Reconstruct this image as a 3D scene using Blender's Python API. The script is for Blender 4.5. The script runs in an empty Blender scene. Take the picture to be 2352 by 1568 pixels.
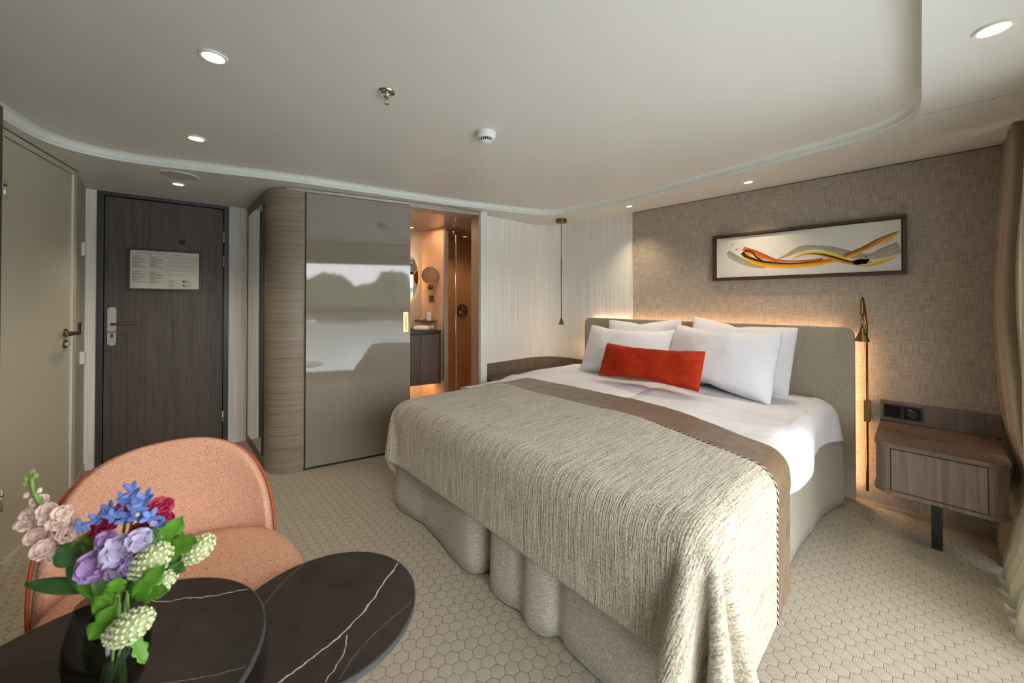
import bpy, bmesh, math, random
from mathutils import Vector, Matrix, noise
from mathutils.geometry import tessellate_polygon
R = math.radians
SC = bpy.context.scene
COL = SC.collection
random.seed(7)

# ------------------------------------------------------------------ camera
EYE = Vector((0, 0, 1.25))
cd = bpy.data.cameras.new('camera'); cam = bpy.data.objects.new('camera', cd); COL.objects.link(cam)
cam.location = EYE
cam.rotation_euler = (R(90.5), 0, R(-43.0))
cd.sensor_width = 36; cd.lens = 875 / 2352 * 36; cd.shift_y = -0.0432
cd.clip_start = 0.02; cd.clip_end = 500
cd.dof.use_dof = True; cd.dof.focus_distance = 2.6; cd.dof.aperture_fstop = 4.0
SC.camera = cam

# ------------------------------------------------------------------ exposure, sky
vs = SC.view_settings
vs.view_transform = 'Standard'; vs.look = 'None'; vs.gamma = 1; vs.use_curve_mapping = False
vs.exposure = 0.62
W = bpy.data.worlds.new('sky'); SC.world = W; W.use_nodes = True
nt = W.node_tree; nt.nodes.clear()
def N(nt, typ, ins=None, **props):
    n = nt.nodes.new(typ)
    for k, v in props.items(): setattr(n, k, v)
    for k, v in (ins or {}).items():
        s = n.inputs[k]
        if isinstance(v, bpy.types.NodeSocket): nt.links.new(v, s)
        else: s.default_value = v
    return n
SKY = 8.6
tc = N(nt, 'ShaderNodeTexCoord')
sx = N(nt, 'ShaderNodeSeparateXYZ', {0: tc.outputs['Generated']})
cl = N(nt, 'ShaderNodeTexNoise', {'Vector': tc.outputs['Generated'], 'Scale': 3.0, 'Detail': 5.0})
ad = N(nt, 'ShaderNodeMath', {0: cl.outputs['Fac'], 1: 0.5}, operation='MULTIPLY')
ad2 = N(nt, 'ShaderNodeMath', {0: ad.outputs[0], 1: sx.outputs['Z']}, operation='ADD')
cr = N(nt, 'ShaderNodeValToRGB', {'Fac': ad2.outputs[0]})
cr.color_ramp.elements[0].position = 0.1; cr.color_ramp.elements[0].color = (1.0, 0.972, 0.968, 1)
cr.color_ramp.elements[1].position = 0.9; cr.color_ramp.elements[1].color = (0.80, 0.84, 0.94, 1)
bg = N(nt, 'ShaderNodeBackground', {'Color': cr.outputs[0], 'Strength': SKY})
ow = N(nt, 'ShaderNodeOutputWorld', {0: bg.outputs[0]})
# daylight enters by the window wall behind the camera: a portal guides the sampling there
def area(name, loc, rot, sx_, sy_, power, col, portal=False, parent=None):
    l = bpy.data.lights.new(name, 'AREA'); l.shape = 'RECTANGLE'; l.size = sx_; l.size_y = sy_
    l.energy = power; l.color = col
    if portal: l.cycles.is_portal = True
    o = bpy.data.objects.new(name, l); COL.objects.link(o); o.location = loc; o.rotation_euler = rot
    if parent: o.parent = parent; o.matrix_parent_inverse = world_m(parent).inverted()
    return o
area('window_portal', (1.365, -0.47, 1.0), (R(90), 0, R(180)), 2.97, 1.78, 1, (1, 1, 1), True)

# ------------------------------------------------------------------ colour and materials
def lin(c):
    r = []
    for v in c:
        v /= 255.0
        r.append(v / 12.92 if v <= 0.04045 else ((v + 0.055) / 1.055) ** 2.4)
    return tuple(r) + (1,)
def newmat(name):
    m = bpy.data.materials.new(name); m.use_nodes = True
    return m, m.node_tree, m.node_tree.nodes['Principled BSDF']
def plain(name, rgb, rough=0.5, metal=0.0, noise_amt=0.04, spec=0.5, **kw):
    m, nt, b = newmat(name)
    tc = N(nt, 'ShaderNodeTexCoord')
    nz = N(nt, 'ShaderNodeTexNoise', {'Vector': tc.outputs['Object'], 'Scale': 35.0, 'Detail': 3.0})
    c = lin(rgb)
    mx = N(nt, 'ShaderNodeMix', {0: nz.outputs['Fac'], 6: tuple(v * (1 - noise_amt) for v in c[:3]) + (1,), 7: tuple(min(1, v * (1 + noise_amt)) for v in c[:3]) + (1,)}, data_type='RGBA')
    nt.links.new(mx.outputs[2], b.inputs['Base Color'])
    b.inputs['Roughness'].default_value = rough; b.inputs['Metallic'].default_value = metal
    b.inputs['Specular IOR Level'].default_value = spec
    for k, v in kw.items(): b.inputs[k].default_value = v
    return m
def glow(name, col, strength):
    m, nt, b = newmat(name)
    b.inputs['Base Color'].default_value = (0.8, 0.8, 0.8, 1)
    b.inputs['Emission Color'].default_value = tuple(col) + (1,)
    b.inputs['Emission Strength'].default_value = strength
    return m
def scaled(nt, src, s):
    return N(nt, 'ShaderNodeVectorMath', {0: src, 1: s}, operation='MULTIPLY').outputs[0]
def ramp(nt, fac, stops):
    r = N(nt, 'ShaderNodeValToRGB', {'Fac': fac}); e = r.color_ramp.elements
    while len(e) < len(stops): e.new(0.5)
    for i, (p, c) in enumerate(stops): e[i].position = p; e[i].color = c
    return r.outputs[0]
def M2(nt, op, a, b): return N(nt, 'ShaderNodeMath', {0: a, 1: b}, operation=op).outputs[0]
def bump(nt, b, h, strength, dist, chain=None):
    n = N(nt, 'ShaderNodeBump', {'Height': h, 'Strength': strength, 'Distance': dist})
    if chain: nt.links.new(chain, n.inputs['Normal'])
    nt.links.new(n.outputs[0], b.inputs['Normal']); return n.outputs[0]
def linen(name, dark, light, fu=(14, 260), fv=(260, 14), rough=0.85, bs=0.5, bd=0.001, coord='UV', lo=0.36, hi=0.64):
    m, nt, b = newmat(name); v = N(nt, 'ShaderNodeTexCoord').outputs[coord]
    a = N(nt, 'ShaderNodeTexNoise', {'Vector': scaled(nt, v, (fu[0], fu[1], fu[0])), 'Scale': 1.0, 'Detail': 3.0}).outputs['Fac']
    c = N(nt, 'ShaderNodeTexNoise', {'Vector': scaled(nt, v, (fv[0], fv[1], fv[0])), 'Scale': 1.0, 'Detail': 3.0}).outputs['Fac']
    s = M2(nt, 'MULTIPLY', M2(nt, 'ADD', a, c), 0.5)
    nt.links.new(ramp(nt, s, [(lo, lin(dark)), (hi, lin(light))]), b.inputs['Base Color'])
    b.inputs['Roughness'].default_value = rough; b.inputs['Specular IOR Level'].default_value = 0.2
    b.inputs['Sheen Weight'].default_value = 0.15
    bump(nt, b, s, bs, bd); return m
def wood(name, dark, light, f=(3, 90, 90), rough=0.45, coord='Object', bs=0.15, lo=0.3, hi=0.7, dist=0.6):
    m, nt, b = newmat(name); v = N(nt, 'ShaderNodeTexCoord').outputs[coord]
    a = N(nt, 'ShaderNodeTexNoise', {'Vector': scaled(nt, v, f), 'Scale': 1.0, 'Detail': 6.0, 'Distortion': dist}).outputs['Fac']
    c = N(nt, 'ShaderNodeTexNoise', {'Vector': scaled(nt, v, tuple(q * 0.22 for q in f)), 'Scale': 1.0, 'Detail': 3.0, 'Distortion': 1.5}).outputs['Fac']
    s = M2(nt, 'ADD', M2(nt, 'MULTIPLY', a, 0.6), M2(nt, 'MULTIPLY', c, 0.4))
    nt.links.new(ramp(nt, s, [(lo, lin(dark)), (hi, lin(light))]), b.inputs['Base Color'])
    b.inputs['Roughness'].default_value = rough
    bump(nt, b, s, bs, 0.0006); return m

MT = {}
MT['ceiling'] = plain('ceiling_lacquer', (222, 218, 209), 0.42, spec=0.35, noise_amt=0.01)
MT['cove'] = plain('cove_white', (226, 228, 220), 0.5, noise_amt=0.01)
MT['gap'] = plain('shadow_gap', (40, 38, 34), 0.8)
MT['fabric_wall'] = linen('woven_wallcovering', (140, 128, 115), (192, 180, 164), (13, 270), (270, 13), bs=0.5, lo=0.34, hi=0.66)
MT['headboard'] = linen('headboard_weave', (138, 128, 112), (188, 178, 160), (90, 300), (300, 90), bs=0.6)
MT['skirt'] = linen('skirt_weave', (140, 132, 117), (192, 185, 170), (90, 260), (300, 40), bs=0.5)
def ribbed():
    m, nt, b = newmat('white_ribbed_panel'); v = N(nt, 'ShaderNodeTexCoord').outputs['UV']
    a = N(nt, 'ShaderNodeTexNoise', {'Vector': scaled(nt, v, (170, 1.2, 1)), 'Scale': 1.0, 'Detail': 4.0}).outputs['Fac']
    nt.links.new(ramp(nt, a, [(0.32, lin((216, 211, 200))), (0.5, lin((236, 232, 224))), (0.7, lin((243, 241, 235)))]), b.inputs['Base Color'])
    b.inputs['Roughness'].default_value = 0.55
    bump(nt, b, a, 0.5, 0.0015); return m
MT['ribbed'] = ribbed()
MT['white_trim'] = plain('white_trim', (226, 224, 214), 0.45, noise_amt=0.01)
MT['cream_door'] = plain('cream_lacquer', (196, 189, 168), 0.35, noise_amt=0.015)
MT['beige_wall'] = plain('beige_panel', (182, 172, 150), 0.5, noise_amt=0.02)
MT['dark_wood'] = wood('dark_ash', (62, 53, 48), (96, 84, 77), (75, 75, 2.4), 0.5)
MT['door_frame'] = plain('charcoal_frame', (62, 62, 62), 0.4)
MT['night_wood'] = wood('grey_walnut', (92, 78, 68), (134, 117, 104), (60, 60, 3.0), 0.38)
MT['night_top'] = wood('grey_walnut_top', (88, 70, 58), (124, 103, 88), (60, 3, 60), 0.35)
MT['block_wood'] = wood('horizontal_grain_veneer', (110, 98, 84), (163, 149, 131), (2.2, 150, 1), 0.42, 'UV', 0.25, 0.3, 0.68, 0.2)
MT['bath_wood'] = wood('vanity_wood', (64, 52, 44), (96, 80, 68), (70, 70, 2.5), 0.45)
MT['taupe_gloss'] = plain('taupe_glass_panel', (142, 132, 120), 0.04, noise_amt=0.005, spec=0.58)
MT['taupe'] = plain('taupe_lacquer', (176, 160, 142), 0.5, noise_amt=0.01)
MT['alu'] = plain('brushed_aluminium', (165, 162, 152), 0.35, 0.8)
MT['brass'] = plain('antique_brass', (130, 106, 68), 0.3, 1.0)
MT['bright_brass'] = plain('polished_brass', (222, 196, 110), 0.22, 1.0)
MT['steel'] = plain('satin_steel', (205, 205, 192), 0.3, 0.7)
MT['chrome'] = plain('chrome', (215, 208, 195), 0.08, 1.0)
MT['bronze_handle'] = plain('bronze_handle', (150, 128, 98), 0.25, 1.0)
MT['black'] = plain('matt_black', (30, 30, 30), 0.45)
MT['black_gloss'] = plain('gloss_black', (24, 24, 26), 0.15)
MT['white_plastic'] = plain('white_plastic', (228, 228, 222), 0.35)
MT['mirror'] = plain('mirror_glass', (225, 228, 222), 0.01, 1.0, noise_amt=0.0)
def cotton():
    m, nt, b = newmat('white_cotton'); v = N(nt, 'ShaderNodeTexCoord').outputs['Object']
    b.inputs['Base Color'].default_value = lin((232, 233, 237)); b.inputs['Roughness'].default_value = 0.8; b.inputs['Specular IOR Level'].default_value = 0.2
    w = N(nt, 'ShaderNodeTexNoise', {'Vector': v, 'Scale': 3.5, 'Detail': 3.0, 'Distortion': 1.6}).outputs['Fac']
    r = M2(nt, 'ABSOLUTE', M2(nt, 'SUBTRACT', w, 0.5), 0.0)
    r = N(nt, 'ShaderNodeMapRange', {0: r, 1: 0.0, 2: 0.09, 3: 1.0, 4: 0.0}, interpolation_type='SMOOTHSTEP').outputs[0]
    w2 = N(nt, 'ShaderNodeTexNoise', {'Vector': v, 'Scale': 11.0, 'Detail': 3.0, 'Distortion': 0.8}).outputs['Fac']
    c1 = bump(nt, b, M2(nt, 'ADD', M2(nt, 'MULTIPLY', r, 0.12), w2), 0.42, 0.012)
    return m
MT['sheet'] = cotton()
MT['led'] = glow('warm_led', (1.0, 0.58, 0.3), 5.0)
MT['lens'] = glow('downlight_lens', (1.0, 0.80, 0.52), 4.5)

def carpet():
    m, nt, b = newmat('hexagon_carpet'); v = N(nt, 'ShaderNodeTexCoord').outputs['Object']
    p = scaled(nt, v, (1 / 0.0491, 1 / 0.0491, 0))
    wob = N(nt, 'ShaderNodeTexNoise', {'Vector': v, 'Scale': 60.0, 'Detail': 2.0}).outputs['Color']
    wob = N(nt, 'ShaderNodeVectorMath', {0: wob, 1: (0.09, 0.09, 0)}, operation='MULTIPLY').outputs[0]
    p = N(nt, 'ShaderNodeVectorMath', {0: p, 1: wob}, operation='ADD').outputs[0]
    h = (math.sqrt(3) / 2, 0.5, 1); nh = (-h[0], -h[1], -1)
    def wrap(q): return N(nt, 'ShaderNodeVectorMath', {0: q, 1: h, 2: nh}, operation='WRAP').outputs[0]
    a = wrap(p); c = wrap(N(nt, 'ShaderNodeVectorMath', {0: p, 1: (h[0], h[1], 0)}, operation='SUBTRACT').outputs[0])
    def z0(q): return N(nt, 'ShaderNodeVectorMath', {0: q, 1: (1, 1, 0)}, operation='MULTIPLY').outputs[0]
    a = z0(a); c = z0(c)
    la = N(nt, 'ShaderNodeVectorMath', {0: a}, operation='LENGTH').outputs['Value']
    lc = N(nt, 'ShaderNodeVectorMath', {0: c}, operation='LENGTH').outputs['Value']
    sel = M2(nt, 'LESS_THAN', lc, la)
    g = N(nt, 'ShaderNodeMix', {0: sel, 4: a, 5: c}, data_type='VECTOR').outputs[1]
    ab = N(nt, 'ShaderNodeVectorMath', {0: g}, operation='ABSOLUTE').outputs[0]
    dt = N(nt, 'ShaderNodeVectorMath', {0: ab, 1: (h[0], 0.5, 0)}, operation='DOT_PRODUCT').outputs['Value']
    sy = N(nt, 'ShaderNodeSeparateXYZ', {0: ab}).outputs['Y']
    d = M2(nt, 'SUBTRACT', 0.5, M2(nt, 'MAXIMUM', dt, sy))
    edge = N(nt, 'ShaderNodeMapRange', {0: d, 1: 0.0, 2: 0.045, 3: 0.0, 4: 1.0}, interpolation_type='SMOOTHSTEP').outputs[0]
    dome = N(nt, 'ShaderNodeMapRange', {0: d, 1: 0.0, 2: 0.3, 3: 0.0, 4: 1.0}, interpolation_type='SMOOTHSTEP').outputs[0]
    xyz = N(nt, 'ShaderNodeSeparateXYZ', {0: v})
    rib = N(nt, 'ShaderNodeMath', {0: M2(nt, 'MULTIPLY', xyz.outputs['Y'], 2 * math.pi / 0.0042)}, operation='SINE').outputs[0]
    rib = M2(nt, 'MULTIPLY_ADD', rib, 0.5); nt.nodes[-1].inputs[2].default_value = 0.5
    tuft = N(nt, 'ShaderNodeTexNoise', {'Vector': scaled(nt, v, (420, 420, 1)), 'Scale': 1.0, 'Detail': 2.0}).outputs['Fac']
    s = M2(nt, 'MULTIPLY_ADD', rib, 0.35); nt.nodes[-1].inputs[2].default_value = 0.3
    s = M2(nt, 'MULTIPLY', M2(nt, 'ADD', s, M2(nt, 'MULTIPLY', tuft, 0.5)), 1.0)
    base = ramp(nt, s, [(0.3, lin((132, 122, 104))), (0.9, lin((178, 169, 151)))])
    col = N(nt, 'ShaderNodeMix', {0: edge, 6: lin((122, 112, 94)), 7: base}, data_type='RGBA').outputs[2]
    nt.links.new(col, b.inputs['Base Color']); b.inputs['Roughness'].default_value = 0.95
    b.inputs['Specular IOR Level'].default_value = 0.1; b.inputs['Sheen Weight'].default_value = 0.2
    c1 = bump(nt, b, M2(nt, 'ADD', edge, M2(nt, 'MULTIPLY', dome, 0.6)), 0.55, 0.0020)
    bump(nt, b, s, 0.5, 0.0014, c1)
    return m
MT['carpet'] = carpet()

def knit():
    m, nt, b = newmat('chunky_knit'); v = N(nt, 'ShaderNodeTexCoord').outputs['UV']
    str_ = N(nt, 'ShaderNodeTexNoise', {'Vector': scaled(nt, v, (4, 75, 1)), 'Scale': 1.0, 'Detail': 2.0}).outputs['Fac']
    st2 = N(nt, 'ShaderNodeTexNoise', {'Vector': scaled(nt, v, (9, 190, 1)), 'Scale': 1.0, 'Detail': 1.0}).outputs['Fac']
    kn = N(nt, 'ShaderNodeTexVoronoi', {'Vector': scaled(nt, v, (130, 210, 1)), 'Scale': 1.0, 'Randomness': 0.9})
    nz = N(nt, 'ShaderNodeTexNoise', {'Vector': scaled(nt, v, (260, 330, 1)), 'Scale': 1.0, 'Detail': 3.0}).outputs['Fac']
    k = N(nt, 'ShaderNodeMapRange', {0: kn.outputs['Distance'], 1: 0.0, 2: 0.8, 3: 1.0, 4: 0.0}).outputs[0]
    s = M2(nt, 'ADD', M2(nt, 'ADD', M2(nt, 'MULTIPLY', str_, 0.34), M2(nt, 'MULTIPLY', st2, 0.22)), M2(nt, 'ADD', M2(nt, 'MULTIPLY', k, 0.22), M2(nt, 'MULTIPLY', nz, 0.22)))
    nt.links.new(ramp(nt, s, [(0.34, lin((138, 125, 102))), (0.47, lin((182, 173, 153))), (0.62, lin((208, 202, 187)))]), b.inputs['Base Color'])
    b.inputs['Roughness'].default_value = 0.95; b.inputs['Specular IOR Level'].default_value = 0.1; b.inputs['Sheen Weight'].default_value = 0.3
    c1 = bump(nt, b, st2, 0.8, 0.006)
    bump(nt, b, M2(nt, 'ADD', k, nz), 0.6, 0.0022, c1); return m
MT['knit'] = knit()
def satin():
    m, nt, b = newmat('brown_satin'); v = N(nt, 'ShaderNodeTexCoord').outputs['Object']
    a = N(nt, 'ShaderNodeTexNoise', {'Vector': v, 'Scale': 14.0, 'Detail': 3.0, 'Distortion': 0.8}).outputs['Fac']
    nt.links.new(ramp(nt, a, [(0.3, lin((104, 82, 58))), (0.7, lin((122, 99, 72)))]), b.inputs['Base Color'])
    b.inputs['Roughness'].default_value = 0.4; b.inputs['Specular IOR Level'].default_value = 0.5; b.inputs['Sheen Weight'].default_value = 0.1
    bump(nt, b, a, 0.35, 0.012); return m
MT['satin'] = satin()
def tweed():
    m, nt, b = newmat('salmon_tweed'); v = N(nt, 'ShaderNodeTexCoord').outputs['Object']
    a = N(nt, 'ShaderNodeTexNoise', {'Vector': scaled(nt, v, (330, 330, 560)), 'Scale': 1.15, 'Detail': 3.0}).outputs['Fac']
    c = N(nt, 'ShaderNodeTexNoise', {'Vector': scaled(nt, v, (210, 210, 330)), 'Scale': 1.0, 'Detail': 2.0, 'W': 3.0}, noise_dimensions='4D').outputs['Fac']
    d = N(nt, 'ShaderNodeTexNoise', {'Vector': scaled(nt, v, (180, 180, 260)), 'Scale': 1.0, 'Detail': 1.0, 'W': 8.0}, noise_dimensions='4D').outputs['Fac']
    base = ramp(nt, a, [(0.32, lin((186, 126, 98))), (0.5, lin((208, 156, 128))), (0.68, lin((226, 192, 170)))])
    r1 = ramp(nt, c, [(0.63, (0, 0, 0, 1)), (0.68, (1, 1, 1, 1))]); r2 = ramp(nt, d, [(0.66, (0, 0, 0, 1)), (0.71, (1, 1, 1, 1))])
    x = N(nt, 'ShaderNodeMix', {0: r1, 6: base, 7: lin((196, 84, 44))}, data_type='RGBA').outputs[2]
    x = N(nt, 'ShaderNodeMix', {0: r2, 6: x, 7: lin((120, 104, 120))}, data_type='RGBA').outputs[2]
    nt.links.new(x, b.inputs['Base Color']); b.inputs['Roughness'].default_value = 0.9; b.inputs['Specular IOR Level'].default_value = 0.15
    bump(nt, b, a, 0.5, 0.002); return m
MT['tweed'] = tweed()
MT['rust'] = plain('rust_piping', (178, 68, 26), 0.6)
def velvet():
    m, nt, b = newmat('rust_velvet'); v = N(nt, 'ShaderNodeTexCoord').outputs['Object']
    a = N(nt, 'ShaderNodeTexNoise', {'Vector': v, 'Scale': 9.0, 'Detail': 4.0, 'Distortion': 0.7}).outputs['Fac']
    nt.links.new(ramp(nt, a, [(0.3, lin((150, 32, 12))), (0.7, lin((190, 58, 22)))]), b.inputs['Base Color'])
    b.inputs['Roughness'].default_value = 0.7; b.inputs['Sheen Weight'].default_value = 0.6; b.inputs['Sheen Roughness'].default_value = 0.35
    b.inputs['Sheen Tint'].default_value = lin((225, 90, 40)); b.inputs['Specular IOR Level'].default_value = 0.15
    bump(nt, b, a, 0.3, 0.01); return m
MT['velvet'] = velvet()
def stone():
    m, nt, b = newmat('black_brown_stone'); v = N(nt, 'ShaderNodeTexCoord').outputs['Object']
    a = N(nt, 'ShaderNodeTexNoise', {'Vector': v, 'Scale': 7.0, 'Detail': 4.0, 'Distortion': 0.6}).outputs['Fac']
    nt.links.new(ramp(nt, a, [(0.3, lin((44, 38, 34))), (0.75, lin((62, 52, 46)))]), b.inputs['Base Color'])
    b.inputs['Roughness'].default_value = 0.24; b.inputs['Specular IOR Level'].default_value = 0.45
    return m
MT['stone'] = stone(); MT['vein'] = plain('white_vein', (198, 188, 178), 0.3, noise_amt=0.2)
MT['vein_dim'] = plain('faint_vein', (128, 114, 104), 0.3, noise_amt=0.2)
MT['rim'] = plain('grey_metal_rim', (96, 100, 104), 0.35, 0.6)
def bathstone():
    m, nt, b = newmat('warm_bath_stone'); v = N(nt, 'ShaderNodeTexCoord').outputs['Object']
    a = N(nt, 'ShaderNodeTexNoise', {'Vector': v, 'Scale': 4.0, 'Detail': 8.0, 'Distortion': 1.0}).outputs['Fac']
    nt.links.new(ramp(nt, a, [(0.3, lin((196, 160, 128))), (0.7, lin((222, 190, 160)))]), b.inputs['Base Color'])
    b.inputs['Roughness'].default_value = 0.4; return m
MT['bath_stone'] = bathstone()
MT['towel'] = plain('terry_towel', (235, 225, 220), 0.9)
def curtain_mat(name, d, l):
    return linen(name, d, l, (400, 30), (30, 400), 0.8, 0.25, 0.0006)
MT['taupe_curtain'] = curtain_mat('taupe_curtain_cloth', (140, 124, 102), (168, 151, 128))
MT['cream_curtain'] = curtain_mat('cream_curtain_cloth', (184, 180, 152), (206, 202, 176))
def glassy(name, tint, mixf, rough=0.0):
    m = bpy.data.materials.new(name); m.use_nodes = True; nt = m.node_tree; nt.nodes.clear()
    t = N(nt, 'ShaderNodeBsdfTransparent', {'Color': tint}); g = N(nt, 'ShaderNodeBsdfGlossy', {'Color': (1, 1, 1, 1), 'Roughness': rough})
    lw = N(nt, 'ShaderNodeLayerWeight', {'Blend': 0.35})
    f = M2(nt, 'MULTIPLY_ADD', lw.outputs['Fresnel'], 0.5); nt.nodes[-1].inputs[2].default_value = mixf
    mx = N(nt, 'ShaderNodeMixShader', {0: f, 1: t.outputs[0], 2: g.outputs[0]})
    N(nt, 'ShaderNodeOutputMaterial', {0: mx.outputs[0]}); return m
MT['glass'] = glassy('clear_glass', (0.98, 0.99, 0.98, 1), 0.0)
MT['shower_glass'] = glassy('bronze_shower_glass', (0.80, 0.68, 0.55, 1), 0.04)
MT['smoke'] = glassy('smoked_glass', (0.64, 0.67, 0.64, 1), 0.0)

# ------------------------------------------------------------------ builders
def world_m(o):
    m = o.matrix_basis.copy(); p = o.parent
    while p: m = p.matrix_basis @ m; p = p.parent
    return m
def tag(o, label=None, cat=None, group=None, kind=None):
    if label: o['label'] = label
    if cat: o['category'] = cat
    if group: o['group'] = group
    if kind: o['kind'] = kind
    return o
def thing(name, label, cat, loc=(0, 0, 0), rz=0, group=None, kind=None):
    o = bpy.data.objects.new(name, None); COL.objects.link(o); o.empty_display_size = 0.05
    o.location = loc; o.rotation_euler = (0, 0, rz)
    return tag(o, label, cat, group, kind)
def mesh(name, V, F, mats, parent=None, smooth=False, uv=None, mi=None, sub=0, solid=0, bev=0):
    """V in world coordinates (also under a parent)"""
    if parent is not None:
        inv = world_m(parent).inverted(); V = [inv @ Vector(v) for v in V]
    me = bpy.data.meshes.new(name); me.from_pydata([tuple(v) for v in V], [], F)
    if not isinstance(mats, (list, tuple)): mats = [mats]
    for m in mats: me.materials.append(MT[m] if isinstance(m, str) else m)
    if mi: me.polygons.foreach_set('material_index', mi)
    if uv:
        l = me.uv_layers.new(name='UVMap')
        for lp in me.loops: l.data[lp.index].uv = uv[lp.vertex_index]
    if smooth: me.polygons.foreach_set('use_smooth', [True] * len(me.polygons))
    me.update()
    o = bpy.data.objects.new(name, me); COL.objects.link(o)
    if parent is not None: o.parent = parent
    if solid:
        s = o.modifiers.new('s', 'SOLIDIFY'); s.thickness = solid; s.offset = 0
    if bev:
        s = o.modifiers.new('b', 'BEVEL'); s.width = bev; s.segments = 3; s.limit_method = 'ANGLE'; s.angle_limit = R(40)
    if sub:
        s = o.modifiers.new('d', 'SUBSURF'); s.levels = sub; s.render_levels = sub
    return o
def from_bm(name, bm, mats, parent=None, smooth=False, **kw):
    V = [v.co.copy() for v in bm.verts]; bm.verts.index_update()
    F = [[v.index for v in f.verts] for f in bm.faces]; mi = [f.material_index for f in bm.faces]
    bm.free(); return mesh(name, V, F, mats, parent, smooth, mi=mi, **kw)
class Fr:
    """plan frame: origin and direction of the s axis; t is to its left"""
    def __init__(s, o, d):
        s.o = Vector((o[0], o[1], 0)); s.u = Vector((d[0], d[1], 0)).normalized(); s.v = Vector((-s.u.y, s.u.x, 0))
    def p(s, a, b, z): return s.o + s.u * a + s.v * b + Vector((0, 0, z))
WORLD = Fr((0, 0), (1, 0))
def boxes(name, L, mats, parent=None, fr=WORLD, bev=0.0, mi=None, **kw):
    """L: list of (a0,b0,z0,a1,b1,z1) in frame fr"""
    V = []; F = []; I = []
    for n, (a0, b0, z0, a1, b1, z1) in enumerate(L):
        k = len(V)
        for z in (z0, z1):
            for a, b in ((a0, b0), (a1, b0), (a1, b1), (a0, b1)): V.append(fr.p(a, b, z))
        F += [(k, k + 3, k + 2, k + 1), (k + 4, k + 5, k + 6, k + 7), (k, k + 1, k + 5, k + 4), (k + 1, k + 2, k + 6, k + 5), (k + 2, k + 3, k + 7, k + 6), (k + 3, k, k + 4, k + 7)]
        I += [mi[n] if mi else 0] * 6
    return mesh(name, V, F, mats, parent, mi=I, bev=bev, **kw)
def lathe(name, prof, c, mat, parent=None, seg=40, axis='Z', smooth=True, fr=None, **kw):
    """prof: (r,h) list; axis Z, or a direction vector"""
    V = []; F = []
    if axis == 'Z': ex, ey, ez = Vector((1, 0, 0)), Vector((0, 1, 0)), Vector((0, 0, 1))
    else:
        ez = Vector(axis).normalized(); ex = ez.orthogonal().normalized(); ey = ez.cross(ex)
    c = Vector(c)
    for r, h in prof:
        r = max(r, 0.0004)
        for i in range(seg):
            a = 2 * math.pi * i / seg; V.append(c + ex * (r * math.cos(a)) + ey * (r * math.sin(a)) + ez * h)
    for j in range(len(prof) - 1):
        for i in range(seg):
            k = j * seg + i; k2 = j * seg + (i + 1) % seg; F.append((k, k2, k2 + seg, k + seg))
    if prof[0][0] <= 1e-4: F.append(tuple(range(seg))[::-1])
    if prof[-1][0] <= 1e-4: F.append(tuple(range((len(prof) - 1) * seg, len(prof) * seg)))
    o = mesh(name, V, F, mat, parent, smooth, **kw)
    if smooth: sharp(o)
    return o
def sharp(o, ang=35):
    try: o.data.set_sharp_from_angle(angle=R(ang))
    except Exception: pass
def tube_geo(P, r, seg=10, V=None, F=None, closed=False):
    V = [] if V is None else V; F = [] if F is None else F
    P = [Vector(p) for p in P]; n = len(P); k0 = len(V); up = None
    for i, p in enumerate(P):
        a = P[(i - 1) % n] if (i > 0 or closed) else p; b = P[(i + 1) % n] if (i < n - 1 or closed) else p
        t = (b - a).normalized()
        if up is None: up = t.orthogonal().normalized()
        up = (up - t * up.dot(t)).normalized(); w = t.cross(up)
        rr = r[i] if isinstance(r, (list, tuple)) else r
        for j in range(seg):
            q = 2 * math.pi * j / seg; V.append(p + up * (rr * math.cos(q)) + w * (rr * math.sin(q)))
    for i in range(n if closed else n - 1):
        i2 = (i + 1) % n
        for j in range(seg):
            j2 = (j + 1) % seg; F.append((k0 + i * seg + j, k0 + i * seg + j2, k0 + i2 * seg + j2, k0 + i2 * seg + j))
    if not closed:
        F.append(tuple(k0 + j for j in range(seg))[::-1]); F.append(tuple(k0 + (n - 1) * seg + j for j in range(seg)))
    return V, F
def tube(name, P, r, mat, parent=None, seg=10, closed=False):
    V, F = tube_geo(P, r, seg, closed=closed); return mesh(name, V, F, mat, parent, True)
def smoothpath(P, n=8):
    P = [Vector(p) for p in P]; Q = []
    for i in range(len(P) - 1):
        a = P[max(i - 1, 0)]; b = P[i]; c = P[i + 1]; d = P[min(i + 2, len(P) - 1)]
        for k in range(n):
            t = k / n
            Q.append(0.5 * ((2 * b) + (c - a) * t + (2 * a - 5 * b + 4 * c - d) * t * t + (3 * b - a - 3 * c + d) * t ** 3))
    return Q + [P[-1]]
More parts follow.
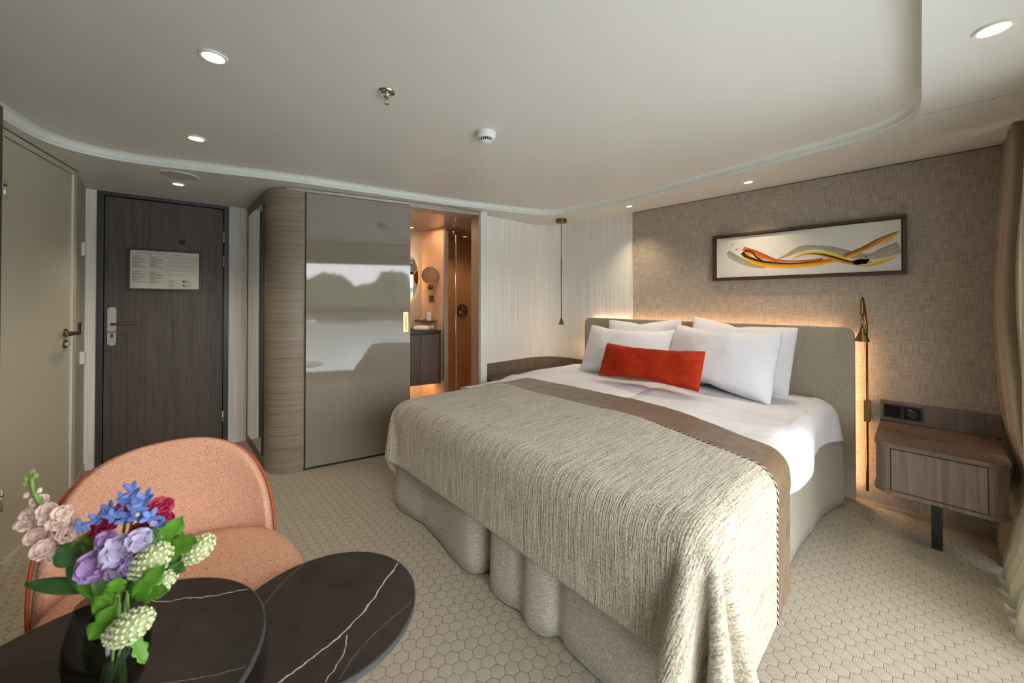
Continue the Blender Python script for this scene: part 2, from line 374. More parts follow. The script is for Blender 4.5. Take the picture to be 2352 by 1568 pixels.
def strip(name, path, z0, z1, mat, parent=None, th=0.02, side=1, smooth=True, off=0.0, nz=1):
    """vertical sheet along a plan path, thickened to one side; uv in metres"""
    P = [Vector((p[0], p[1], 0)) for p in path]; V = []; F = []; UV = []; s = 0; n = len(P); S = []; Nn = []
    for i in range(n):
        t = (P[min(i + 1, n - 1)] - P[max(i - 1, 0)]).normalized(); Nn.append(Vector((-t.y, t.x, 0)) * side)
        if i: s += (P[i] - P[i - 1]).length
        S.append(s)
    for lay in (off, off + th):
        for j in range(nz + 1):
            z = z0 + (z1 - z0) * j / nz
            for i in range(n):
                q = P[i] + Nn[i] * lay; V.append((q.x, q.y, z)); UV.append((S[i], z))
    L = n * (nz + 1)
    for j in range(nz):
        for i in range(n - 1):
            k = j * n + i
            F.append((k, k + n, k + n + 1, k + 1)); k += L; F.append((k, k + 1, k + n + 1, k + n))
    for i in range(n - 1):
        F.append((i, i + 1, i + 1 + L, i + L)); k = nz * n + i; F.append((k, k + L, k + L + 1, k + 1))
    for j in range(nz):
        for e in (0, n - 1):
            k = j * n + e; F.append((k, k + n, k + n + L, k + L))
    o = mesh(name, V, F, mat, parent, smooth, uv=UV)
    bm = bmesh.new(); bm.from_mesh(o.data); bmesh.ops.recalc_face_normals(bm, faces=bm.faces); bm.to_mesh(o.data); bm.free()
    sharp(o); return o
def flat_text(name, s, size, mat, parent, origin, ux, uy):
    cu = bpy.data.curves.new('t', 'FONT'); cu.body = s; cu.size = size
    o = bpy.data.objects.new('t', cu); COL.objects.link(o); dg = bpy.context.evaluated_depsgraph_get(); dg.update()
    me = bpy.data.meshes.new_from_object(o.evaluated_get(dg)); bpy.data.objects.remove(o)
    ux = Vector(ux); uy = Vector(uy); V = [Vector(origin) + ux * v.co.x + uy * v.co.y for v in me.vertices]
    F = [tuple(p.vertices) for p in me.polygons]; bpy.data.meshes.remove(me)
    return mesh(name, V, F, mat, parent)
def spot(name, loc, power, col, ang=95, blend=0.7, parent=None, rad=0.03, rot=(0, 0, 0)):
    l = bpy.data.lights.new(name, 'SPOT'); l.energy = power; l.color = col; l.spot_size = R(ang); l.spot_blend = blend; l.shadow_soft_size = rad
    o = bpy.data.objects.new(name, l); COL.objects.link(o); o.location = loc; o.rotation_euler = rot
    if parent: o.parent = parent; o.matrix_parent_inverse = world_m(parent).inverted()
    return o
def unpack(q):
    """cloth points stored as running differences of differences, in half millimetres"""
    out = []; a = [0, 0, 0]; d = [0, 0, 0]
    for i in range(0, len(q), 3):
        for k in range(3): d[k] += q[i + k]; a[k] += d[k]
        out.append((a[0] / 2000, a[1] / 2000, a[2] / 2000))
    return out

# ================================================================== THE SETTING
S = 2.075            # soffit height
Z2 = 2.128           # raised ceiling panel
def st(o): o['kind'] = 'structure'; return o

st(mesh('floor', [(-1.5, -0.45, 0), (3.3, -0.45, 0), (3.3, 4.95, 0), (-1.5, 4.95, 0)], [(0, 1, 2, 3)], 'carpet'))

# recess outline in plan (counter-clockwise), rounded by hand-measured points
def arc(a, c, b, n=8):
    a, c, b = Vector(a), Vector(c), Vector(b)
    return [((1 - t) ** 2 * a + 2 * t * (1 - t) * c + t * t * b) for t in [i / n for i in range(n + 1)]]
rec = []
rec += arc((2.53, 0.45 - 0.42), (2.63, 0.07), (2.66, 0.22), 1)[:1]
rec = []
rec += arc((2.36, -0.008), (2.64, -0.008), (2.675, 0.30), 10)
rec += [Vector((2.76, 0.80)), Vector((2.84, 1.2))]
rec += arc((2.895, 1.62), (2.93, 2.44), (2.62, 2.535), 14)
rec += [Vector((1.8, 2.778))]
rec += [Vector((0.70, 2.965))]
rec += arc((0.09, 3.165), (-0.36, 3.33), (-0.475, 3.02), 12)
rec += [Vector((-0.70, 2.05))]
rec += arc((-1.10, 0.36), (-1.19, -0.008), (-0.8, -0.008), 8)
rec = [Vector((p.x, p.y)) for p in rec]
# resample evenly
def resample(P, step):
    Q = []; n = len(P)
    for i in range(n):
        a, b = P[i], P[(i + 1) % n]; k = max(1, int((b - a).length / step))
        for j in range(k): Q.append(a + (b - a) * j / k)
    return Q
rec = resample(rec, 0.12)
def smooth_poly(P, it):
    for _ in range(it):
        n = len(P); P = [(P[i - 1] + P[i] * 2 + P[(i + 1) % n]) / 4 for i in range(n)]
    return P
rec = smooth_poly(rec, 2)
def inward(P, d):
    n = len(P); Q = []
    for i in range(n):
        t = (P[(i + 1) % n] - P[i - 1]).normalized(); Q.append(P[i] + Vector((-t.y, t.x)) * d)
    return Q
outer = [Vector((-1.5, -0.45)), Vector((3.3, -0.45)), Vector((3.3, 4.95)), Vector((-1.5, 4.95))]
allp = outer + rec
tri = tessellate_polygon([[Vector((p.x, p.y, 0)) for p in outer], [Vector((p.x, p.y, 0)) for p in rec]])
ceil_root = thing('ceiling', None, None, kind='structure')
co = mesh('soffit', [(p.x, p.y, S) for p in allp], [tuple(t) for t in tri], 'ceiling', ceil_root)
bm = bmesh.new(); bm.from_mesh(co.data)
for f in bm.faces:
    if f.normal.z > 0: f.normal_flip()
bm.to_mesh(co.data); bm.free()
prof = [(0, 0), (0, 0.016), (0.004, 0.018), (0.004, 0.021), (0.0, 0.023), (0.001, 0.034), (0.006, 0.044), (0.014, 0.050), (0.026, 0.053)]
V = []; F = []; n = len(rec)
for d, h in prof:
    for p in inward(rec, d): V.append((p.x, p.y, S + h))
for j in range(len(prof) - 1):
    for i in range(n): k = j * n + i; k2 = j * n + (i + 1) % n; F.append((k, k + n, k2 + n, k2))
o = mesh('cove_moulding', V, F, 'cove', ceil_root, True); sharp(o, 40)
ip = inward(rec, 0.024)
o = mesh('raised_panel', [(p.x, p.y, Z2) for p in ip], [tuple(range(n))[::-1]], 'ceiling', ceil_root)
boxes('panel_joint', [(-0.0, -0.0015, S - 0.0012, 0.29, 0.0015, S - 0.0002)], 'beige_wall', ceil_root, Fr((2.49, -0.01), (0.0, -1)))

# headboard wall with woven wallcovering; white ribbed corner wall that curves round
st(strip('wall_headboard', [(3.265, -0.45), (3.265, 1.86)], 0, S, 'fabric_wall', th=0.05, side=-1, smooth=False))
pth = [(2.25, 2.868), (2.6, 2.868), (2.93, 2.868)] + [(2.93 + 0.3 * math.sin(a), 2.568 + 0.3 * math.cos(a)) for a in [R(90) * i / 14 for i in range(1, 15)]] + [(3.235, 2.2), (3.240, 1.848)]
st(strip('wall_corner', pth, 0, S, 'ribbed', th=0.03, side=1))
st(boxes('trim_1', [(3.232, 1.838, 0, 3.262, 1.848, S)], 'white_trim'))
# a shadow line under the soffit along the wallcovering
st(boxes('trim_2', [(3.262, -0.4, S - 0.0035, 3.266, 1.84, S)], 'gap'))

# bathroom front wall: frame with origin at the end of the veneer corner, s along the wall, t into the bathroom
BF = Fr((0.736, 3.115), (0.9724, -0.2335))
st(boxes('wall_bathroom', [(0.055, 0.05, 0, 0.835, 0.19, S), (0.835, 0.05, 2.045, 1.49, 0.19, S)], 'taupe', fr=BF))
post = st(boxes('trim_3', [(1.49, 0.0, 0, 1.556, 0.185, S)], 'white_trim', fr=BF))
st(boxes('trim_4', [(1.478, 0.012, 0, 1.4899, 0.19, 2.05)], 'taupe', fr=BF))

# veneered rounded corner
p0 = BF.p(0.055, 0, 0)
cpath = [(p0.x, p0.y), (0.736, 3.115)] + [(q.x, q.y) for q in arc((0.736, 3.115), (0.583, 3.152), (0.587, 3.33), 16)[1:]]
st(strip('wall_veneer_corner', cpath, 0, S, 'block_wood', th=0.03, side=-1))
st(strip('wall_veneer_side', [(0.587, 3.332), (0.592, 4.16)], 0, S, 'night_wood', th=0.03, side=-1, smooth=False))
st(boxes('trim_5', [(-0.0006, -0.0006, 0, 0.0004, 0.01, S)], 'night_wood', fr=BF))

# entrance wall
EF = Fr((-0.386, 4.189), (0.789, -0.053))
st(boxes('wall_entrance', [(-0.05, 0.0, 0, 0.058, 0.06, S), (0.848, 0.0, 0, 1.06, 0.06, S)], 'ribbed', fr=EF))
ob = bpy.data.objects['wall_entrance']; me = ob.data; l = me.uv_layers.new(name='UVMap')
for lp in me.loops: v = me.vertices[lp.vertex_index].co; l.data[lp.index].uv = (v.x + v.y * 0.3, v.z)
# entrance door
d2 = thing('door_2', None, None, EF.p(0.45, 0, 0), kind='structure')
boxes('door_frame', [(0.058, -0.012, 0, 0.093, 0.07, 2.072), (0.813, -0.012, 0, 0.848, 0.07, 2.072), (0.0931, -0.012, 2.045, 0.8129, 0.07, 2.072)], 'door_frame', d2, EF, bev=0.002)
boxes('door_stop', [(0.093, 0.034, 0.0, 0.813, 0.05, 2.045)], 'black', d2, EF)
leaf = boxes('door_leaf', [(0.098, -0.004, 0.008, 0.807, 0.034, 2.038)], 'dark_wood', d2, EF, bev=0.0015)
# handle plate, lever, lock
def plate_mesh(name, s, t0, t1, zc, w, h, mat, par, fr, r=None, n=10):
    r = w / 2 if r is None else r; P = []
    for cx, cz, a0 in ((w / 2 - r, h / 2 - r, 0), (-w / 2 + r, h / 2 - r, 90), (-w / 2 + r, -h / 2 + r, 180), (w / 2 - r, -h / 2 + r, 270)):
        for i in range(n + 1):
            a = R(a0 + 90 * i / n); P.append((cx + r * math.cos(a), cz + r * math.sin(a)))
    m = len(P); V = [fr.p(s + x, t0, zc + z) for x, z in P] + [fr.p(s + x, t1, zc + z) for x, z in P]
    F = [tuple(range(m)), tuple(range(m, 2 * m))[::-1]] + [(i, i + m, (i + 1) % m + m, (i + 1) % m) for i in range(m)]
    o = mesh(name, V, F, mat, par); o.data.validate()
    bm = bmesh.new(); bm.from_mesh(o.data); bmesh.ops.recalc_face_normals(bm, faces=bm.faces); bm.to_mesh(o.data); bm.free()
    return o
hs = 0.140
pl_ = plate_mesh('handle_plate', hs, -0.013, -0.004, 1.055, 0.047, 0.292, 'steel', d2, EF)
plate_mesh('lock_cylinder', hs + 0.001, -0.018, -0.013, 0.985, 0.018, 0.032, 'bronze_handle', d2, EF)
boxes('plate_band', [(hs - 0.0236, -0.0145, 1.010, hs + 0.0236, -0.0129, 1.016)], 'bronze_handle', d2, EF)
tube('door_handle', smoothpath([EF.p(hs + 0.004, -0.013, 1.073), EF.p(hs + 0.004, -0.045, 1.073), EF.p(hs + 0.018, -0.058, 1.073), EF.p(hs + 0.06, -0.06, 1.0735), EF.p(hs + 0.125, -0.057, 1.072)], 5), 0.0095, 'bronze_handle', d2, 14)
for zc in (1.80, 1.59, 0.25):
    hg = tube('hinge', [EF.p(0.812, -0.018, zc - 0.045), EF.p(0.812, -0.018, zc + 0.045)], 0.0075, 'steel', d2, 12)
    tube('hinge_ring', [EF.p(0.812, -0.018, zc - 0.012), EF.p(0.812, -0.018, zc - 0.006)], 0.0082, 'black', hg, 12)
lathe('peephole', [(0.0, 0.012), (0.014, 0.012), (0.019, 0.008), (0.020, 0)], EF.p(0.536, -0.004, 1.728), 'black', d2, 24, axis=-EF.v)
plate_mesh('peephole_flap', 0.537, -0.011, -0.004, 1.745, 0.012, 0.022, 'black', d2, EF, 0.003)

# notice in a frame on the entrance door
nt_root = thing('safety_notice', 'framed white safety notice with text and deck plans on the dark entrance door', 'notice', EF.p(0.44, -0.01, 1.33))
f0, f1, g0, g1 = 0.219, 0.662, 1.329, 1.659
boxes('notice_frame', [(f0, -0.018, g0, f1, -0.0045, g0 + 0.016), (f0, -0.018, g1 - 0.016, f1, -0.0045, g1), (f0, -0.018, g0 + 0.0161, f0 + 0.016, -0.0045, g1 - 0.0161), (f1 - 0.016, -0.018, g0 + 0.0161, f1, -0.0045, g1 - 0.0161)], plain('notice_frame_brown', (58, 46, 38), 0.35), nt_root, EF, bev=0.001)
boxes('notice_sheet', [(f0 + 0.016, -0.010, g0 + 0.016, f1 - 0.016, -0.0045, g1 - 0.016)], plain('notice_paper', (206, 202, 190), 0.3), nt_root, EF)
INK = plain('grey_ink', (110, 108, 104), 0.8); INKD = plain('dark_ink', (60, 58, 58), 0.8)
MT['ink'] = INK; MT['inkd'] = INKD
rn = random.Random(3); L = []
def nline(a, z, w, h=0.0022): L.append((a, -0.0112, z, a + w, -0.0102, z + h))
for cx in (f0 + 0.026, f0 + 0.125):
    for z0 in (1.595, 1.475):
        nline(cx, z0, 0.045, 0.0026); z = z0 - 0.010
        for para in (4, 4, 2, 3):
            for k in range(para):
                nline(cx, z, (rn.uniform(0.05, 0.088) if k else 0.03)); z -= 0.0052
            z -= 0.0035
for a in (f0 + 0.235, f0 + 0.325):
    for z0 in (1.412, 1.378):
        z = z0
        for k in range(5): nline(a, z, rn.uniform(0.03, 0.06), 0.0018); z -= 0.0048
mid_ = f0 + 0.222
boxes('printed_text', [q for q in L if q[0] < mid_ - 0.1 + 0.0], 'ink', nt_root, EF); boxes('printed_text', [q for q in L if mid_ - 0.1 <= q[0] < mid_], 'ink', nt_root, EF); boxes('printed_text', [q for q in L if mid_ <= q[0] < f0 + 0.324], 'ink', nt_root, EF); boxes('printed_text', [q for q in L if q[0] >= f0 + 0.324], 'ink', nt_root, EF)
D = []
for zc, hh in ((1.592, 0.010), (1.560, 0.012), (1.527, 0.013), (1.493, 0.013), (1.458, 0.012)):
    a0, a1 = f0 + 0.232, f1 - 0.026
    D += [(a0, -0.0112, zc - hh / 2, a1, -0.0102, zc - hh / 2 + 0.0012), (a0, -0.0112, zc + hh / 2, a1, -0.0102, zc + hh / 2 + 0.0012)]
    a = a0
    while a < a1:
        D.append((a, -0.0112, zc - hh / 2, a + 0.0012, -0.0102, zc + hh / 2)); a += rn.uniform(0.006, 0.03)
boxes('deck_plan', D, 'ink', nt_root, EF)
boxes('printed_header', [(f0 + 0.275, -0.0112, 1.619, f0 + 0.293, -0.0102, 1.624), (f0 + 0.303, -0.0112, 1.621, f0 + 0.335, -0.0102, 1.6228), (f0 + 0.345, -0.0112, 1.621, f0 + 0.380, -0.0102, 1.6228), (f0 + 0.303, -0.0112, 1.615, f0 + 0.328, -0.0102, 1.6168)], 'ink', nt_root, EF)
boxes('fold_line', [(f0 + 0.222, -0.0112, g0 + 0.018, f0 + 0.2232, -0.0102, g1 - 0.018)], 'ink', nt_root, EF)
flat_text('printed_title', 'MPS "THE GENTLEMAN"', 0.0150, 'inkd', nt_root, EF.p(f0 + 0.052, -0.0106, 1.618), EF.u, (0, 0, 1))
for nm, a, z, w, h, c in (('flag_print', 0.322, 1.400, 0.016, 0.012, (84, 62, 100)), ('flag_print', 0.322, 1.374, 0.016, 0.004, (150, 60, 50)), ('flag_print', 0.322, 1.370, 0.016, 0.004, (60, 40, 40)), ('flag_print', 0.412, 1.402, 0.004, 0.006, (60, 60, 110)), ('flag_print', 0.421, 1.402, 0.004, 0.006, (160, 60, 50)), ('location_dot', 0.345, 1.515, 0.006, 0.006, (160, 30, 40))):
    boxes(nm, [(f0 + a, -0.0115, z, f0 + a + w, -0.0101, z + h)], plain('print_%d' % c[0], c, 0.7), nt_root, EF)

# left side: short beige return, then the angled wall with the cream door
LF = Fr((-0.386, 3.664), (-0.158, -0.663))      # s runs towards the window; t points into the room
st(boxes('wall_left', [(-0.42, 3.66, 0, -0.386, 4.24, S)], 'beige_wall'))
st(boxes('wall_left_angled', [(0, -0.06, 0, 0.05, 0.0, S), (0.05, -0.06, 2.041, 0.705, 0.0, S), (0.705, -0.06, 0, 4.25, 0.0, S)], 'beige_wall', fr=LF))
d1 = thing('door_1', None, None, LF.p(0.37, 0, 0), kind='structure')
boxes('door_casing', [(0.0, 0.0, 0, 0.047, 0.012, S - 0.004), (0.70, 0.0, 0, 0.76, 0.012, S - 0.004), (0.0471, 0.0, 2.04, 0.6999, 0.012, S - 0.004)], 'cream_door', d1, LF, bev=0.001)
boxes('door_leaf', [(0.0515, -0.04, 0.008, 0.695, 0.006, 2.035)], 'cream_door', d1, LF, bev=0.002)
boxes('casing_bead', [(0.0465, 0.004, 0, 0.0512, 0.015, 2.037)], 'white_trim', d1, LF, bev=0.0015)
boxes('shadow_joint', [(0.0, 0.0, S - 0.005, 1.0, 0.013, S - 0.001)], 'gap', d1, LF)
boxes('leaf_joint', [(0.05, -0.002, 2.0352, 0.695, 0.0005, 2.0398)], 'gap', d1, LF)
# handle at s ~ .115
ha = 0.118
lathe('handle_rose', [(0.026, 0.0), (0.026, 0.006), (0.022, 0.009), (0.0, 0.009)], LF.p(ha, 0.006, 1.053), 'bronze_handle', d1, 28, axis=LF.v)
tube('door_handle', smoothpath([LF.p(ha, 0.012, 1.053), LF.p(ha, 0.05, 1.053), LF.p(ha + 0.012, 0.066, 1.053), LF.p(ha + 0.055, 0.068, 1.051), LF.p(ha + 0.135, 0.060, 1.049)], 6), 0.0095, 'bronze_handle', d1, 14)
lathe('thumb_turn_rose', [(0.026, 0.0), (0.026, 0.006), (0.022, 0.009), (0.0, 0.009)], LF.p(ha + 0.003, 0.006, 0.987), 'bronze_handle', d1, 28, axis=LF.v)
boxes('thumb_turn', [(ha - 0.004, 0.014, 0.975, ha + 0.008, 0.03, 0.999)], 'steel', d1, LF, bev=0.002)
for zc in (1.78, 0.3):
    hg = tube('hinge', [LF.p(0.696, 0.012, zc - 0.05), LF.p(0.696, 0.012, zc + 0.05)], 0.008, 'steel', d1, 12)
    tube('hinge_ring', [LF.p(0.696, 0.012, zc + 0.018), LF.p(0.696, 0.012, zc + 0.024)], 0.0088, 'black', hg, 12)
st(boxes('baseboard_left', [(0.0, 0.0, 0.0, 0.30, 0.0, 0.0)], 'white_trim', fr=Fr((-0.386, 4.19), (0, -1))) if False else boxes('baseboard_left', [(-0.386, 3.70, 0.0, -0.380, 4.188, 0.05)], 'beige_wall'))

# the dark wardrobe panel at the left edge
boxes_w = boxes('wardrobe', [(0.0, -0.125, 0.0, 2.5, 0.0, S - 0.003)], 'dark_wood', fr=Fr((-0.481, 2.652), (-0.30, -1.44)), bev=0.003)
tag(boxes_w, 'tall dark wood wardrobe panel at the left edge, before the cream door', 'wardrobe')

# window wall behind the camera, with a pair of tall panes and a rail outside
st(boxes('wall_window', [(-1.5, -0.52, 0, -0.1201, -0.40, S), (2.85, -0.52, 0, 3.3, -0.40, S), (-0.12, -0.52, 1.90, 2.85, -0.40, S), (-0.12, -0.52, 0.0, 2.85, -0.40, 0.06)], 'white_trim'))
for i, (a, b) in enumerate(((-0.12, 1.86), (1.86, 2.85))):
    w = thing('window_%d' % (i + 1), None, None, ((a + b) / 2, -0.46, 0.06), kind='structure')
    boxes('window_frame', [(a, -0.49, 0.06, a + 0.05, -0.43, 1.90), (b - 0.05, -0.49, 0.06, b, -0.43, 1.90), (a + 0.0501, -0.49, 0.06, b - 0.0501, -0.43, 0.12), (a + 0.0501, -0.49, 1.84, b - 0.0501, -0.43, 1.90)], 'door_frame', w)
    boxes('window_pane', [(a + 0.05, -0.462, 0.12, b - 0.05, -0.458, 1.84)], 'glass', w)
rl = tag(boxes('balcony_rail', [(-1.2, -0.72, 1.04, 2.9, -0.66, 1.13), (-1.2, -0.68, 0.05, -1.16, -0.66, 1.04), (2.86, -0.68, 0.05, 2.9, -0.66, 1.04), (-1.2, -0.68, 0.05, 2.9, -0.66, 0.09)], 'black'), 'dark balcony rail outside the windows, mirrored in the glossy sliding door', 'rail')
st(boxes('sky_blocker', [(-3.0, -1.75, 2.12, 5.0, -0.53, 2.25)], 'white_trim'))     # unseen overhang, added to keep high sky light off the near floor
# river and far bank
m, nt_, b = newmat('river_water'); b.inputs['Base Color'].default_value = lin((190, 196, 194)); b.inputs['Roughness'].default_value = 0.2
tcn = N(nt_, 'ShaderNodeTexCoord'); nn = N(nt_, 'ShaderNodeTexNoise', {'Vector': tcn.outputs['Object'], 'Scale': 1.2, 'Detail': 4.0}); bump(nt_, b, nn.outputs['Fac'], 0.3, 0.1)
o = mesh('river', [(-150, -0.8, -2.6), (-150, -70, -2.6), (150, -70, -2.6), (150, -0.8, -2.6)], [(0, 1, 2, 3)], m); o['kind'] = 'structure'
fol = plain('bank_foliage', (92, 100, 70), 0.9, noise_amt=0.3)
bm = bmesh.new(); rn = random.Random(5)
for i in range(340):
    x = rn.uniform(-110, 110) if i < 200 else rn.uniform(-30, 15); yy = rn.uniform(-78, -69)
    hgt = 5.1 + 1.3 * math.cos((x + 13) / 11.5 * 2 * math.pi) + 1.2 * noise.noise(Vector((x * 0.5, 1.3, 0))) + rn.uniform(-1.0, 0.2)
    mt = Matrix.Translation((x, yy, hgt * 0.5 - 1.2)) @ Matrix.Diagonal((rn.uniform(1.4, 2.6), 2, (hgt + 2.6) * 0.55, 1))
    r = bmesh.ops.create_icosphere(bm, subdivisions=2, radius=1, matrix=mt)
    for v in r['verts']: v.co += Vector((noise.noise(v.co * 0.8), 0, noise.noise(v.co * 0.9 + Vector((5, 5, 5))))) * 0.9
o = from_bm('far_bank_trees', bm, fol); tag(o, 'band of green trees across the river, mirrored in the sliding door', 'trees', kind='stuff')

# ------------------------------------------------------------------ sliding door (leaf, flush pull, track)
d3 = thing('door_3', None, None, BF.p(0.45, 0, 0), kind='structure')
boxes('door_leaf', [(0.073, 0.0, 0.016, 0.843, 0.034, 2.052)], 'taupe_gloss', d3, BF, bev=0.0015)
boxes('bottom_track', [(0.06, 0.004, 0.0, 0.90, 0.03, 0.012)], 'black', d3, BF)
boxes('top_track', [(-0.055, -0.012, 2.053, 1.488, -0.004, S - 0.001), (-0.045, -0.022, 2.060, 1.488, -0.0121, S - 0.004)], 'alu', d3, BF, bev=0.001)
boxes('track_lining', [(0.843, 0.004, 2.046, 1.478, 0.03, 2.0525)], 'white_trim', d3, BF)
hp = boxes('flush_pull', [(0.783, -0.004, 0.988, 0.826, 0.002, 1.156)], 'bright_brass', d3, BF, bev=0.0015)
boxes('pull_recess', [(0.800, -0.0055, 1.006, 0.816, -0.0042, 1.138)], 'bronze_handle', d3, BF)
boxes('door_edge', [(0.0665, 0.004, 0.016, 0.0725, 0.03, 2.05)], 'gap', d3, BF)

# mirror on the veneered side wall
mr = thing('wall_mirror', 'tall frameless mirror on the veneered wall beside the entrance door', 'mirror', (0.585, 3.62, 0.1))
boxes('mirror_backing', [(0.574, 3.350, 0.100, 0.588, 3.935, 1.985)], 'black', mr)
boxes('mirror_glass', [(0.5736, 3.357, 0.107, 0.5739, 3.928, 1.978)], 'mirror', mr)
ds = thing('door_stop_floor', 'small half-round brass door stop on the carpet by the veneered corner', 'door stop', (0.545, 3.43, 0))
bm = bmesh.new(); bmesh.ops.create_uvsphere(bm, u_segments=24, v_segments=12, radius=1, matrix=Matrix.Translation((0.545, 3.43, 0.002)) @ Matrix.Diagonal((0.026, 0.026, 0.028, 1)))
bmesh.ops.delete(bm, geom=[v for v in bm.verts if v.co.z < 0.001], context='VERTS')
from_bm('stop_dome', bm, 'brass', ds, True)
lathe('stop_ring', [(0.030, 0.0), (0.030, 0.006), (0.027, 0.006), (0.027, 0.0)], (0.545, 3.43, 0.001), 'black', ds, 28)

# ------------------------------------------------------------------ bathroom behind the sliding door
st(boxes('wall_bathroom_back', [(0.2, 1.20, 0, 1.33, 1.26, S), (1.28, 1.72, 0, 2.4, 1.78, S), (1.285, 1.262, 0, 1.335, 1.719, S)], 'taupe', fr=BF))
st(boxes('wall_bathroom_end', [(2.3, 0.36, 0, 2.36, 1.72, S), (0.2, 0.19, 0, 0.26, 1.2, S)], 'bath_stone', fr=BF))
WD = Vector((1.43 - 1.288, 0.85 - 1.2, 0)); a = BF.p(1.288, 1.2, 0); bq = BF.p(1.43, 0.85, 0)
WF = Fr((a.x, a.y), (bq.x - a.x, bq.y - a.y))    # s from the inner corner outwards, t to the right (into the wall)
st(boxes('wall_bathroom_side', [(0.0, 0.0, 0, 0.378, 0.04, S)], 'bath_stone', fr=WF))
st(boxes('wall_shower', [(1.34, 1.66, 0, 2.3, 1.72, S)], 'bath_stone', fr=BF))
st(boxes('floor_bathroom', [(0.2, 0.10, 0.002, 1.56, 1.7, 0.012), (1.56, 0.36, 0.002, 2.3, 1.7, 0.012)], 'bath_stone', fr=BF))
st(boxes('ceiling_bathroom', [(0.2, 0.191, 2.055, 1.56, 1.7, 2.068), (1.56, 0.36, 2.055, 2.3, 1.7, 2.068)], plain('bath_ceiling', (150, 128, 110), 0.12), fr=BF))
# vanity
vn = thing('vanity_cabinet', 'dark wood floating vanity cabinet with stone worktop in the bathroom', 'cabinet', BF.p(1.1, 1.0, 0.34))
boxes('cabinet_body', [(0.5, 0.835, 0.345, 1.300, 1.199, 0.885), (1.30, 0.835, 0.345, 1.392, 0.92, 0.885)], 'bath_wood', vn, BF)
boxes('worktop', [(0.5, 0.822, 0.892, 1.396, 1.199, 0.925)], 'stone', vn, BF, bev=0.002)
boxes('end_panel', [(1.372, 0.826, 0.345, 1.392, 0.8349, 0.885)], 'black', vn, BF)
boxes('drawer', [(0.9, 0.822, 0.60, 1.163, 0.8345, 0.862)], 'bath_wood', vn, BF, bev=0.001)
boxes('drawer', [(0.9, 0.822, 0.352, 1.163, 0.8345, 0.592)], 'bath_wood', vn, BF, bev=0.001)
boxes('door', [(1.169, 0.822, 0.352, 1.368, 0.8345, 0.862)], 'bath_wood', vn, BF, bev=0.001)
area('vanity_plinth_glow', BF.p(1.0, 1.0, 0.33), (0, 0, 0), 0.7, 0.2, 1.6, (1, 0.55, 0.25), parent=vn)
# towels
def rolled_towel(s, t, z, rr, ln, rot, label):
    root = thing('rolled_towel', label, 'towel', BF.p(s, t, z), 0, 'rolled towels on the vanity')
    d = BF.u * math.cos(R(rot)) + BF.v * math.sin(R(rot)); c = BF.p(s, t, z + rr)
    V = []; F = []; n = 22
    sp = []
    for i in range(60):
        a = i / 59 * 2 * math.pi * 2.4; q = rr * (0.25 + 0.75 * i / 59); sp.append((q * math.cos(a - 2.5), q * math.sin(a - 2.5)))
    w = d.cross(Vector((0, 0, 1)))
    for k, e in enumerate((-ln / 2, ln / 2)):
        for x, y in sp: V.append(c + d * e + w * x + Vector((0, 0, y * 0.92)))
    F = [(i, i + 1, i + 61, i + 60) for i in range(59)]
    mesh('towel_roll', V, F, 'towel', root, True, solid=0.008)
rolled_towel(1.26, 0.99, 0.926, 0.026, 0.20, -8, 'upper white rolled hand towel on the vanity worktop')
rolled_towel(1.20, 0.92, 0.926, 0.024, 0.16, -12, 'lower white rolled hand towel at the front of the vanity worktop')
# backlit round mirror
rm = thing('backlit_mirror', 'large round mirror with warm backlight on the bathroom wall', 'mirror', BF.p(0.75, 1.19, 1.5))
cm = BF.p(0.76, 1.165, 1.52)
lathe('mirror_glass', [(0.0, 0.012), (0.472, 0.012), (0.475, 0.0), (0.0, 0.0)], cm, 'mirror', rm, 96, axis=-BF.v)
lathe('light_ring', [(0.45, -0.003), (0.45, -0.022), (0.44, -0.022), (0.44, -0.003)], cm, 'led', rm, 96, axis=-BF.v)
# magnifying mirror on its arm
mg = thing('magnifying_mirror', 'small round magnifying mirror on a brass wall arm in the bathroom', 'mirror', WF.p(0.24, -0.02, 1.4))
nrm = -WF.v
c0 = WF.p(0.24, -0.075, 1.53)
mm_ax = (-BF.v * 0.75 - WF.v * 0.6).normalized()
lathe('mirror_glass', [(0.0, 0.007), (0.088, 0.007)], c0, 'mirror', mg, 48, axis=mm_ax)
lathe('mirror_rim', [(0.088, 0.006), (0.091, 0.010), (0.094, 0.006), (0.094, -0.006), (0.088, -0.010), (0.0, -0.012)], c0, 'brass', mg, 48, axis=mm_ax)
tube('mirror_arm', [c0 + Vector((0, 0, -0.09)), WF.p(0.235, -0.075, 1.40), WF.p(0.20, -0.02, 1.40)], 0.006, 'brass', mg)
boxes('wall_bracket', [(0.13, -0.02, 1.375, 0.20, -0.001, 1.425)], 'brass', mg, WF, bev=0.002)
tube('bracket_bar', [WF.p(0.15, -0.03, 1.40), WF.p(0.27, -0.075, 1.40)], 0.010, 'brass', mg)
sw = thing('bathroom_switch', 'small square brass switch on the bathroom stone wall', 'switch', WF.p(0.18, -0.001, 1.235))
boxes('switch_plate', [(0.135, -0.010, 1.232, 0.215, -0.001, 1.308)], 'brass', sw, WF, bev=0.002)
boxes('switch_rocker', [(0.15, -0.014, 1.245, 0.20, -0.0101, 1.295)], 'bronze_handle', sw, WF, bev=0.002)
sh = thing('bathroom_shelf', 'slim dark metal shelf on the bathroom stone wall', 'shelf', WF.p(0.14, -0.05, 1.01))
boxes('shelf_board', [(0.01, -0.10, 1.012, 0.27, -0.001, 1.022)], 'black', sh, WF, bev=0.001)
boxes('shelf_lip', [(0.01, -0.106, 1.006, 0.27, -0.1001, 1.028)], 'bronze_handle', sh, WF)
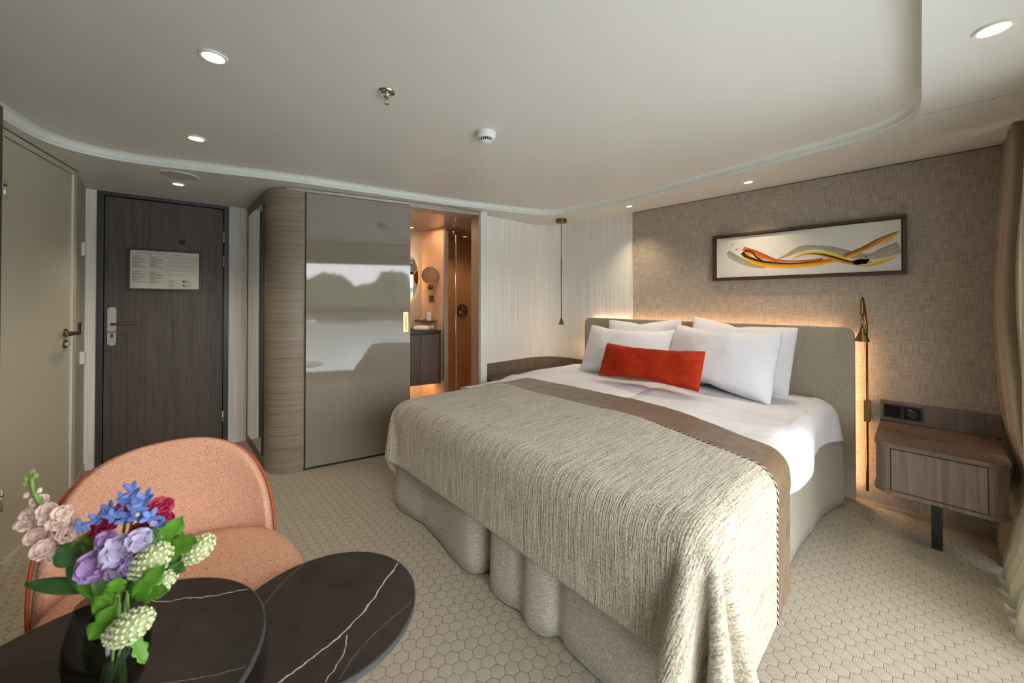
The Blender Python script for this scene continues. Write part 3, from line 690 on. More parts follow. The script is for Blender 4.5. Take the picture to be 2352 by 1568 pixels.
sc = thing('soap_dish', 'white oval soap dish on the left of the bathroom shelf', 'dish', WF.p(0.07, -0.05, 1.022))
lathe('dish_bowl', [(0.0, 0.001), (0.03, 0.001), (0.045, 0.02), (0.042, 0.02), (0.028, 0.006), (0.0, 0.006)], WF.p(0.07, -0.05, 1.0221), 'white_plastic', sc, 32)
cu_ = thing('tumbler', 'frosted white tumbler standing on the bathroom shelf', 'glass', WF.p(0.19, -0.05, 1.022))
lathe('tumbler_cup', [(0.0, 0.0), (0.028, 0.0), (0.034, 0.10), (0.031, 0.10), (0.026, 0.006), (0.0, 0.006)], WF.p(0.19, -0.05, 1.0221), 'white_plastic', cu_, 32)
# shower screen
ss = thing('shower_screen', 'bronze glass shower screen with chrome profiles in the bathroom', 'screen', BF.p(1.75, 0.82, 0.013))
boxes('wall_profile', [(1.428, 0.815, 0.013, 1.474, 0.845, 2.02)], 'alu', ss, BF, bev=0.002)
boxes('glass_panel', [(1.476, 0.826, 0.02, 1.556, 0.834, 1.985)], 'shower_glass', ss, BF)
boxes('centre_profile', [(1.557, 0.818, 0.013, 1.578, 0.842, 1.99)], 'chrome', ss, BF, bev=0.002)
boxes('glass_door', [(1.580, 0.826, 0.02, 2.20, 0.834, 1.985)], 'shower_glass', ss, BF)
tube('stabiliser_rod', [BF.p(1.527, 0.83, 1.985), BF.p(1.527, 0.80, 2.0), BF.p(1.527, 0.80, 2.054)], 0.007, 'chrome', ss)
lathe('door_knob', [(0.0, 0.03), (0.012, 0.03), (0.014, 0.012), (0.008, 0.0)], BF.p(1.61, 0.825, 1.12), 'chrome', ss, 20, axis=-BF.v)
mx_ = thing('shower_mixer', 'round dark shower mixer on the shower wall behind glass', 'mixer', BF.p(1.98, 1.64, 1.1))
lathe('mixer_plate', [(0.0, 0.012), (0.085, 0.012), (0.088, 0.0)], BF.p(1.975, 1.659, 1.115), 'black_gloss', mx_, 48, axis=-BF.v)
lathe('mixer_dial', [(0.0, 0.04), (0.030, 0.04), (0.034, 0.0)], BF.p(1.975, 1.647, 1.14), 'bronze_handle', mx_, 32, axis=-BF.v)
lathe('mixer_button', [(0.0, 0.03), (0.022, 0.03), (0.024, 0.0)], BF.p(1.975, 1.647, 1.075), 'bronze_handle', mx_, 32, axis=-BF.v)
tube('hand_shower', [BF.p(1.86, 1.62, 1.02), BF.p(1.93, 1.62, 1.035)], 0.014, 'chrome', mx_)

# ------------------------------------------------------------------ ceiling fittings
def downlight(x, y, z, r, label, power, group='ceiling downlights', ang=100, mat='lens'):
    t = thing('downlight', label, 'ceiling light', (x, y, z), 0, group)
    lathe('trim_ring', [(r * 0.72, -0.001), (r * 0.80, -0.006), (r * 0.97, -0.006), (r, -0.003), (r, 0.0)], (x, y, z - 0.0005), 'white_trim', t, 48)
    lathe('lens', [(0.0, -0.0015), (r * 0.72, -0.0015)], (x, y, z - 0.0005), mat, t, 40)
    spot('lamp', (x, y, z - 0.012), power, (1, 0.80, 0.58), ang, 0.9, t, 0.03)
downlight(0.144, 1.729, Z2, 0.043, 'large round downlight in the raised ceiling, left of the sprinkler', 15.0)
downlight(0.151, 2.663, Z2, 0.043, 'round downlight in the raised ceiling near the entrance side edge', 15.0)
downlight(0.106, 3.575, S, 0.040, 'round downlight in the lowered ceiling just before the entrance door', 15.0)
downlight(3.012, 1.73, S, 0.034, 'small downlight above the left end of the headboard', 15.0)
downlight(2.999, 0.81, S, 0.034, 'small downlight above the framed abstract painting', 15.0)
downlight(1.85, -0.157, S, 0.043, 'round downlight in the lowered ceiling near the curtains, top right', 15.0)
q = BF.p(1.10, 0.98, 2.055); downlight(q.x, q.y, 2.055, 0.035, 'small downlight in the bathroom ceiling seen through the doorway', 3.0, 'ceiling downlights')
q = BF.p(1.85, 1.25, 2.055); downlight(q.x, q.y, 2.055, 0.035, 'added downlight in the shower ceiling that brightens the wall behind the bronze glass', 12.0, 'ceiling downlights', 130)  # extra lamp, added to brighten the shower wall seen through the glass
area('bathroom_area_light', BF.p(1.0, 0.7, 2.05), (0, 0, 0), 0.8, 0.4, 4.0, (1, 0.62, 0.36))  # warm area light below the bathroom ceiling
spk = thing('ceiling_speaker', 'flat round grey speaker grille in the lowered ceiling by the entrance', 'speaker', (0.102, 3.335, S))
lathe('grille', [(0.0, -0.004), (0.098, -0.004)], (0.102, 3.335, S), plain('grille_mesh', (186, 184, 176), 0.7), spk, 56)
lathe('speaker_rim', [(0.098, -0.004), (0.103, -0.005), (0.107, -0.003), (0.108, 0)], (0.102, 3.335, S), 'white_plastic', spk, 56)
sp = thing('sprinkler', 'chrome fire sprinkler head hanging from the raised ceiling', 'sprinkler', (0.702, 1.525, Z2))
c = (0.702, 1.525, Z2)
lathe('rosette', [(0.030, -0.0005), (0.034, -0.002), (0.032, -0.006), (0.020, -0.010)], c, 'chrome', sp, 36)
lathe('body', [(0.017, -0.008), (0.014, -0.016), (0.014, -0.026), (0.010, -0.030), (0.0, -0.031)], c, 'chrome', sp, 28)
for sgn in (-1, 1):
    tube('frame_arm', smoothpath([(c[0] + 0.007 * sgn, c[1], Z2 - 0.030), (c[0] + 0.011 * sgn, c[1], Z2 - 0.040), (c[0] + 0.004 * sgn, c[1], Z2 - 0.052)], 4), 0.0016, 'chrome', sp, 8)
tube('bulb', [(c[0], c[1], Z2 - 0.031), (c[0], c[1], Z2 - 0.050)], 0.002, 'chrome', sp, 8)
lathe('deflector', [(0.0, -0.055), (0.010, -0.054), (0.010, -0.0525), (0.0, -0.052)], c, 'chrome', sp, 16)
sd = thing('smoke_detector', 'white dome smoke detector on the raised ceiling', 'smoke detector', (1.256, 1.544, Z2))
c = (1.256, 1.548, Z2)
lathe('detector_base', [(0.052, 0.0), (0.0525, -0.008), (0.051, -0.012)], c, 'white_plastic', sd, 48)
lathe('detector_body', [(0.050, -0.012), (0.050, -0.022), (0.044, -0.030), (0.038, -0.033)], c, 'white_plastic', sd, 48)
lathe('sensor_chamber', [(0.031, -0.031), (0.030, -0.047)], c, 'black', sd, 32)
for k in range(20):
    a = 2 * math.pi * k / 20; ca, sa = math.cos(a), math.sin(a)
    tube('guard_rib', [(c[0] + 0.040 * ca, c[1] + 0.040 * sa, Z2 - 0.032), (c[0] + 0.030 * ca, c[1] + 0.030 * sa, Z2 - 0.048)], 0.0018, 'white_plastic', sd, 6)
lathe('detector_cap', [(0.031, -0.046), (0.030, -0.050), (0.024, -0.053), (0.003, -0.054), (0.0025, -0.053), (0.0, -0.053)], c, 'white_plastic', sd, 32)

# wall controls on the short return by the entrance
lb = thing('light_switch', 'black double light switch on the wall left of the entrance door', 'switch', (-0.386, 3.90, 1.0))
boxes('switch_plate', [(-0.3855, 3.855, 1.018, -0.376, 3.945, 1.100)], 'black', lb, bev=0.002)
boxes('switch_rocker', [(-0.3759, 3.865, 1.028, -0.372, 3.899, 1.090)], 'black_gloss', lb, bev=0.001)
boxes('switch_rocker', [(-0.3759, 3.901, 1.028, -0.372, 3.935, 1.090)], 'black_gloss', lb, bev=0.001)
cb = thing('emergency_call_button', 'white wall box beneath the black switch left of the entrance door', 'wall box', (-0.386, 3.96, 0.81))
boxes('box_body', [(-0.3855, 3.925, 0.812, -0.362, 3.985, 0.896)], 'white_plastic', cb, bev=0.003)
boxes('box_face', [(-0.3619, 3.93, 0.82, -0.359, 3.98, 0.888)], 'white_plastic', cb, bev=0.002)
cc = thing('door_contact', 'narrow white sensor box above the black switch left of the entrance door', 'sensor', (-0.386, 4.0, 1.56))
boxes('box_body', [(-0.3855, 3.985, 1.566, -0.366, 4.020, 1.656)], 'white_plastic', cc, bev=0.003)
boxes('box_base', [(-0.3857, 3.981, 1.562, -0.3830, 4.024, 1.660)], 'white_trim', cc)

# points of the draped cloth and the pillows
DATA_THROW = [
1953,610,20,-1980,-646,-20,36,0,24,30,58,-18,-1,-1,7,-3,3,2,-3,4,-1,0,0,0,2,-2,1,5,-9,0,3,-22,1,-15,-26,0,-18,-11,-1,-7,0,0,10,4,0,17,25,-5,-4,34,-8,-24,12,-4,-17,-4,-1,-3,-2,0,3,1,1,17,5,-1,25,-11,2,6,-18,0,1,-4,0,1,0,1,-1,-1,-1,0,1,0,0,1,0,0,-1,1,
0,0,-1,0,-1,0,0,0,0,0,1,1,0,-1,-1,0,2,0,0,-1,1,0,1,-1,0,-1,0,0,1,1,0,-1,-1,0,-1,0,0,1,1,0,-1,-1,1,1,0,-1,1,1,0,-1,-1,0,1,0,0,-1,0,0,0,1,0,-1,-1,0,0,0,0,1,1,0,0,-1,0,0,0,0,1,1,0,0,-1,0,-1,0,0,0,1,0,-1,-1,
0,0,0,0,1,1,0,0,-1,0,1,0,1,0,0,-1823,-106,-158,1781,73,190,25,3,-2,26,25,-14,-2,16,-2,-5,11,2,-4,5,-1,-1,1,0,1,-1,1,5,-6,-1,5,-18,2,-8,-27,0,-21,-18,0,-11,-1,-1,7,3,-1,17,21,-3,3,32,-7,-23,19,-5,-20,-3,-2,-7,-4,0,6,3,0,18,4,1,23,-14,1,7,-16,0,0,-3,0,
0,-2,0,0,1,0,0,2,1,0,0,-1,1,0,0,-1,-1,0,0,0,1,0,-1,-1,0,0,0,0,1,1,0,0,-1,0,0,0,0,0,1,0,1,-1,0,0,0,0,-1,1,0,-1,-1,0,1,0,0,-1,1,0,2,-1,0,-1,0,0,1,0,0,-1,1,0,-1,-1,0,1,0,1,-1,1,-1,1,-1,0,0,0,0,1,1,0,-1,-1,
0,1,0,0,-1,1,0,0,-1,0,0,0,0,-1,1,0,0,-1,0,1,0,0,0,0,0,1,1,0,0,-1,-1830,-71,-173,1795,37,206,12,1,-2,23,11,-9,9,20,-4,-3,16,-2,-4,10,-1,-4,4,0,0,1,1,3,-5,-1,6,-12,1,0,-27,1,-20,-23,0,-19,-6,-1,6,4,0,15,17,-4,10,28,-5,-22,26,-7,-21,-2,-2,-10,-4,0,
6,3,0,19,4,1,24,-15,1,5,-17,0,0,-2,1,0,-2,-1,0,2,0,0,3,0,0,0,0,0,-1,1,0,-1,-1,0,0,0,0,-1,1,0,0,-1,1,1,0,-1,0,1,0,0,-1,0,1,0,0,-1,1,0,1,-1,0,-1,0,0,-1,0,0,1,1,0,-1,-1,0,2,0,0,0,1,0,-1,-1,0,0,0,0,-1,1,0,1,-1,
0,-1,0,0,1,1,0,1,-1,0,-1,0,0,0,1,0,1,-1,1,-1,0,-1,0,0,0,-1,1,0,1,-1,0,-1,0,0,1,1,0,0,-1,0,1,0,0,0,1,-1814,-40,-190,1772,9,223,7,-2,-2,23,2,-5,16,14,-6,4,19,-3,-2,15,-2,-6,9,0,-3,4,-1,1,-3,0,7,-8,1,4,-24,0,-14,-27,2,-23,-11,-2,-2,2,-1,
15,14,-3,14,26,-3,-15,28,-8,-26,4,-2,-12,-6,-1,5,3,0,23,3,1,22,-17,1,4,-14,0,0,-3,0,0,-1,0,0,3,0,0,1,1,0,2,-1,0,-2,0,0,-1,1,0,0,-1,0,-1,0,0,1,1,0,-1,-1,0,1,0,0,0,1,0,1,-1,0,-1,0,0,1,0,1,-1,1,-1,-1,-1,0,0,0,0,1,1,0,1,-1,
0,-1,0,0,1,1,0,-1,-1,0,0,0,0,-1,1,0,1,-1,0,0,0,0,0,1,0,0,-1,0,1,0,0,-1,0,0,0,1,0,0,-1,0,-1,0,0,1,1,0,-1,-1,0,1,0,1,1,1,-1,-1,-1,0,1,0,-1786,-16,-205,1734,-8,239,8,-6,0,17,-4,-3,20,5,-5,13,17,-6,2,19,-3,-5,15,-1,-5,6,-1,-1,2,0,
5,-7,1,7,-17,0,-7,-30,1,-24,-18,-1,-10,2,0,12,10,-4,18,21,-2,-9,32,-7,-28,9,-5,-14,-7,0,4,3,0,25,3,1,21,-19,1,3,-13,1,0,-3,-1,0,0,0,0,3,0,0,3,0,0,-1,1,0,-1,-1,0,-1,0,0,0,1,0,0,-1,0,-1,0,0,0,1,0,1,-1,0,0,0,0,1,0,0,-1,1,0,1,-1,
0,-1,0,0,-1,1,0,0,-1,0,1,0,0,1,1,0,0,-1,1,-1,0,-1,0,1,0,0,-1,0,-1,0,0,1,1,0,0,-1,0,0,0,0,1,0,0,-1,1,0,0,-1,0,0,0,0,-1,1,0,1,-1,0,0,0,0,0,1,0,-1,-1,0,2,0,0,-1,1,0,1,-1,-1751,-2,-223,1693,-12,258,5,-10,0,12,-7,-2,19,-3,-3,
19,9,-6,11,19,-5,-1,19,-2,-6,11,-2,-5,6,0,3,-2,0,7,-13,1,1,-29,1,-20,-24,0,-20,-3,-2,9,10,-3,19,15,-1,-1,34,-6,-29,14,-7,-17,-7,1,3,3,-1,27,3,1,20,-22,1,2,-10,0,0,-5,0,0,3,0,0,3,1,-1,2,-1,1,-1,0,1,-1,1,-1,-1,-1,0,0,0,0,0,1,0,-1,-1,0,0,0,
0,1,0,0,0,1,0,1,-1,0,0,0,0,-1,1,0,-1,-1,0,1,0,0,-1,1,0,1,-1,0,1,0,0,0,1,0,-1,-1,0,0,0,0,-1,1,0,1,-1,0,0,0,0,0,0,0,0,1,1,1,-1,-1,-1,0,0,0,1,0,0,-1,0,-1,0,0,1,1,0,0,-1,0,0,0,0,0,1,0,0,-1,0,0,0,0,1,1,
-1713,2,-243,1651,-7,278,3,-8,-1,7,-11,0,14,-8,-2,21,-2,-5,18,14,-5,8,21,-5,-4,16,-2,-7,11,-1,-1,2,0,5,-7,1,7,-25,0,-13,-31,1,-27,-7,-1,3,8,-4,19,10,0,7,32,-6,-28,22,-7,-21,-6,-1,2,3,0,29,0,1,19,-22,2,1,-9,-1,-1,-4,0,1,3,0,0,4,0,0,2,1,0,-2,-1,0,-2,0,
0,0,1,0,0,-1,0,0,0,0,-1,0,0,0,1,0,1,-1,1,0,0,-1,1,1,0,0,-1,0,-1,0,0,-1,1,0,1,-1,0,-1,0,0,2,1,0,-1,-1,0,1,0,0,-1,1,0,0,-1,0,-1,0,0,1,0,0,0,1,0,0,-1,0,0,0,0,1,1,0,-1,-1,0,0,0,0,-1,1,0,1,-1,0,0,0,1,0,1,
-1,0,-1,0,0,0,0,0,1,0,0,-1,0,1,0,-1676,-2,-260,1615,2,296,0,-2,0,1,-10,0,8,-12,-2,18,-10,-2,22,3,-5,17,16,-5,3,22,-5,-5,16,-2,-7,6,1,3,-1,-1,9,-18,1,-6,-33,1,-25,-17,-2,-9,8,-3,18,6,0,13,28,-4,-22,29,-8,-28,-4,-1,4,1,-1,28,1,1,19,-25,1,0,-7,0,-1,-4,0,
1,5,1,0,5,-1,0,0,0,0,-3,1,0,-1,-1,0,0,0,0,0,0,0,0,1,0,-1,-1,0,0,0,0,1,1,0,0,-1,0,1,0,0,0,1,0,-1,-1,0,-1,0,0,1,1,0,0,-1,1,0,0,-1,0,1,0,1,-1,0,-1,0,0,0,0,0,-1,1,0,1,-1,0,0,0,0,0,1,0,0,-1,0,1,0,0,-1,1,
0,0,-1,0,-1,0,0,1,1,0,0,-1,0,0,0,0,0,1,0,0,-1,0,0,0,0,0,0,0,1,1,-1638,-12,-280,1577,14,315,0,2,0,0,-4,0,1,-10,0,9,-15,-1,21,-9,-4,23,6,-6,15,20,-5,-1,21,-4,-8,14,0,-3,3,-1,9,-10,0,2,-32,2,-22,-24,-1,-17,4,-4,12,3,0,18,23,-3,-14,33,-7,-33,1,-4,
2,1,0,31,-2,2,16,-25,0,-1,-7,0,1,-1,0,0,5,0,0,4,1,0,0,-1,0,-3,0,0,-1,0,0,0,1,0,0,-1,0,0,0,0,-1,1,0,0,-1,0,1,0,0,0,1,0,1,-1,0,0,0,0,-1,1,0,0,-1,0,-1,0,0,1,1,0,0,-1,0,1,0,0,-1,0,0,0,1,0,0,-1,0,-1,0,1,1,1,
-1,0,-1,0,0,0,0,1,1,0,-1,-1,0,0,0,0,0,1,0,-1,-1,0,1,0,0,0,1,0,0,-1,0,0,0,0,0,0,0,0,1,0,0,-1,0,1,0,-1601,-13,-297,1540,9,333,0,5,0,1,4,0,-1,-2,0,0,-12,0,11,-16,-1,25,-10,-5,24,12,-6,10,22,-6,-5,21,-2,-7,10,-1,2,-4,0,10,-24,1,-14,-31,0,
-26,-3,-4,6,1,1,21,17,-3,-6,36,-7,-35,7,-5,-3,0,1,34,-3,0,15,-26,1,-2,-7,1,1,2,-1,0,5,0,-1,4,0,1,-2,0,0,-2,1,0,-1,-1,0,0,0,0,0,1,1,0,-1,-1,0,0,0,-2,1,0,2,-1,0,0,0,0,1,1,0,0,-1,0,-1,0,0,0,1,0,-1,-1,0,1,0,0,0,0,0,1,1,
0,-1,-1,0,0,0,0,0,1,0,-1,-1,0,1,0,0,0,1,0,0,-1,0,1,0,0,-1,1,0,0,-1,0,0,0,1,-1,1,-1,1,-1,0,0,0,0,0,0,0,0,1,0,0,-1,0,0,0,0,0,1,0,1,-1,-1576,16,-316,1526,-40,352,-9,14,0,-3,9,0,2,6,0,-1,-1,0,1,-11,1,11,-20,-3,30,-7,-5,23,17,-7,
4,25,-5,-8,17,-2,-3,5,0,9,-15,0,-4,-35,1,-26,-11,-3,-6,0,-1,22,10,0,4,36,-8,-36,16,-5,-8,-3,-1,36,-4,2,12,-25,0,0,-8,0,0,5,0,-1,6,1,1,2,-1,0,-2,0,0,-3,0,0,0,1,0,0,-1,0,0,0,0,0,1,0,0,-1,0,-2,0,0,2,1,0,0,-1,0,1,0,0,0,1,0,-1,-1,
1,0,0,-1,-1,1,0,1,-1,0,0,0,0,1,0,0,-1,1,0,0,-1,0,0,0,0,-1,1,0,1,-1,0,0,0,0,1,1,0,-1,-1,0,0,0,0,0,1,0,-1,-1,0,2,0,0,-1,1,0,-1,-1,0,1,0,0,0,0,0,0,1,1,0,-1,-1,0,0,0,1,1,-1600,50,-339,1583,-70,376,-19,-8,-1,-20,11,-1,-5,11,0,
1,10,0,-1,1,1,0,-10,-1,16,-24,-2,32,-3,-7,20,23,-7,-1,25,-4,-9,14,-1,4,-6,0,6,-30,1,-24,-22,-4,-14,-4,1,18,7,-1,11,31,-6,-29,26,-7,-18,-4,0,39,-7,1,10,-24,0,-1,-7,0,1,7,0,0,7,0,0,0,0,0,-3,1,0,-2,-1,0,0,0,0,0,1,0,0,-1,0,0,0,0,0,1,0,-2,-1,
0,2,0,0,1,1,0,-1,-1,0,1,0,0,-1,1,0,0,-1,0,-1,0,0,1,0,0,0,1,0,1,-1,0,-1,0,1,0,1,-1,0,-1,0,-1,0,0,1,1,0,1,-1,0,-1,0,0,0,1,0,0,-1,0,-1,0,0,1,1,0,1,-1,0,-1,0,0,-1,0,0,1,1,0,0,-1,0,0,0,0,0,1,0,1,-1,0,-2,0,
-1632,80,-360,1620,-94,399,-4,-3,-1,-9,-7,-1,-23,2,0,-11,13,-1,-2,12,1,1,4,-1,-1,-10,0,19,-25,-2,36,2,-9,15,28,-7,-7,24,-3,-5,5,0,9,-20,0,-15,-30,-2,-19,-11,-1,9,4,0,18,25,-3,-22,34,-9,-25,-3,-2,41,-9,2,6,-25,0,0,-3,0,1,8,1,0,6,-1,-1,-2,0,1,-3,0,1,-1,1,-1,0,-1,
0,0,0,0,0,1,0,0,-1,0,0,0,0,-1,1,0,0,-1,0,2,0,0,0,1,0,-1,-1,0,0,0,0,0,0,0,-1,1,0,1,-1,0,1,0,0,-1,1,0,0,-1,0,0,0,0,0,1,0,0,-1,0,0,0,0,0,1,0,0,-1,0,0,0,1,-1,1,-1,1,-1,0,0,0,0,0,0,0,1,1,0,-2,-1,0,1,0,
0,0,1,0,0,-1,0,0,0,0,1,1,0,-2,-1,-1669,98,-382,1660,-105,420,-3,-6,0,-3,-4,1,-3,-3,-1,-19,-5,-1,-18,9,-1,-6,15,1,1,7,-1,-1,-8,0,24,-28,-3,38,11,-10,7,31,-7,-10,19,-1,3,-9,-1,-4,-28,-1,-20,-22,-1,1,0,1,19,19,-3,-11,37,-9,-33,3,-2,42,-13,1,4,-25,0,0,1,0,1,10,0,
-1,4,0,1,-4,1,0,-3,-1,0,0,0,0,0,1,0,0,-1,0,0,0,0,0,1,0,0,-1,0,-1,0,0,1,1,0,0,-1,1,1,0,-1,-1,1,0,0,-1,0,0,0,0,-1,0,0,1,1,0,1,-1,0,-1,0,0,0,1,0,0,-1,0,0,0,0,0,1,0,0,-1,0,0,0,0,0,1,0,0,-1,0,-1,0,0,1,1,
0,0,-1,0,0,0,0,1,0,0,-1,1,1,-1,-1,-1,1,0,0,0,1,0,1,-1,0,-1,0,0,-1,1,-1711,104,-404,1704,-105,441,-1,-3,0,-1,-5,0,-6,-8,0,0,0,0,-12,-8,-1,-20,3,0,-13,16,0,-1,10,-1,1,-6,0,31,-30,-4,35,23,-12,-2,31,-4,-7,7,-3,0,-21,-1,-7,-29,1,-17,-8,-1,20,13,0,0,37,-9,
-37,12,-5,41,-19,2,1,-24,0,2,7,1,0,9,-1,-1,2,0,1,-6,0,0,-1,1,0,0,-1,0,0,0,0,0,1,0,0,-1,0,0,0,0,0,1,0,-1,-1,0,1,0,0,1,1,0,-1,-1,0,0,0,0,0,0,0,0,1,0,0,-1,0,0,0,1,0,1,-1,0,-1,0,0,0,0,0,1,0,0,-1,0,0,0,0,0,1,
0,0,-1,0,0,0,0,0,1,0,0,-1,0,-1,0,0,1,0,0,0,1,0,1,-1,0,-1,0,0,-1,1,0,1,-1,0,0,0,1,1,1,-1,-1,-1,0,-1,0,-1752,100,-424,1744,-98,462,1,0,0,0,-2,0,-2,-6,0,-2,-6,0,-5,-6,0,-3,-2,0,-18,-6,-1,-19,12,0,-5,16,-1,1,-5,1,41,-28,-8,27,34,-11,-9,24,-4,
-7,-8,-3,6,-26,1,-24,-22,0,16,9,1,8,32,-8,-36,21,-6,37,-22,1,-2,-22,0,3,9,0,-1,11,0,1,-3,1,0,-5,-1,0,-1,0,0,2,1,0,-1,-1,0,0,0,0,0,1,1,0,-1,-1,0,0,0,-1,1,0,2,-1,0,-1,0,0,0,1,0,0,-1,0,0,0,0,0,0,0,0,1,0,0,-1,0,0,0,1,0,1,
-1,0,-1,0,0,0,0,0,1,0,0,-1,0,0,0,0,0,1,0,0,-1,0,0,0,0,0,1,0,0,-1,1,-1,0,-1,1,0,0,0,1,0,0,-1,0,0,0,0,0,1,0,0,-1,0,0,0,0,1,1,0,-2,-1,-1794,91,-446,1786,-88,484,0,1,0,1,0,0,-1,-1,0,1,-4,0,-1,-6,0,-6,-9,0,-3,-2,0,-10,-7,0,
-21,4,-1,-13,19,-1,2,-5,1,52,-20,-11,11,43,-11,-14,7,-4,7,-12,-1,-16,-37,4,8,5,-2,10,21,-4,-28,34,-8,28,-27,0,-1,-20,0,2,14,0,-1,10,0,1,-8,0,0,-2,1,0,-1,-1,0,2,0,0,-1,1,1,0,-1,-1,0,0,0,0,1,0,0,-1,0,-1,0,0,2,1,1,-1,-1,-1,0,0,0,0,0,0,0,1,
0,0,-1,0,0,0,1,0,1,-1,0,-1,0,0,0,0,0,1,0,0,-1,1,0,0,-1,0,1,0,0,-1,0,0,0,0,0,1,1,0,-1,-1,0,0,0,0,0,0,-1,1,0,1,-1,0,0,0,1,0,1,-1,0,-1,0,0,0,0,0,1,0,0,-1,1,0,0,-1,1,1,-1841,83,-469,1834,-84,506,0,1,0,-1,2,0,0,0,0,
0,2,0,1,-3,0,-1,-5,0,-1,-8,0,-9,-9,0,0,-1,0,-19,-5,-1,-22,16,0,3,-5,0,57,0,-16,-9,34,-10,3,-2,-1,3,-23,1,-17,-19,3,15,13,-3,-15,42,-11,19,-30,0,-2,-13,0,2,17,1,-1,5,-1,1,-9,0,0,0,0,1,0,1,-1,0,-1,0,0,0,1,0,1,-1,0,-1,0,0,0,0,0,1,1,0,-1,
-1,0,0,0,0,1,1,0,-1,-1,0,0,0,0,0,1,0,1,-1,0,-1,0,0,0,1,0,1,-1,0,-1,0,0,0,1,0,1,-1,0,-1,0,0,0,1,0,1,-1,0,-1,0,0,0,1,0,1,-1,0,-1,0,0,0,1,-1,0,-1,1,1,0,0,-1,1,0,0,-1,0,1,0,0,-1,1,0,0,-1,0,1,0,0,-1,0,1,0,
-1887,94,-489,1878,-100,527,2,2,0,-1,1,0,1,2,0,0,1,0,-1,2,0,0,3,1,0,-5,-1,1,-3,-1,-6,-15,1,-5,-4,0,-6,-3,0,-36,14,-2,18,-13,-1,39,13,-18,-6,33,-9,5,-22,3,1,-11,1,-10,-13,2,6,43,-12,5,-29,-3,1,18,0,2,-13,3,-1,8,-2,0,-4,1,1,0,-1,-1,0,0,0,0,1,1,0,-1,
-1,0,1,1,0,-1,-1,0,0,1,-1,1,-1,1,-1,1,0,0,-1,0,1,1,0,-1,-1,0,0,1,0,0,-1,0,1,1,-1,-1,-1,1,0,1,0,1,-1,0,-1,1,0,0,-1,0,0,1,0,1,-1,0,-1,1,0,0,-1,0,1,1,0,-1,-1,0,0,1,0,1,-1,0,-1,1,0,0,-1,0,1,1,0,-1,-1,0,0,1,0,1,
-1,1,-1,1,-1,0,-1,0,0,1,0,1,-1,0,-1,-1922,133,-517,1909,-143,557,1,0,0,1,2,-1,2,1,0,0,2,-1,1,1,1,1,3,-1,-1,2,0,1,1,0,-1,4,0,0,-13,-1,-11,-14,1,5,2,0,-22,-6,-5,-13,16,-4,45,3,-12,-4,23,-9,3,-32,6,5,13,-8,-3,-8,6,1,19,-16,2,-9,5,1,0,0,-1,0,0,
1,0,0,-1,0,0,1,0,-1,-1,0,0,1,-1,1,0,1,-1,-1,0,0,1,0,1,0,-1,-1,-1,1,0,1,0,1,0,0,-1,0,0,0,-1,0,1,1,0,-1,0,0,0,-1,0,0,1,-1,1,0,1,-1,0,0,0,-1,0,1,1,0,-1,0,-1,0,0,1,1,-1,0,-1,1,0,0,0,0,1,0,0,-1,-1,-1,0,1,1,1,
0,0,-1,0,0,0,-1,0,1,1,0,-1,0,0,0,0,-1,1,-1,2,-1,1,-1,0,0,0,1,0,0,-1,-1922,176,-560,1899,-185,603,1,-1,0,3,-1,0,0,0,-1,3,1,-1,1,-1,-1,2,2,0,2,1,-1,1,3,0,1,2,-1,1,2,0,-1,7,-1,-15,-35,-2,7,18,3,6,4,-13,-28,-6,5,34,10,-14,3,2,-4,2,-2,-5,
-1,1,-1,1,6,-6,-1,-5,2,1,2,-1,0,-1,0,0,-1,-1,-1,1,1,1,0,-1,0,-1,1,0,1,-1,0,-1,1,0,1,-1,0,0,1,0,-1,-1,0,1,0,0,-1,1,0,1,-1,0,0,0,0,0,1,0,0,-1,0,-1,1,0,1,-1,0,-1,0,0,1,1,0,-1,-1,0,1,1,0,0,-1,0,-1,1,0,1,-1,0,-1,0,
0,1,1,0,0,-1,0,-1,1,0,1,-1,0,0,0,0,-1,1,0,1,-1,0,-1,1,0,1,-1,0,0,0,0,0,1,0,-1,-1,0,1,1,0,0,-1,0,-1,1,-1893,188,-615,1868,-192,659,-1,0,0,1,0,-1,0,-2,1,1,-1,-1,0,0,0,1,-2,0,2,-1,-1,2,0,-1,2,0,-1,2,1,0,3,0,-2,1,3,-1,11,12,-11,
-23,-19,3,6,6,-1,9,2,-5,4,1,-7,6,3,-10,1,1,-2,-4,3,-5,2,-1,1,-1,-1,0,0,-1,0,1,1,-1,-1,-1,1,0,1,0,1,-1,-1,-1,1,1,1,-1,-1,-1,1,1,0,-1,0,1,1,-1,-1,-1,1,0,1,-1,1,-1,1,-1,1,-1,0,-1,1,1,1,-1,-1,-1,1,0,1,-1,0,-1,1,1,1,-1,-1,-1,1,
0,1,0,1,-1,-1,-1,0,1,0,1,-1,1,-1,1,-1,1,0,0,-1,-1,1,0,1,-1,1,-1,0,-1,1,0,1,-1,1,-1,1,-1,1,-1,0,-1,1,1,1,-1,-1,-1,1,0,1,-1,1,0,1,-1,-1,-1,0,1,1,-1860,163,-664,1834,-167,708,1,0,0,-1,2,0,0,-1,0,0,-1,0,0,0,1,0,0,-1,0,0,0,1,-2,0,
-1,-1,-1,1,-1,1,0,-1,-1,5,-2,-1,7,3,-5,3,3,-12,2,2,-4,1,-2,4,3,1,-8,7,1,-8,3,1,-5,-7,4,-7,2,-1,3,0,-1,0,0,-1,0,-1,1,0,1,-1,-1,0,1,1,0,-1,0,0,0,0,-1,1,0,1,-1,-1,0,1,1,-1,-1,0,1,0,0,0,1,-1,-1,-1,1,1,0,-1,0,1,1,-1,-1,0,
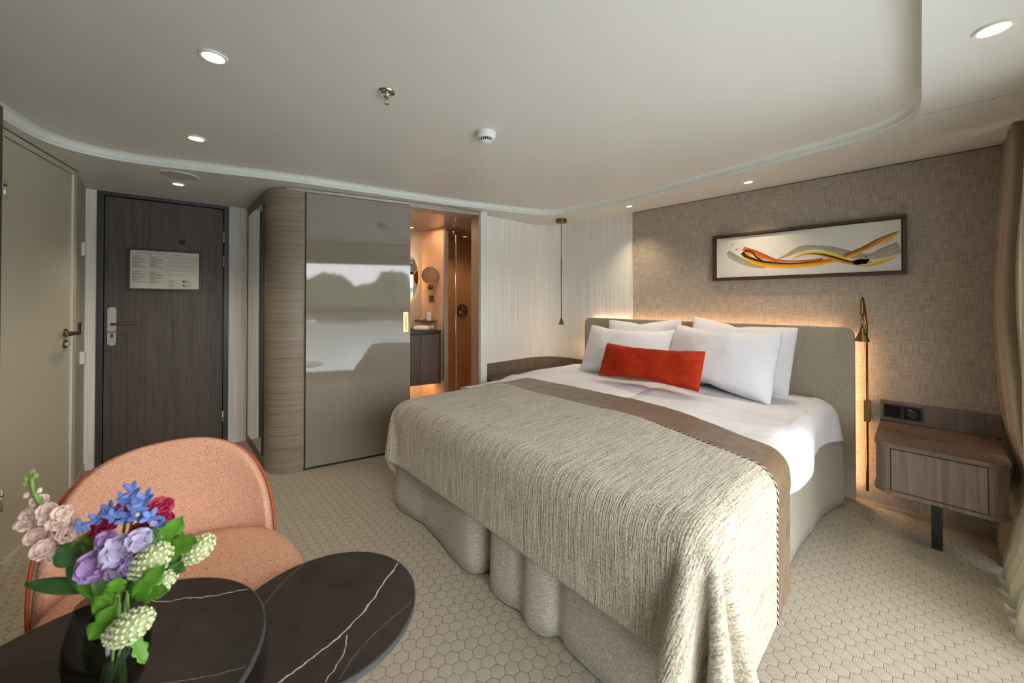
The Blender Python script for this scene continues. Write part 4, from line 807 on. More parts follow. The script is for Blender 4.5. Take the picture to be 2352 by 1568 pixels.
1,1,0,0,-1,0,-1,0,-1,1,0,1,0,1,0,-1,-1,0,1,0,-1,0,1,1,-1,-1,0,1,0,0,0,1,-1,-1,-1,1,1,0,0,0,1,-1,-1,-1,1,1,0,0,-1,1,0,1,-1,0,0,0,-1,-1,1,1,1,-1,0,0,1,-1,-1,-1,1,1,1,-1,0,-1,1,-1831,132,-701,1805,-135,745,-1,-1,0,0,1,0,0,0,0,
1,0,0,-1,0,0,0,0,0,0,0,0,0,0,0,0,1,0,0,1,1,-4,1,-1,-1,2,1,5,-1,-1,-4,-1,-10,23,-2,-12,3,-1,-2,1,4,-4,6,-2,-8,0,-1,-4,-1,2,-7,-1,1,4,0,0,-2,0,0,1,1,-1,0,-1,0,0,0,1,0,0,-1,0,0,1,0,1,-1,0,-1,0,0,0,1,0,0,-1,0,0,0,0,
0,1,0,0,-1,-1,0,0,1,0,1,0,0,-1,0,0,0,0,0,0,0,0,1,0,0,-1,0,0,0,0,0,1,0,0,-1,0,0,0,0,0,0,0,0,1,0,0,-1,0,0,0,0,0,0,0,0,1,0,0,-1,0,0,0,0,0,0,0,0,1,0,0,-1,0,0,1,0,0,-1,0,0,0,-1,0,1,1,0,-1,0,0,0,0,
-1805,108,-723,1777,-110,767,0,1,0,0,0,1,0,0,-1,-1,0,1,0,0,-1,-1,1,1,0,0,0,-3,1,0,-2,0,0,-1,-1,0,-2,1,0,0,-1,0,10,1,-2,17,-2,-17,0,1,1,2,-2,-4,7,1,-6,1,2,-10,2,-2,-3,1,1,-7,-2,1,3,1,-1,0,0,0,0,-1,1,0,1,-1,0,0,1,0,-1,-1,0,1,0,0,
-1,1,0,1,-1,0,-1,0,0,1,1,0,-1,-1,0,1,0,0,-1,1,0,0,-1,0,1,0,0,-1,1,0,1,-1,0,-1,0,0,1,1,0,-1,-1,0,0,0,0,1,0,0,-1,1,0,1,-1,0,-1,0,0,1,0,0,-1,1,0,0,-1,0,1,0,0,-1,1,0,1,-1,0,-1,0,0,0,1,0,1,-1,0,-1,0,0,1,1,0,
-1,-1,0,0,0,0,1,1,0,-1,-1,0,1,0,0,-1799,99,-728,1768,-99,773,-1,0,0,1,0,0,-1,0,-1,-1,0,1,-1,1,0,-1,-1,0,-1,1,0,-1,-1,0,-2,1,0,1,-1,0,0,1,0,12,-1,-1,-1,0,-1,2,0,-10,14,-1,-7,4,1,-5,5,-1,-7,2,1,-8,-1,0,-3,2,0,-4,-1,0,1,0,1,0,0,-1,0,
0,0,0,0,1,0,0,-1,0,0,1,0,-1,-1,0,1,0,0,0,1,0,0,-1,0,0,0,0,0,1,0,0,-1,0,0,0,0,0,1,0,-1,-1,0,1,0,0,0,1,0,0,-1,0,0,0,0,0,1,0,0,-1,0,-1,0,0,1,0,0,0,1,0,0,-1,0,0,0,0,0,1,0,-1,-1,0,1,0,0,0,0,0,0,1,0,
0,-1,0,-1,0,0,1,1,0,0,-1,0,0,0,0,0,1,0,-1,-1,0,1,1,0,0,-1,0,0,0,0,-1808,97,-728,1775,-97,773,0,1,0,0,-1,0,-1,0,0,-1,1,0,-1,-1,0,0,1,0,-2,-1,0,0,1,0,0,0,0,2,-1,0,2,0,0,4,0,-1,-1,0,-1,15,0,-12,4,0,-5,5,-1,-4,4,1,-6,3,-1,-11,
1,1,-4,-1,1,-1,0,-1,0,1,0,0,-1,1,0,0,-1,0,1,1,0,-1,-1,0,0,0,0,1,1,0,-1,-1,0,0,0,0,1,1,0,-1,-1,0,0,0,0,1,1,0,-1,-1,0,0,0,0,1,1,0,-1,-1,0,0,0,0,0,1,0,1,-1,0,-1,0,0,0,1,0,1,-1,0,-1,0,0,0,0,0,0,1,0,1,-1,0,
-1,0,0,0,1,0,0,-1,0,1,0,0,-1,1,0,0,-1,0,0,0,0,1,0,0,-1,1,0,0,-1,0,0,1,0,1,-1,0,-1,0,0,0,1,0,0,-1,0,-1826,96,-728,1793,-95,773,-1,-1,0,0,1,0,-1,-1,0,-1,1,0,0,-1,0,0,1,0,0,-1,0,0,0,0,0,1,0,0,-1,0,0,1,0,-3,-1,0,17,0,-4,
3,0,-8,8,-1,-6,5,1,-6,3,-1,-6,4,1,-10,-1,0,-4,1,0,-1,0,1,0,0,-1,0,-1,0,0,1,1,0,0,-1,0,0,1,0,0,-1,0,-1,0,0,1,1,0,0,-1,0,0,0,0,-1,1,0,1,-1,0,0,0,0,0,1,0,-1,-1,0,1,0,0,0,1,0,0,-1,0,-1,0,0,1,1,0,0,-1,0,0,0,0,
-1,1,0,1,-1,0,0,0,0,-1,0,0,1,1,0,0,-1,0,0,0,0,-1,1,0,1,-1,0,0,0,0,-1,1,0,1,-1,0,0,0,0,-1,1,0,1,-1,0,0,0,0,-1,1,0,1,-1,0,0,0,0,-1,1,0,-1847,95,-727,1814,-96,772,-1,1,0,-1,-1,0,-2,1,0,1,-1,0,-1,1,0,0,-1,0,0,0,0,0,1,-1,
-1,-1,1,1,0,0,1,1,1,10,-1,-3,0,0,0,7,0,-10,8,0,-6,6,-1,-6,3,1,-7,3,0,-8,0,0,-6,0,0,0,1,0,0,-1,1,0,0,-1,0,0,1,0,0,-1,0,1,0,0,-1,1,0,0,-1,0,0,0,0,1,1,0,-1,-1,0,0,0,0,0,1,0,0,-1,0,1,0,0,-1,1,0,0,-1,0,0,0,0,
0,1,0,1,-1,0,-1,0,0,0,1,0,0,-1,0,0,0,0,1,1,0,-1,-1,0,0,0,0,0,0,0,0,1,0,0,-1,0,1,0,0,-1,1,0,0,-1,0,0,0,0,0,1,0,0,-1,0,1,0,0,-1,1,0,0,-1,0,0,0,0,0,1,0,0,-1,0,0,1,0,-1870,94,-727,1835,-94,772,-1,-1,0,-1,1,0,-1,-1,0,
-1,1,0,0,-1,0,0,0,0,1,1,0,0,-1,0,2,1,0,1,-1,0,3,0,0,-3,0,0,10,0,-4,5,0,-7,10,0,-7,4,0,-6,4,0,-7,2,0,-9,1,0,-5,0,0,0,-1,0,0,1,1,0,0,-1,0,-1,0,0,1,1,0,0,-1,0,-1,0,0,1,1,0,0,-1,0,-1,0,0,1,1,0,0,-1,0,0,0,0,
-1,1,0,1,-1,0,0,0,0,-1,1,0,1,-1,0,0,0,0,-1,1,0,1,-1,0,0,0,0,-1,1,0,1,-1,0,0,0,0,-1,1,0,1,-1,0,0,0,0,-1,0,0,1,1,0,-1,-1,0,1,0,0,0,1,0,-1,-1,0,1,0,0,0,1,0,-1,-1,0,1,0,0,0,1,0,-1,-1,0,1,1,0,-1,-1,0,1,0,0,
-1896,96,-726,1860,-95,771,-2,-1,0,0,0,0,-2,1,0,0,-1,0,0,1,0,1,-1,0,2,0,0,0,1,-1,2,-1,1,0,0,0,-4,0,0,4,1,0,9,-1,-3,5,0,-8,10,0,-6,5,0,-8,4,-1,-7,2,2,-7,0,-1,-7,0,0,1,0,0,0,0,0,0,0,1,0,1,-1,0,-1,0,0,0,1,0,0,-1,0,0,0,0,
0,1,0,1,-1,0,-1,0,0,0,1,0,0,-1,0,0,1,0,0,-1,0,1,0,0,-1,1,0,0,-1,0,0,0,0,0,0,0,0,1,0,0,-1,0,1,0,0,-1,1,0,0,-1,0,0,0,0,0,1,0,0,-1,0,0,0,0,1,1,0,-1,-1,0,0,0,0,0,0,0,0,1,0,0,-1,0,0,1,0,0,-1,0,1,0,0,
-1,1,0,0,-1,0,0,0,0,0,1,0,0,-1,0,-1920,96,-726,1883,-96,771,-1,1,0,-1,-1,0,-1,0,0,0,1,0,2,-1,0,1,1,0,1,-1,0,0,0,0,0,0,0,-2,1,0,-1,-1,0,3,0,0,10,0,-3,6,1,-8,9,-2,-6,6,1,-8,4,0,-7,1,0,-9,1,0,-4,-1,1,0,1,-1,0,0,0,0,-1,0,0,
1,1,0,0,-1,0,-1,0,0,1,1,0,-1,-1,0,1,0,0,0,1,0,-1,-1,0,1,1,0,0,-1,0,-1,0,0,1,1,0,0,-1,0,-1,0,0,1,1,0,0,-1,0,-1,0,0,1,0,0,0,1,0,-1,-1,0,1,0,0,-1,1,0,1,-1,0,0,0,0,-1,1,0,1,-1,0,0,0,0,-1,1,0,1,-1,0,-1,0,0,
1,1,0,0,-1,0,-1,0,0,1,1,0,-1,-1,0,1,0,0,0,1,0,-1,-1,0,1,0,0,-1,1,0,-1945,94,-725,1908,-94,770,-1,-1,0,-2,1,0,1,-1,0,0,0,0,2,1,0,1,-1,0,-1,0,0,0,1,0,-1,-1,0,-1,0,0,0,0,0,5,1,0,8,-1,-3,7,0,-8,9,0,-6,5,0,-7,5,0,-10,0,0,-7,
2,0,-4,-1,0,0,0,1,0,0,-1,0,0,0,0,0,0,0,0,1,0,0,-1,0,1,0,0,-1,1,0,0,-1,0,0,1,0,0,-1,0,0,0,0,0,1,0,1,-1,0,-1,0,0,0,1,0,0,-1,0,0,0,0,0,1,0,0,-1,0,0,0,0,1,0,0,-1,1,0,0,-1,0,0,0,0,0,1,0,0,-1,0,0,0,0,
0,1,0,1,-1,0,-1,0,0,0,1,0,0,-1,0,0,0,0,0,1,0,0,-1,0,0,0,0,0,1,0,0,-1,0,1,0,0,-1,1,0,0,-1,0,0,0,0,-1972,96,-725,1934,-96,770,-2,1,0,0,-1,0,0,1,0,2,-1,0,0,0,0,0,1,0,0,-1,0,-2,0,0,1,1,0,0,-1,0,0,0,0,3,0,0,10,0,-3,
6,1,-7,9,-1,-6,6,0,-9,4,0,-9,2,0,-8,0,0,-3,-1,0,0,1,0,0,-1,1,0,1,-1,0,0,0,0,-1,1,0,1,-1,0,-1,0,0,1,1,0,0,-1,0,-1,0,0,1,1,0,-1,-1,0,1,0,0,0,1,0,-1,-1,0,1,0,0,0,1,0,-1,-1,0,1,0,0,-1,1,0,1,-1,0,0,0,0,-1,0,0,
1,1,0,0,-1,0,-1,0,0,1,1,0,-1,-1,0,1,0,0,0,1,0,-1,-1,0,1,0,0,-1,1,0,1,-1,0,0,0,0,-1,1,0,1,-1,0,-1,0,0,1,1,0,0,-1,0,-1,0,0,1,1,0,-1,-1,0,-1997,96,-724,1959,-96,769,-2,1,0,1,-1,0,-1,0,0,2,1,0,-1,-1,0,1,0,0,-1,1,0,0,-1,0,
0,0,0,0,0,0,0,1,0,3,-1,0,10,0,-3,7,0,-7,8,0,-6,7,0,-9,4,0,-10,1,0,-7,0,1,-3,0,-1,0,1,0,0,-1,0,0,0,1,0,0,-1,0,0,0,0,0,1,0,0,-1,0,0,0,0,0,1,0,0,-1,0,0,0,0,1,1,0,-1,-1,0,0,0,0,0,1,0,0,-1,0,0,0,0,0,1,0,
0,-1,0,1,0,0,-1,1,0,0,-1,0,0,0,0,0,0,0,0,1,0,0,-1,0,0,0,0,0,1,0,0,-1,0,0,0,0,1,1,0,-1,-1,0,0,0,0,0,1,0,0,-1,0,0,0,0,0,1,0,0,-1,0,0,0,0,0,1,0,0,-1,0,1,1,0,-1,-1,0,-2024,95,-723,1985,-94,768,-1,-1,0,-1,1,0,1,-1,0,
0,0,0,1,1,0,-1,-1,0,0,0,0,0,0,0,0,1,0,0,-1,0,0,0,0,3,1,0,10,-1,-3,8,0,-7,8,0,-6,7,0,-9,3,0,-11,1,0,-6,1,0,-3,0,1,0,-1,-1,0,1,0,0,-1,0,0,1,1,0,0,-1,0,-1,0,0,1,1,0,-1,-1,0,1,0,0,-1,1,0,1,-1,0,0,0,0,-1,1,0,
1,-1,0,-1,0,0,1,1,0,0,-1,0,-1,0,0,1,1,0,-1,-1,0,1,0,0,0,1,0,-1,-1,0,1,0,0,-1,1,0,1,-1,0,-1,0,0,1,0,0,0,1,0,-1,-1,0,1,0,0,-1,1,0,1,-1,0,-1,0,0,1,1,0,0,-1,0,-1,1,0,1,-1,0,-1,0,0,1,1,0,-1,-1,0,1,0,0,0,1,0,
-2049,94,-722,2008,-95,767,0,1,-1,0,-1,1,0,0,0,0,1,0,0,-1,1,0,0,-1,0,1,0,0,-1,0,0,0,0,0,1,0,0,-1,0,3,0,0,11,0,-3,7,0,-7,8,0,-6,8,1,-10,3,-1,-10,1,0,-6,0,0,-3,0,0,0,0,1,0,0,-1,0,0,0,0,0,0,0,0,1,0,0,-1,0,0,0,0,0,1,0,
0,-1,0,0,0,0,0,1,0,0,-1,0,1,0,0,-1,1,0,0,-1,0,0,0,0,0,1,0,0,-1,0,0,0,0,0,1,0,0,-1,0,0,0,0,0,1,0,0,-1,0,0,0,0,0,1,0,0,-1,0,0,0,0,0,1,0,0,-1,0,1,0,0,-1,1,0,0,-1,0,0,0,0,0,1,0,0,-1,0,0,0,0,0,1,0,
0,-1,0,0,0,0,0,1,0,0,-1,0,0,0,0,-2073,96,-722,2032,-96,767,0,0,0,0,1,0,0,-1,0,0,0,0,0,1,0,1,-1,0,-1,0,0,0,1,0,0,-1,0,0,0,0,-1,0,0,4,1,0,11,-1,-2,8,0,-8,8,0,-6,7,0,-10,4,0,-10,0,1,-7,0,-1,-2,1,0,0,-1,0,0,1,1,0,-1,-1,0,
1,0,0,-1,0,0,1,1,0,-1,-1,0,1,0,0,0,1,0,-1,-1,0,1,0,0,-1,1,0,1,-1,0,-1,0,0,1,1,0,-1,-1,0,1,0,0,-1,1,0,1,-1,0,-1,0,0,1,1,0,-1,-1,0,1,0,0,-1,1,0,1,-1,0,-1,0,0,1,1,0,-1,-1,0,1,0,0,-1,1,0,1,-1,0,-1,0,0,1,1,0,
-1,-1,0,1,0,0,-1,1,0,1,-1,0,-1,0,0,1,1,0,-1,-1,0,1,0,0,-1,1,0,1,-1,0,-2098,95,-721,2056,-94,766,0,-1,0,0,0,0,0,1,0,0,-1,0,1,0,0,-1,1,0,0,-1,0,0,0,0,0,1,0,0,-1,0,-1,0,0,4,0,0,12,0,-3,7,1,-6,8,-1,-6,8,0,-11,3,0,-12,1,0,-5,
0,0,-2,0,1,0,0,-1,0,0,0,0,0,0,0,0,1,0,0,-1,0,0,0,0,0,1,0,0,-1,0,-1,0,0,1,1,0,0,-1,0,0,0,0,0,1,0,0,-1,0,0,0,0,0,1,0,0,-1,0,0,0,0,0,1,0,0,-1,0,0,0,0,0,1,0,0,-1,0,0,0,0,0,1,0,0,-1,0,0,0,0,0,1,0,
0,-1,0,0,0,0,0,1,0,0,-1,0,0,0,0,-1,1,0,1,-1,0,0,0,0,0,1,0,0,-1,0,0,0,0,0,1,0,0,-1,0,0,0,0,0,1,0,-2121,94,-720,2079,-95,765,0,1,0,0,-1,0,0,0,0,0,1,0,0,-1,0,1,0,0,-1,1,0,0,-1,0,0,0,0,0,0,0,-1,1,0,5,-1,0,10,0,-3,
8,0,-6,9,1,-6,8,-1,-11,3,0,-12,0,0,-6,0,0,-1,1,0,0,-1,1,0,0,-1,0,1,0,0,-1,0,0,1,1,0,-1,-1,0,0,0,0,1,1,0,-1,-1,0,1,0,0,-1,1,0,0,-1,0,1,0,0,-1,1,0,0,-1,0,1,0,0,-1,1,0,1,-1,0,-1,0,0,0,1,0,1,-1,0,-1,0,0,1,1,0,
-1,-1,0,0,0,0,1,1,0,-1,-1,0,1,0,0,-1,1,0,0,-1,0,1,0,0,-1,1,0,0,-1,0,1,0,0,-1,1,0,1,-1,0,-1,0,0,0,1,0,1,-1,0,-1,0,0,0,1,0,1,-1,0,-1,0,0,-2143,96,-720,2101,-96,765,0,0,0,0,1,0,0,-1,0,0,0,0,0,1,0,1,-1,1,-1,0,-1,0,0,0,
0,1,0,0,-1,0,-1,0,0,5,1,0,10,-1,-3,9,0,-6,9,0,-7,7,0,-10,3,1,-12,1,-1,-6,0,0,-1,-1,0,0,1,0,0,0,1,0,0,-1,0,0,0,0,-1,1,0,1,-1,0,0,0,0,0,0,0,-1,1,0,1,-1,0,0,0,0,0,1,0,0,-1,0,-1,0,0,1,1,0,0,-1,0,0,0,0,0,1,0,
-1,-1,0,1,0,0,0,1,0,0,-1,0,0,0,0,-1,1,0,1,-1,0,0,0,0,0,1,0,0,-1,0,-1,0,0,1,1,0,0,-1,0,0,0,0,-1,1,0,1,-1,0,0,0,0,0,1,0,0,-1,0,-1,0,0,1,1,0,0,-1,0,0,0,0,-1,1,0,1,-1,0,-2165,95,-719,2122,-94,764,0,-1,0,0,0,0,0,1,0,
0,-1,0,0,0,0,1,1,0,-1,-1,0,0,0,0,0,0,0,0,1,0,-1,-1,0,5,0,0,10,0,-2,10,1,-7,8,-1,-7,7,0,-10,4,0,-12,1,0,-7,-1,1,0,0,-1,0,0,0,0,0,0,0,0,1,0,1,-1,0,-1,0,0,0,1,0,0,-1,0,0,0,0,0,0,0,1,1,0,-1,-1,0,0,0,0,0,1,0,
0,-1,0,0,0,0,1,1,0,-1,-1,0,0,0,0,0,1,0,0,-1,0,0,0,0,1,1,0,-1,-1,0,0,0,0,0,1,0,0,-1,0,1,0,0,-1,1,0,0,-1,0,0,0,0,0,1,0,0,-1,0,1,0,0,-1,1,0,0,-1,0,0,0,0,0,1,0,0,-1,0,0,0,0,1,1,0,-1,-1,0,0,0,0,0,1,0,
-2185,94,-718,2142,-95,763,0,1,0,1,-1,0,-2,0,0,1,1,0,0,-1,0,1,0,0,-1,0,0,0,1,0,0,-1,0,0,0,0,0,1,0,4,-1,0,10,0,-2,10,0,-7,9,1,-8,6,-1,-8,5,0,-14,-1,0,-6,1,0,0,-1,1,0,1,-1,0,-1,0,0,1,0,0,-1,1,0,1,-1,0,-1,0,0,1,1,0,-1,-1,0,
1,0,0,-1,0,0,1,1,0,-1,-1,0,1,0,0,0,1,0,-1,-1,0,1,0,0,-1,1,0,1,-1,0,-1,0,0,1,1,0,-1,-1,0,1,0,0,-1,1,0,1,-1,0,-1,0,0,1,1,0,-1,-1,0,1,0,0,-1,1,0,1,-1,0,-1,0,0,1,1,0,-1,-1,0,1,0,0,0,1,0,-1,-1,0,1,0,0,-1,1,0,
1,-1,0,-1,0,0,1,1,0,-1,-1,0,1,0,0,-2205,96,-717,2161,-96,762,1,0,0,-1,1,0,0,-1,0,0,0,0,0,0,0,0,1,0,0,-1,0,0,0,0,0,1,0,0,-1,0,0,0,0,4,0,0,10,1,-2,11,-1,-7,8,0,-8,7,0,-9,4,1,-13,0,-1,-6,-1,0,0,1,0,0,0,0,0,0,1,0,0,-1,0,
0,0,0,0,1,0,-1,-1,0,1,0,0,0,1,0,0,-1,0,0,0,0,0,1,0,-1,-1,0,1,0,0,0,0,0,0,1,0,0,-1,0,0,0,0,0,1,0,-1,-1,0,1,0,0,0,1,0,0,-1,0,0,0,0,0,1,0,-1,-1,0,1,0,0,0,1,0,0,-1,0,0,0,0,0,1,0,0,-1,0,-1,0,0,1,1,0,
0,-1,0,0,0,0,0,1,0,0,-1,0,-1,0,0,1,1,0,0,-1,0,0,0,0,0,1,0,0,-1,0,-2222,95,-717,2179,-94,762,-1,-1,0,0,0,0,0,0,0,0,1,1,0,-1,-1,0,0,0,0,1,0,0,-1,0,0,0,0,0,0,0,0,1,0,4,-1,0,10,0,-3,11,1,-5,9,-1,-9,7,0,-10,3,0,-12,0,0,-6,
0,1,0,0,-1,0,0,0,0,0,0,0,1,1,0,-1,-1,0,0,0,0,0,1,0,0,-1,0,0,0,0,0,1,0,0,-1,0,1,0,0,-1,1,0,0,-1,0,0,0,0,0,0,0,0,1,0,0,-1,0,1,0,0,-1,1,0,0,-1,0,0,0,0,0,1,0,0,-1,0,0,0,0,1,1,0,-1,-1,0,0,0,0,0,1,0,
0,-1,0,0,0,0,0,1,0,1,-1,0,-1,0,0,0,1,0,0,-1,0,0,0,0,0,1,0,0,-1,0,0,0,0,1,1,0,-1,-1,0,0,0,0,0,1,0,-2237,94,-716,2194,-95,761,-1,0,0,0,1,0,0,-1,0,0,0,0,0,1,0,0,-1,0,0,0,0,0,1,0,0,-1,0,0,0,0,0,0,1,4,1,-2,11,-1,-1,
10,0,-6,10,0,-10,5,1,-9,4,-1,-11,1,0,-8,-1,0,1,1,1,0,-1,-1,0,1,0,0,-1,0,0,0,1,0,1,-1,0,-1,0,0,0,1,0,1,-1,0,-1,0,0,1,1,0,-1,-1,0,0,0,0,1,1,0,-1,-1,0,1,0,0,-1,1,0,0,-1,0,1,0,0,-1,0,0,1,1,0,-1,-1,0,0,0,0,1,1,0,
-1,-1,0,0,0,0,1,1,0,-1,-1,0,1,0,0,-1,1,0,0,-1,0,1,0,0,-1,1,0,1,-1,0,-1,0,0,0,1,0,1,-1,0,-1,0,0,0,1,0,1,-1,0,-1,0,0,1,1,0,-1,-1,0,0,0,0,-2250,96,-715,2207,-96,760,-1,0,0,0,0,0,0,1,0,0,-1,0,0,0,0,0,1,0,0,-1,0,0,0,0,
0,0,0,0,1,0,0,-1,0,4,0,0,11,1,-2,11,-1,-7,9,0,-8,6,0,-11,3,1,-10,1,-1,-8,0,0,1,-1,0,0,1,1,0,-1,-1,0,1,0,0,-1,0,0,1,1,0,0,-1,0,-1,0,0,1,1,0,-1,-1,0,1,0,0,0,1,0,-1,-1,0,1,0,0,-1,1,0,1,-1,0,0,0,0,-1,1,0,1,-1,0,
0,0,0,-1,1,0,1,-1,0,-1,0,0,1,0,0,0,1,0,-1,-1,0,1,0,0,-1,1,0,1,-1,0,0,0,0,-1,1,0,1,-1,0,-1,0,0,1,1,0,0,-1,0,-1,0,0,1,1,0,-1,-1,0,1,0,0,0,1,0,-1,-1,0,1,0,0,-1,1,0,1,-1,0,-2263,95,-714,2219,-95,759,-1,1,0,0,-1,0,0,0,0,
0,1,0,0,-1,0,0,0,0,0,1,0,0,-1,0,0,0,0,0,0,0,-1,1,0,7,-1,0,8,0,-2,12,1,-7,10,-1,-8,5,0,-11,4,0,-11,0,0,-7,-1,1,1,1,-1,0,0,0,0,0,1,0,-1,-1,0,1,0,0,0,0,0,0,1,0,-1,-1,0,1,0,0,0,1,0,0,-1,0,0,0,0,-1,1,0,1,-1,0,
0,0,0,0,1,0,-1,-1,0,1,0,0,0,1,0,0,-1,0,0,0,0,-1,0,0,1,1,0,0,-1,0,0,0,0,-1,1,0,1,-1,0,0,0,0,0,1,0,0,-1,0,-1,0,0,1,1,0,0,-1,0,0,0,0,-1,1,0,1,-1,0,0,0,0,0,1,0,-1,-1,0,1,0,0,0,1,0,0,-1,0,-1,0,0,1,1,0,
-2272,94,-713,2228,-95,758,-1,0,0,0,1,0,0,-1,0,0,0,0,0,1,0,0,-1,0,0,0,0,0,0,0,0,1,0,0,-1,0,-1,0,0,7,1,0,9,-1,-3,11,0,-5,10,0,-10,5,1,-10,4,-1,-11,0,0,-7,0,0,1,0,1,0,0,-1,0,0,0,0,-1,1,0,1,-1,0,0,0,0,0,0,0,0,1,0,0,-1,0,
0,0,0,0,1,0,0,-1,0,0,0,0,-1,1,0,1,-1,0,0,0,0,0,1,0,0,-1,0,0,0,0,0,1,0,0,-1,0,0,0,0,0,0,0,-1,1,0,1,-1,0,0,0,0,0,1,0,0,-1,0,0,0,0,0,1,0,0,-1,0,0,0,0,0,1,0,-1,-1,0,1,0,0,0,1,0,0,-1,0,0,0,0,0,1,0,
0,-1,0,0,0,0,0,1,0,-1,-1,0,1,0,0,-2279,95,-713,2235,-94,758,-1,-1,0,0,0,0,0,1,0,0,-1,0,0,0,0,0,1,0,0,-1,0,0,0,0,0,0,0,0,1,0,-1,-1,1,7,0,-2,9,1,-1,11,-1,-6,10,0,-10,6,0,-11,3,1,-10,0,-1,-7,0,0,1,0,0,0,0,1,0,0,-1,0,0,0,0,
0,0,0,0,1,0,0,-1,0,0,0,0,0,1,0,0,-1,0,0,0,0,0,1,0,0,-1,0,0,0,0,0,1,0,0,-1,0,0,0,0,0,1,0,0,-1,0,0,0,0,0,1,0,0,-1,0,0,0,0,0,0,0,0,1,0,0,-1,0,-1,0,0,1,1,0,0,-1,0,0,0,0,0,1,0,0,-1,0,0,0,0,0,1,0,
0,-1,0,0,0,0,0,1,0,0,-1,0,0,0,0,0,1,0,0,-1,0,0,0,0,0,1,0,0,-1,0,-2283,95,-712,2238,-95,757,0,1,0,0,-1,0,0,0,0,0,1,0,0,-1,0,0,0,0,0,0,0,0,1,0,0,-1,0,0,0,0,-1,1,0,7,-1,0,10,0,-2,10,0,-7,10,1,-9,6,-1,-11,3,0,-10,0,0,-7,
0,1,1,0,-1,0,0,0,0,0,1,0,0,-1,0,0,0,0,0,0,0,0,1,0,0,-1,0,0,0,0,0,1,0,0,-1,0,0,0,0,0,1,0,0,-1,0,0,0,0,0,1,0,0,-1,0,0,0,0,0,1,0,0,-1,0,0,0,0,0,1,0,0,-1,0,0,0,0,0,0,0,0,1,0,0,-1,0,0,0,0,0,1,0,
0,-1,0,0,0,0,0,1,0,0,-1,0,0,0,0,0,1,0,0,-1,0,0,0,0,0,1,0,0,-1,0,0,0,0,0,1,0,0,-1,0,0,0,0,0,0,0,-2285,96,-711,2240,-96,756,0,0,0,0,1,0,0,-1,0,0,0,0,0,1,0,0,-1,0,0,0,0,0,0,0,0,1,0,0,-1,0,-1,0,0,7,1,0,10,-1,-3,
11,0,-5,9,0,-10,6,1,-11,3,-1,-11,0,0,-6,0,0,1,0,1,0,0,-1,0,0,0,0,0,1,0,0,-1,0,0,0,0,0,0,0,0,1,0,0,-1,0,0,0,0,0,1,0,0,-1,0,0,0,0,0,1,0,0,-1,0,0,0,0,0,1,0,0,-1,0,0,0,0,0,1,0,0,-1,0,0,0,0,0,0,0,0,1,0,
0,-1,0,0,0,0,0,1,0,0,-1,0,0,0,0,0,1,0,0,-1,0,0,0,0,0,1,0,0,-1,0,0,0,0,0,1,0,0,-1,0,0,0,0,0,1,0,0,-1,0,0,0,0,0,1,0,0,-1,0,0,0,0,-2286,95,-710,2241,-94,755,0,-1,0,0,0,0,0,1,0,0,-1,0,0,0,0,0,0,0,0,1,0,0,-1,0,
0,0,0,0,1,0,-1,-1,0,7,0,0,10,0,-3,11,1,-6,9,-1,-9,7,0,-11,1,1,-11,2,-1,-6,-1,0,1,0,0,0,0,1,0,0,-1,0,0,0,0,0,1,0,0,-1,0,0,0,0,0,0,0,0,1,0,0,-1,0,0,0,0,0,1,0,0,-1,0,0,0,0,0,1,0,0,-1,0,0,0,0,0,1,0,0,-1,0,
0,0,0,0,1,0,0,-1,0,0,0,0,0,0,0,0,1,0,0,-1,0,0,0,0,0,1,0,0,-1,0,0,0,0,0,1,0,0,-1,0,0,0,0,0,1,0,0,-1,0,0,0,0,0,1,0,0,-1,0,0,0,0,0,1,0,0,-1,0,0,0,0,0,0,0,0,1,0,-2287,94,-710,2242,-95,755,0,1,0,0,-1,0,0,0,0,
0,0,0,0,1,0,0,-1,0,0,0,0,0,1,1,0,-1,-1,0,0,0,0,1,0,6,-1,-1,10,0,-1,11,0,-8,9,1,-7,6,-1,-13,3,0,-10,0,1,-6,0,-1,1,0,0,0,0,0,0,0,1,0,0,-1,0,0,0,0,0,1,0,0,-1,0,0,0,0,0,0,0,0,1,0,0,-1,0,0,0,0,0,1,0,0,-1,0,
0,0,0,0,1,0,0,-1,0,0,0,0,0,1,0,0,-1,0,0,0,0,0,0,0,0,1,0,0,-1,0,0,0,0,0,1,0,0,-1,0,0,0,0,0,1,0,0,-1,0,0,0,0,0,1,0,0,-1,0,0,0,0,0,1,0,0,-1,0,0,0,0,1,1,0,-2,-1,0,1,0,0,0,0,0,0,1,0,0,-1,0,0,0,0,
-2287,96,-709,2242,-96,754,0,0,0,0,1,0,0,-1,0,0,0,0,0,0,0,0,1,0,0,-1,0,0,0,0,0,1,0,0,-1,0,0,0,0,6,0,0,10,1,-3,12,-1,-6,8,0,-9,6,1,-12,3,-1,-10,0,0,-6,0,0,1,0,1,0,0,-1,0,0,0,0,0,1,0,0,-1,0,0,0,0,0,1,0,0,-1,0,0,0,0,
0,0,0,0,1,0,0,-1,0,0,0,0,0,1,0,0,-1,0,0,0,0,0,1,0,0,-1,0,0,0,0,0,1,0,0,-1,0,0,0,0,0,0,0,0,1,0,0,-1,0,0,0,0,0,1,0,0,-1,0,0,0,0,0,1,0,0,-1,0,0,0,0,0,1,0,0,-1,0,0,0,0,0,1,0,0,-1,0,0,0,0,0,0,0,
0,1,0,0,-1,0,0,0,0,0,1,0,0,-1,0,-2288,95,-708,2243,-94,753,0,-1,0,0,0,0,0,0,0,0,1,0,0,-1,0,0,0,0,0,1,0,0,-1,0,0,0,0,0,1,0,0,-1,0,6,0,0,10,0,-3,12,1,-6,8,-1,-10,7,0,-11,2,1,-10,0,-1,-6,0,0,1,0,0,0,0,1,0,0,-1,0,0,0,0,
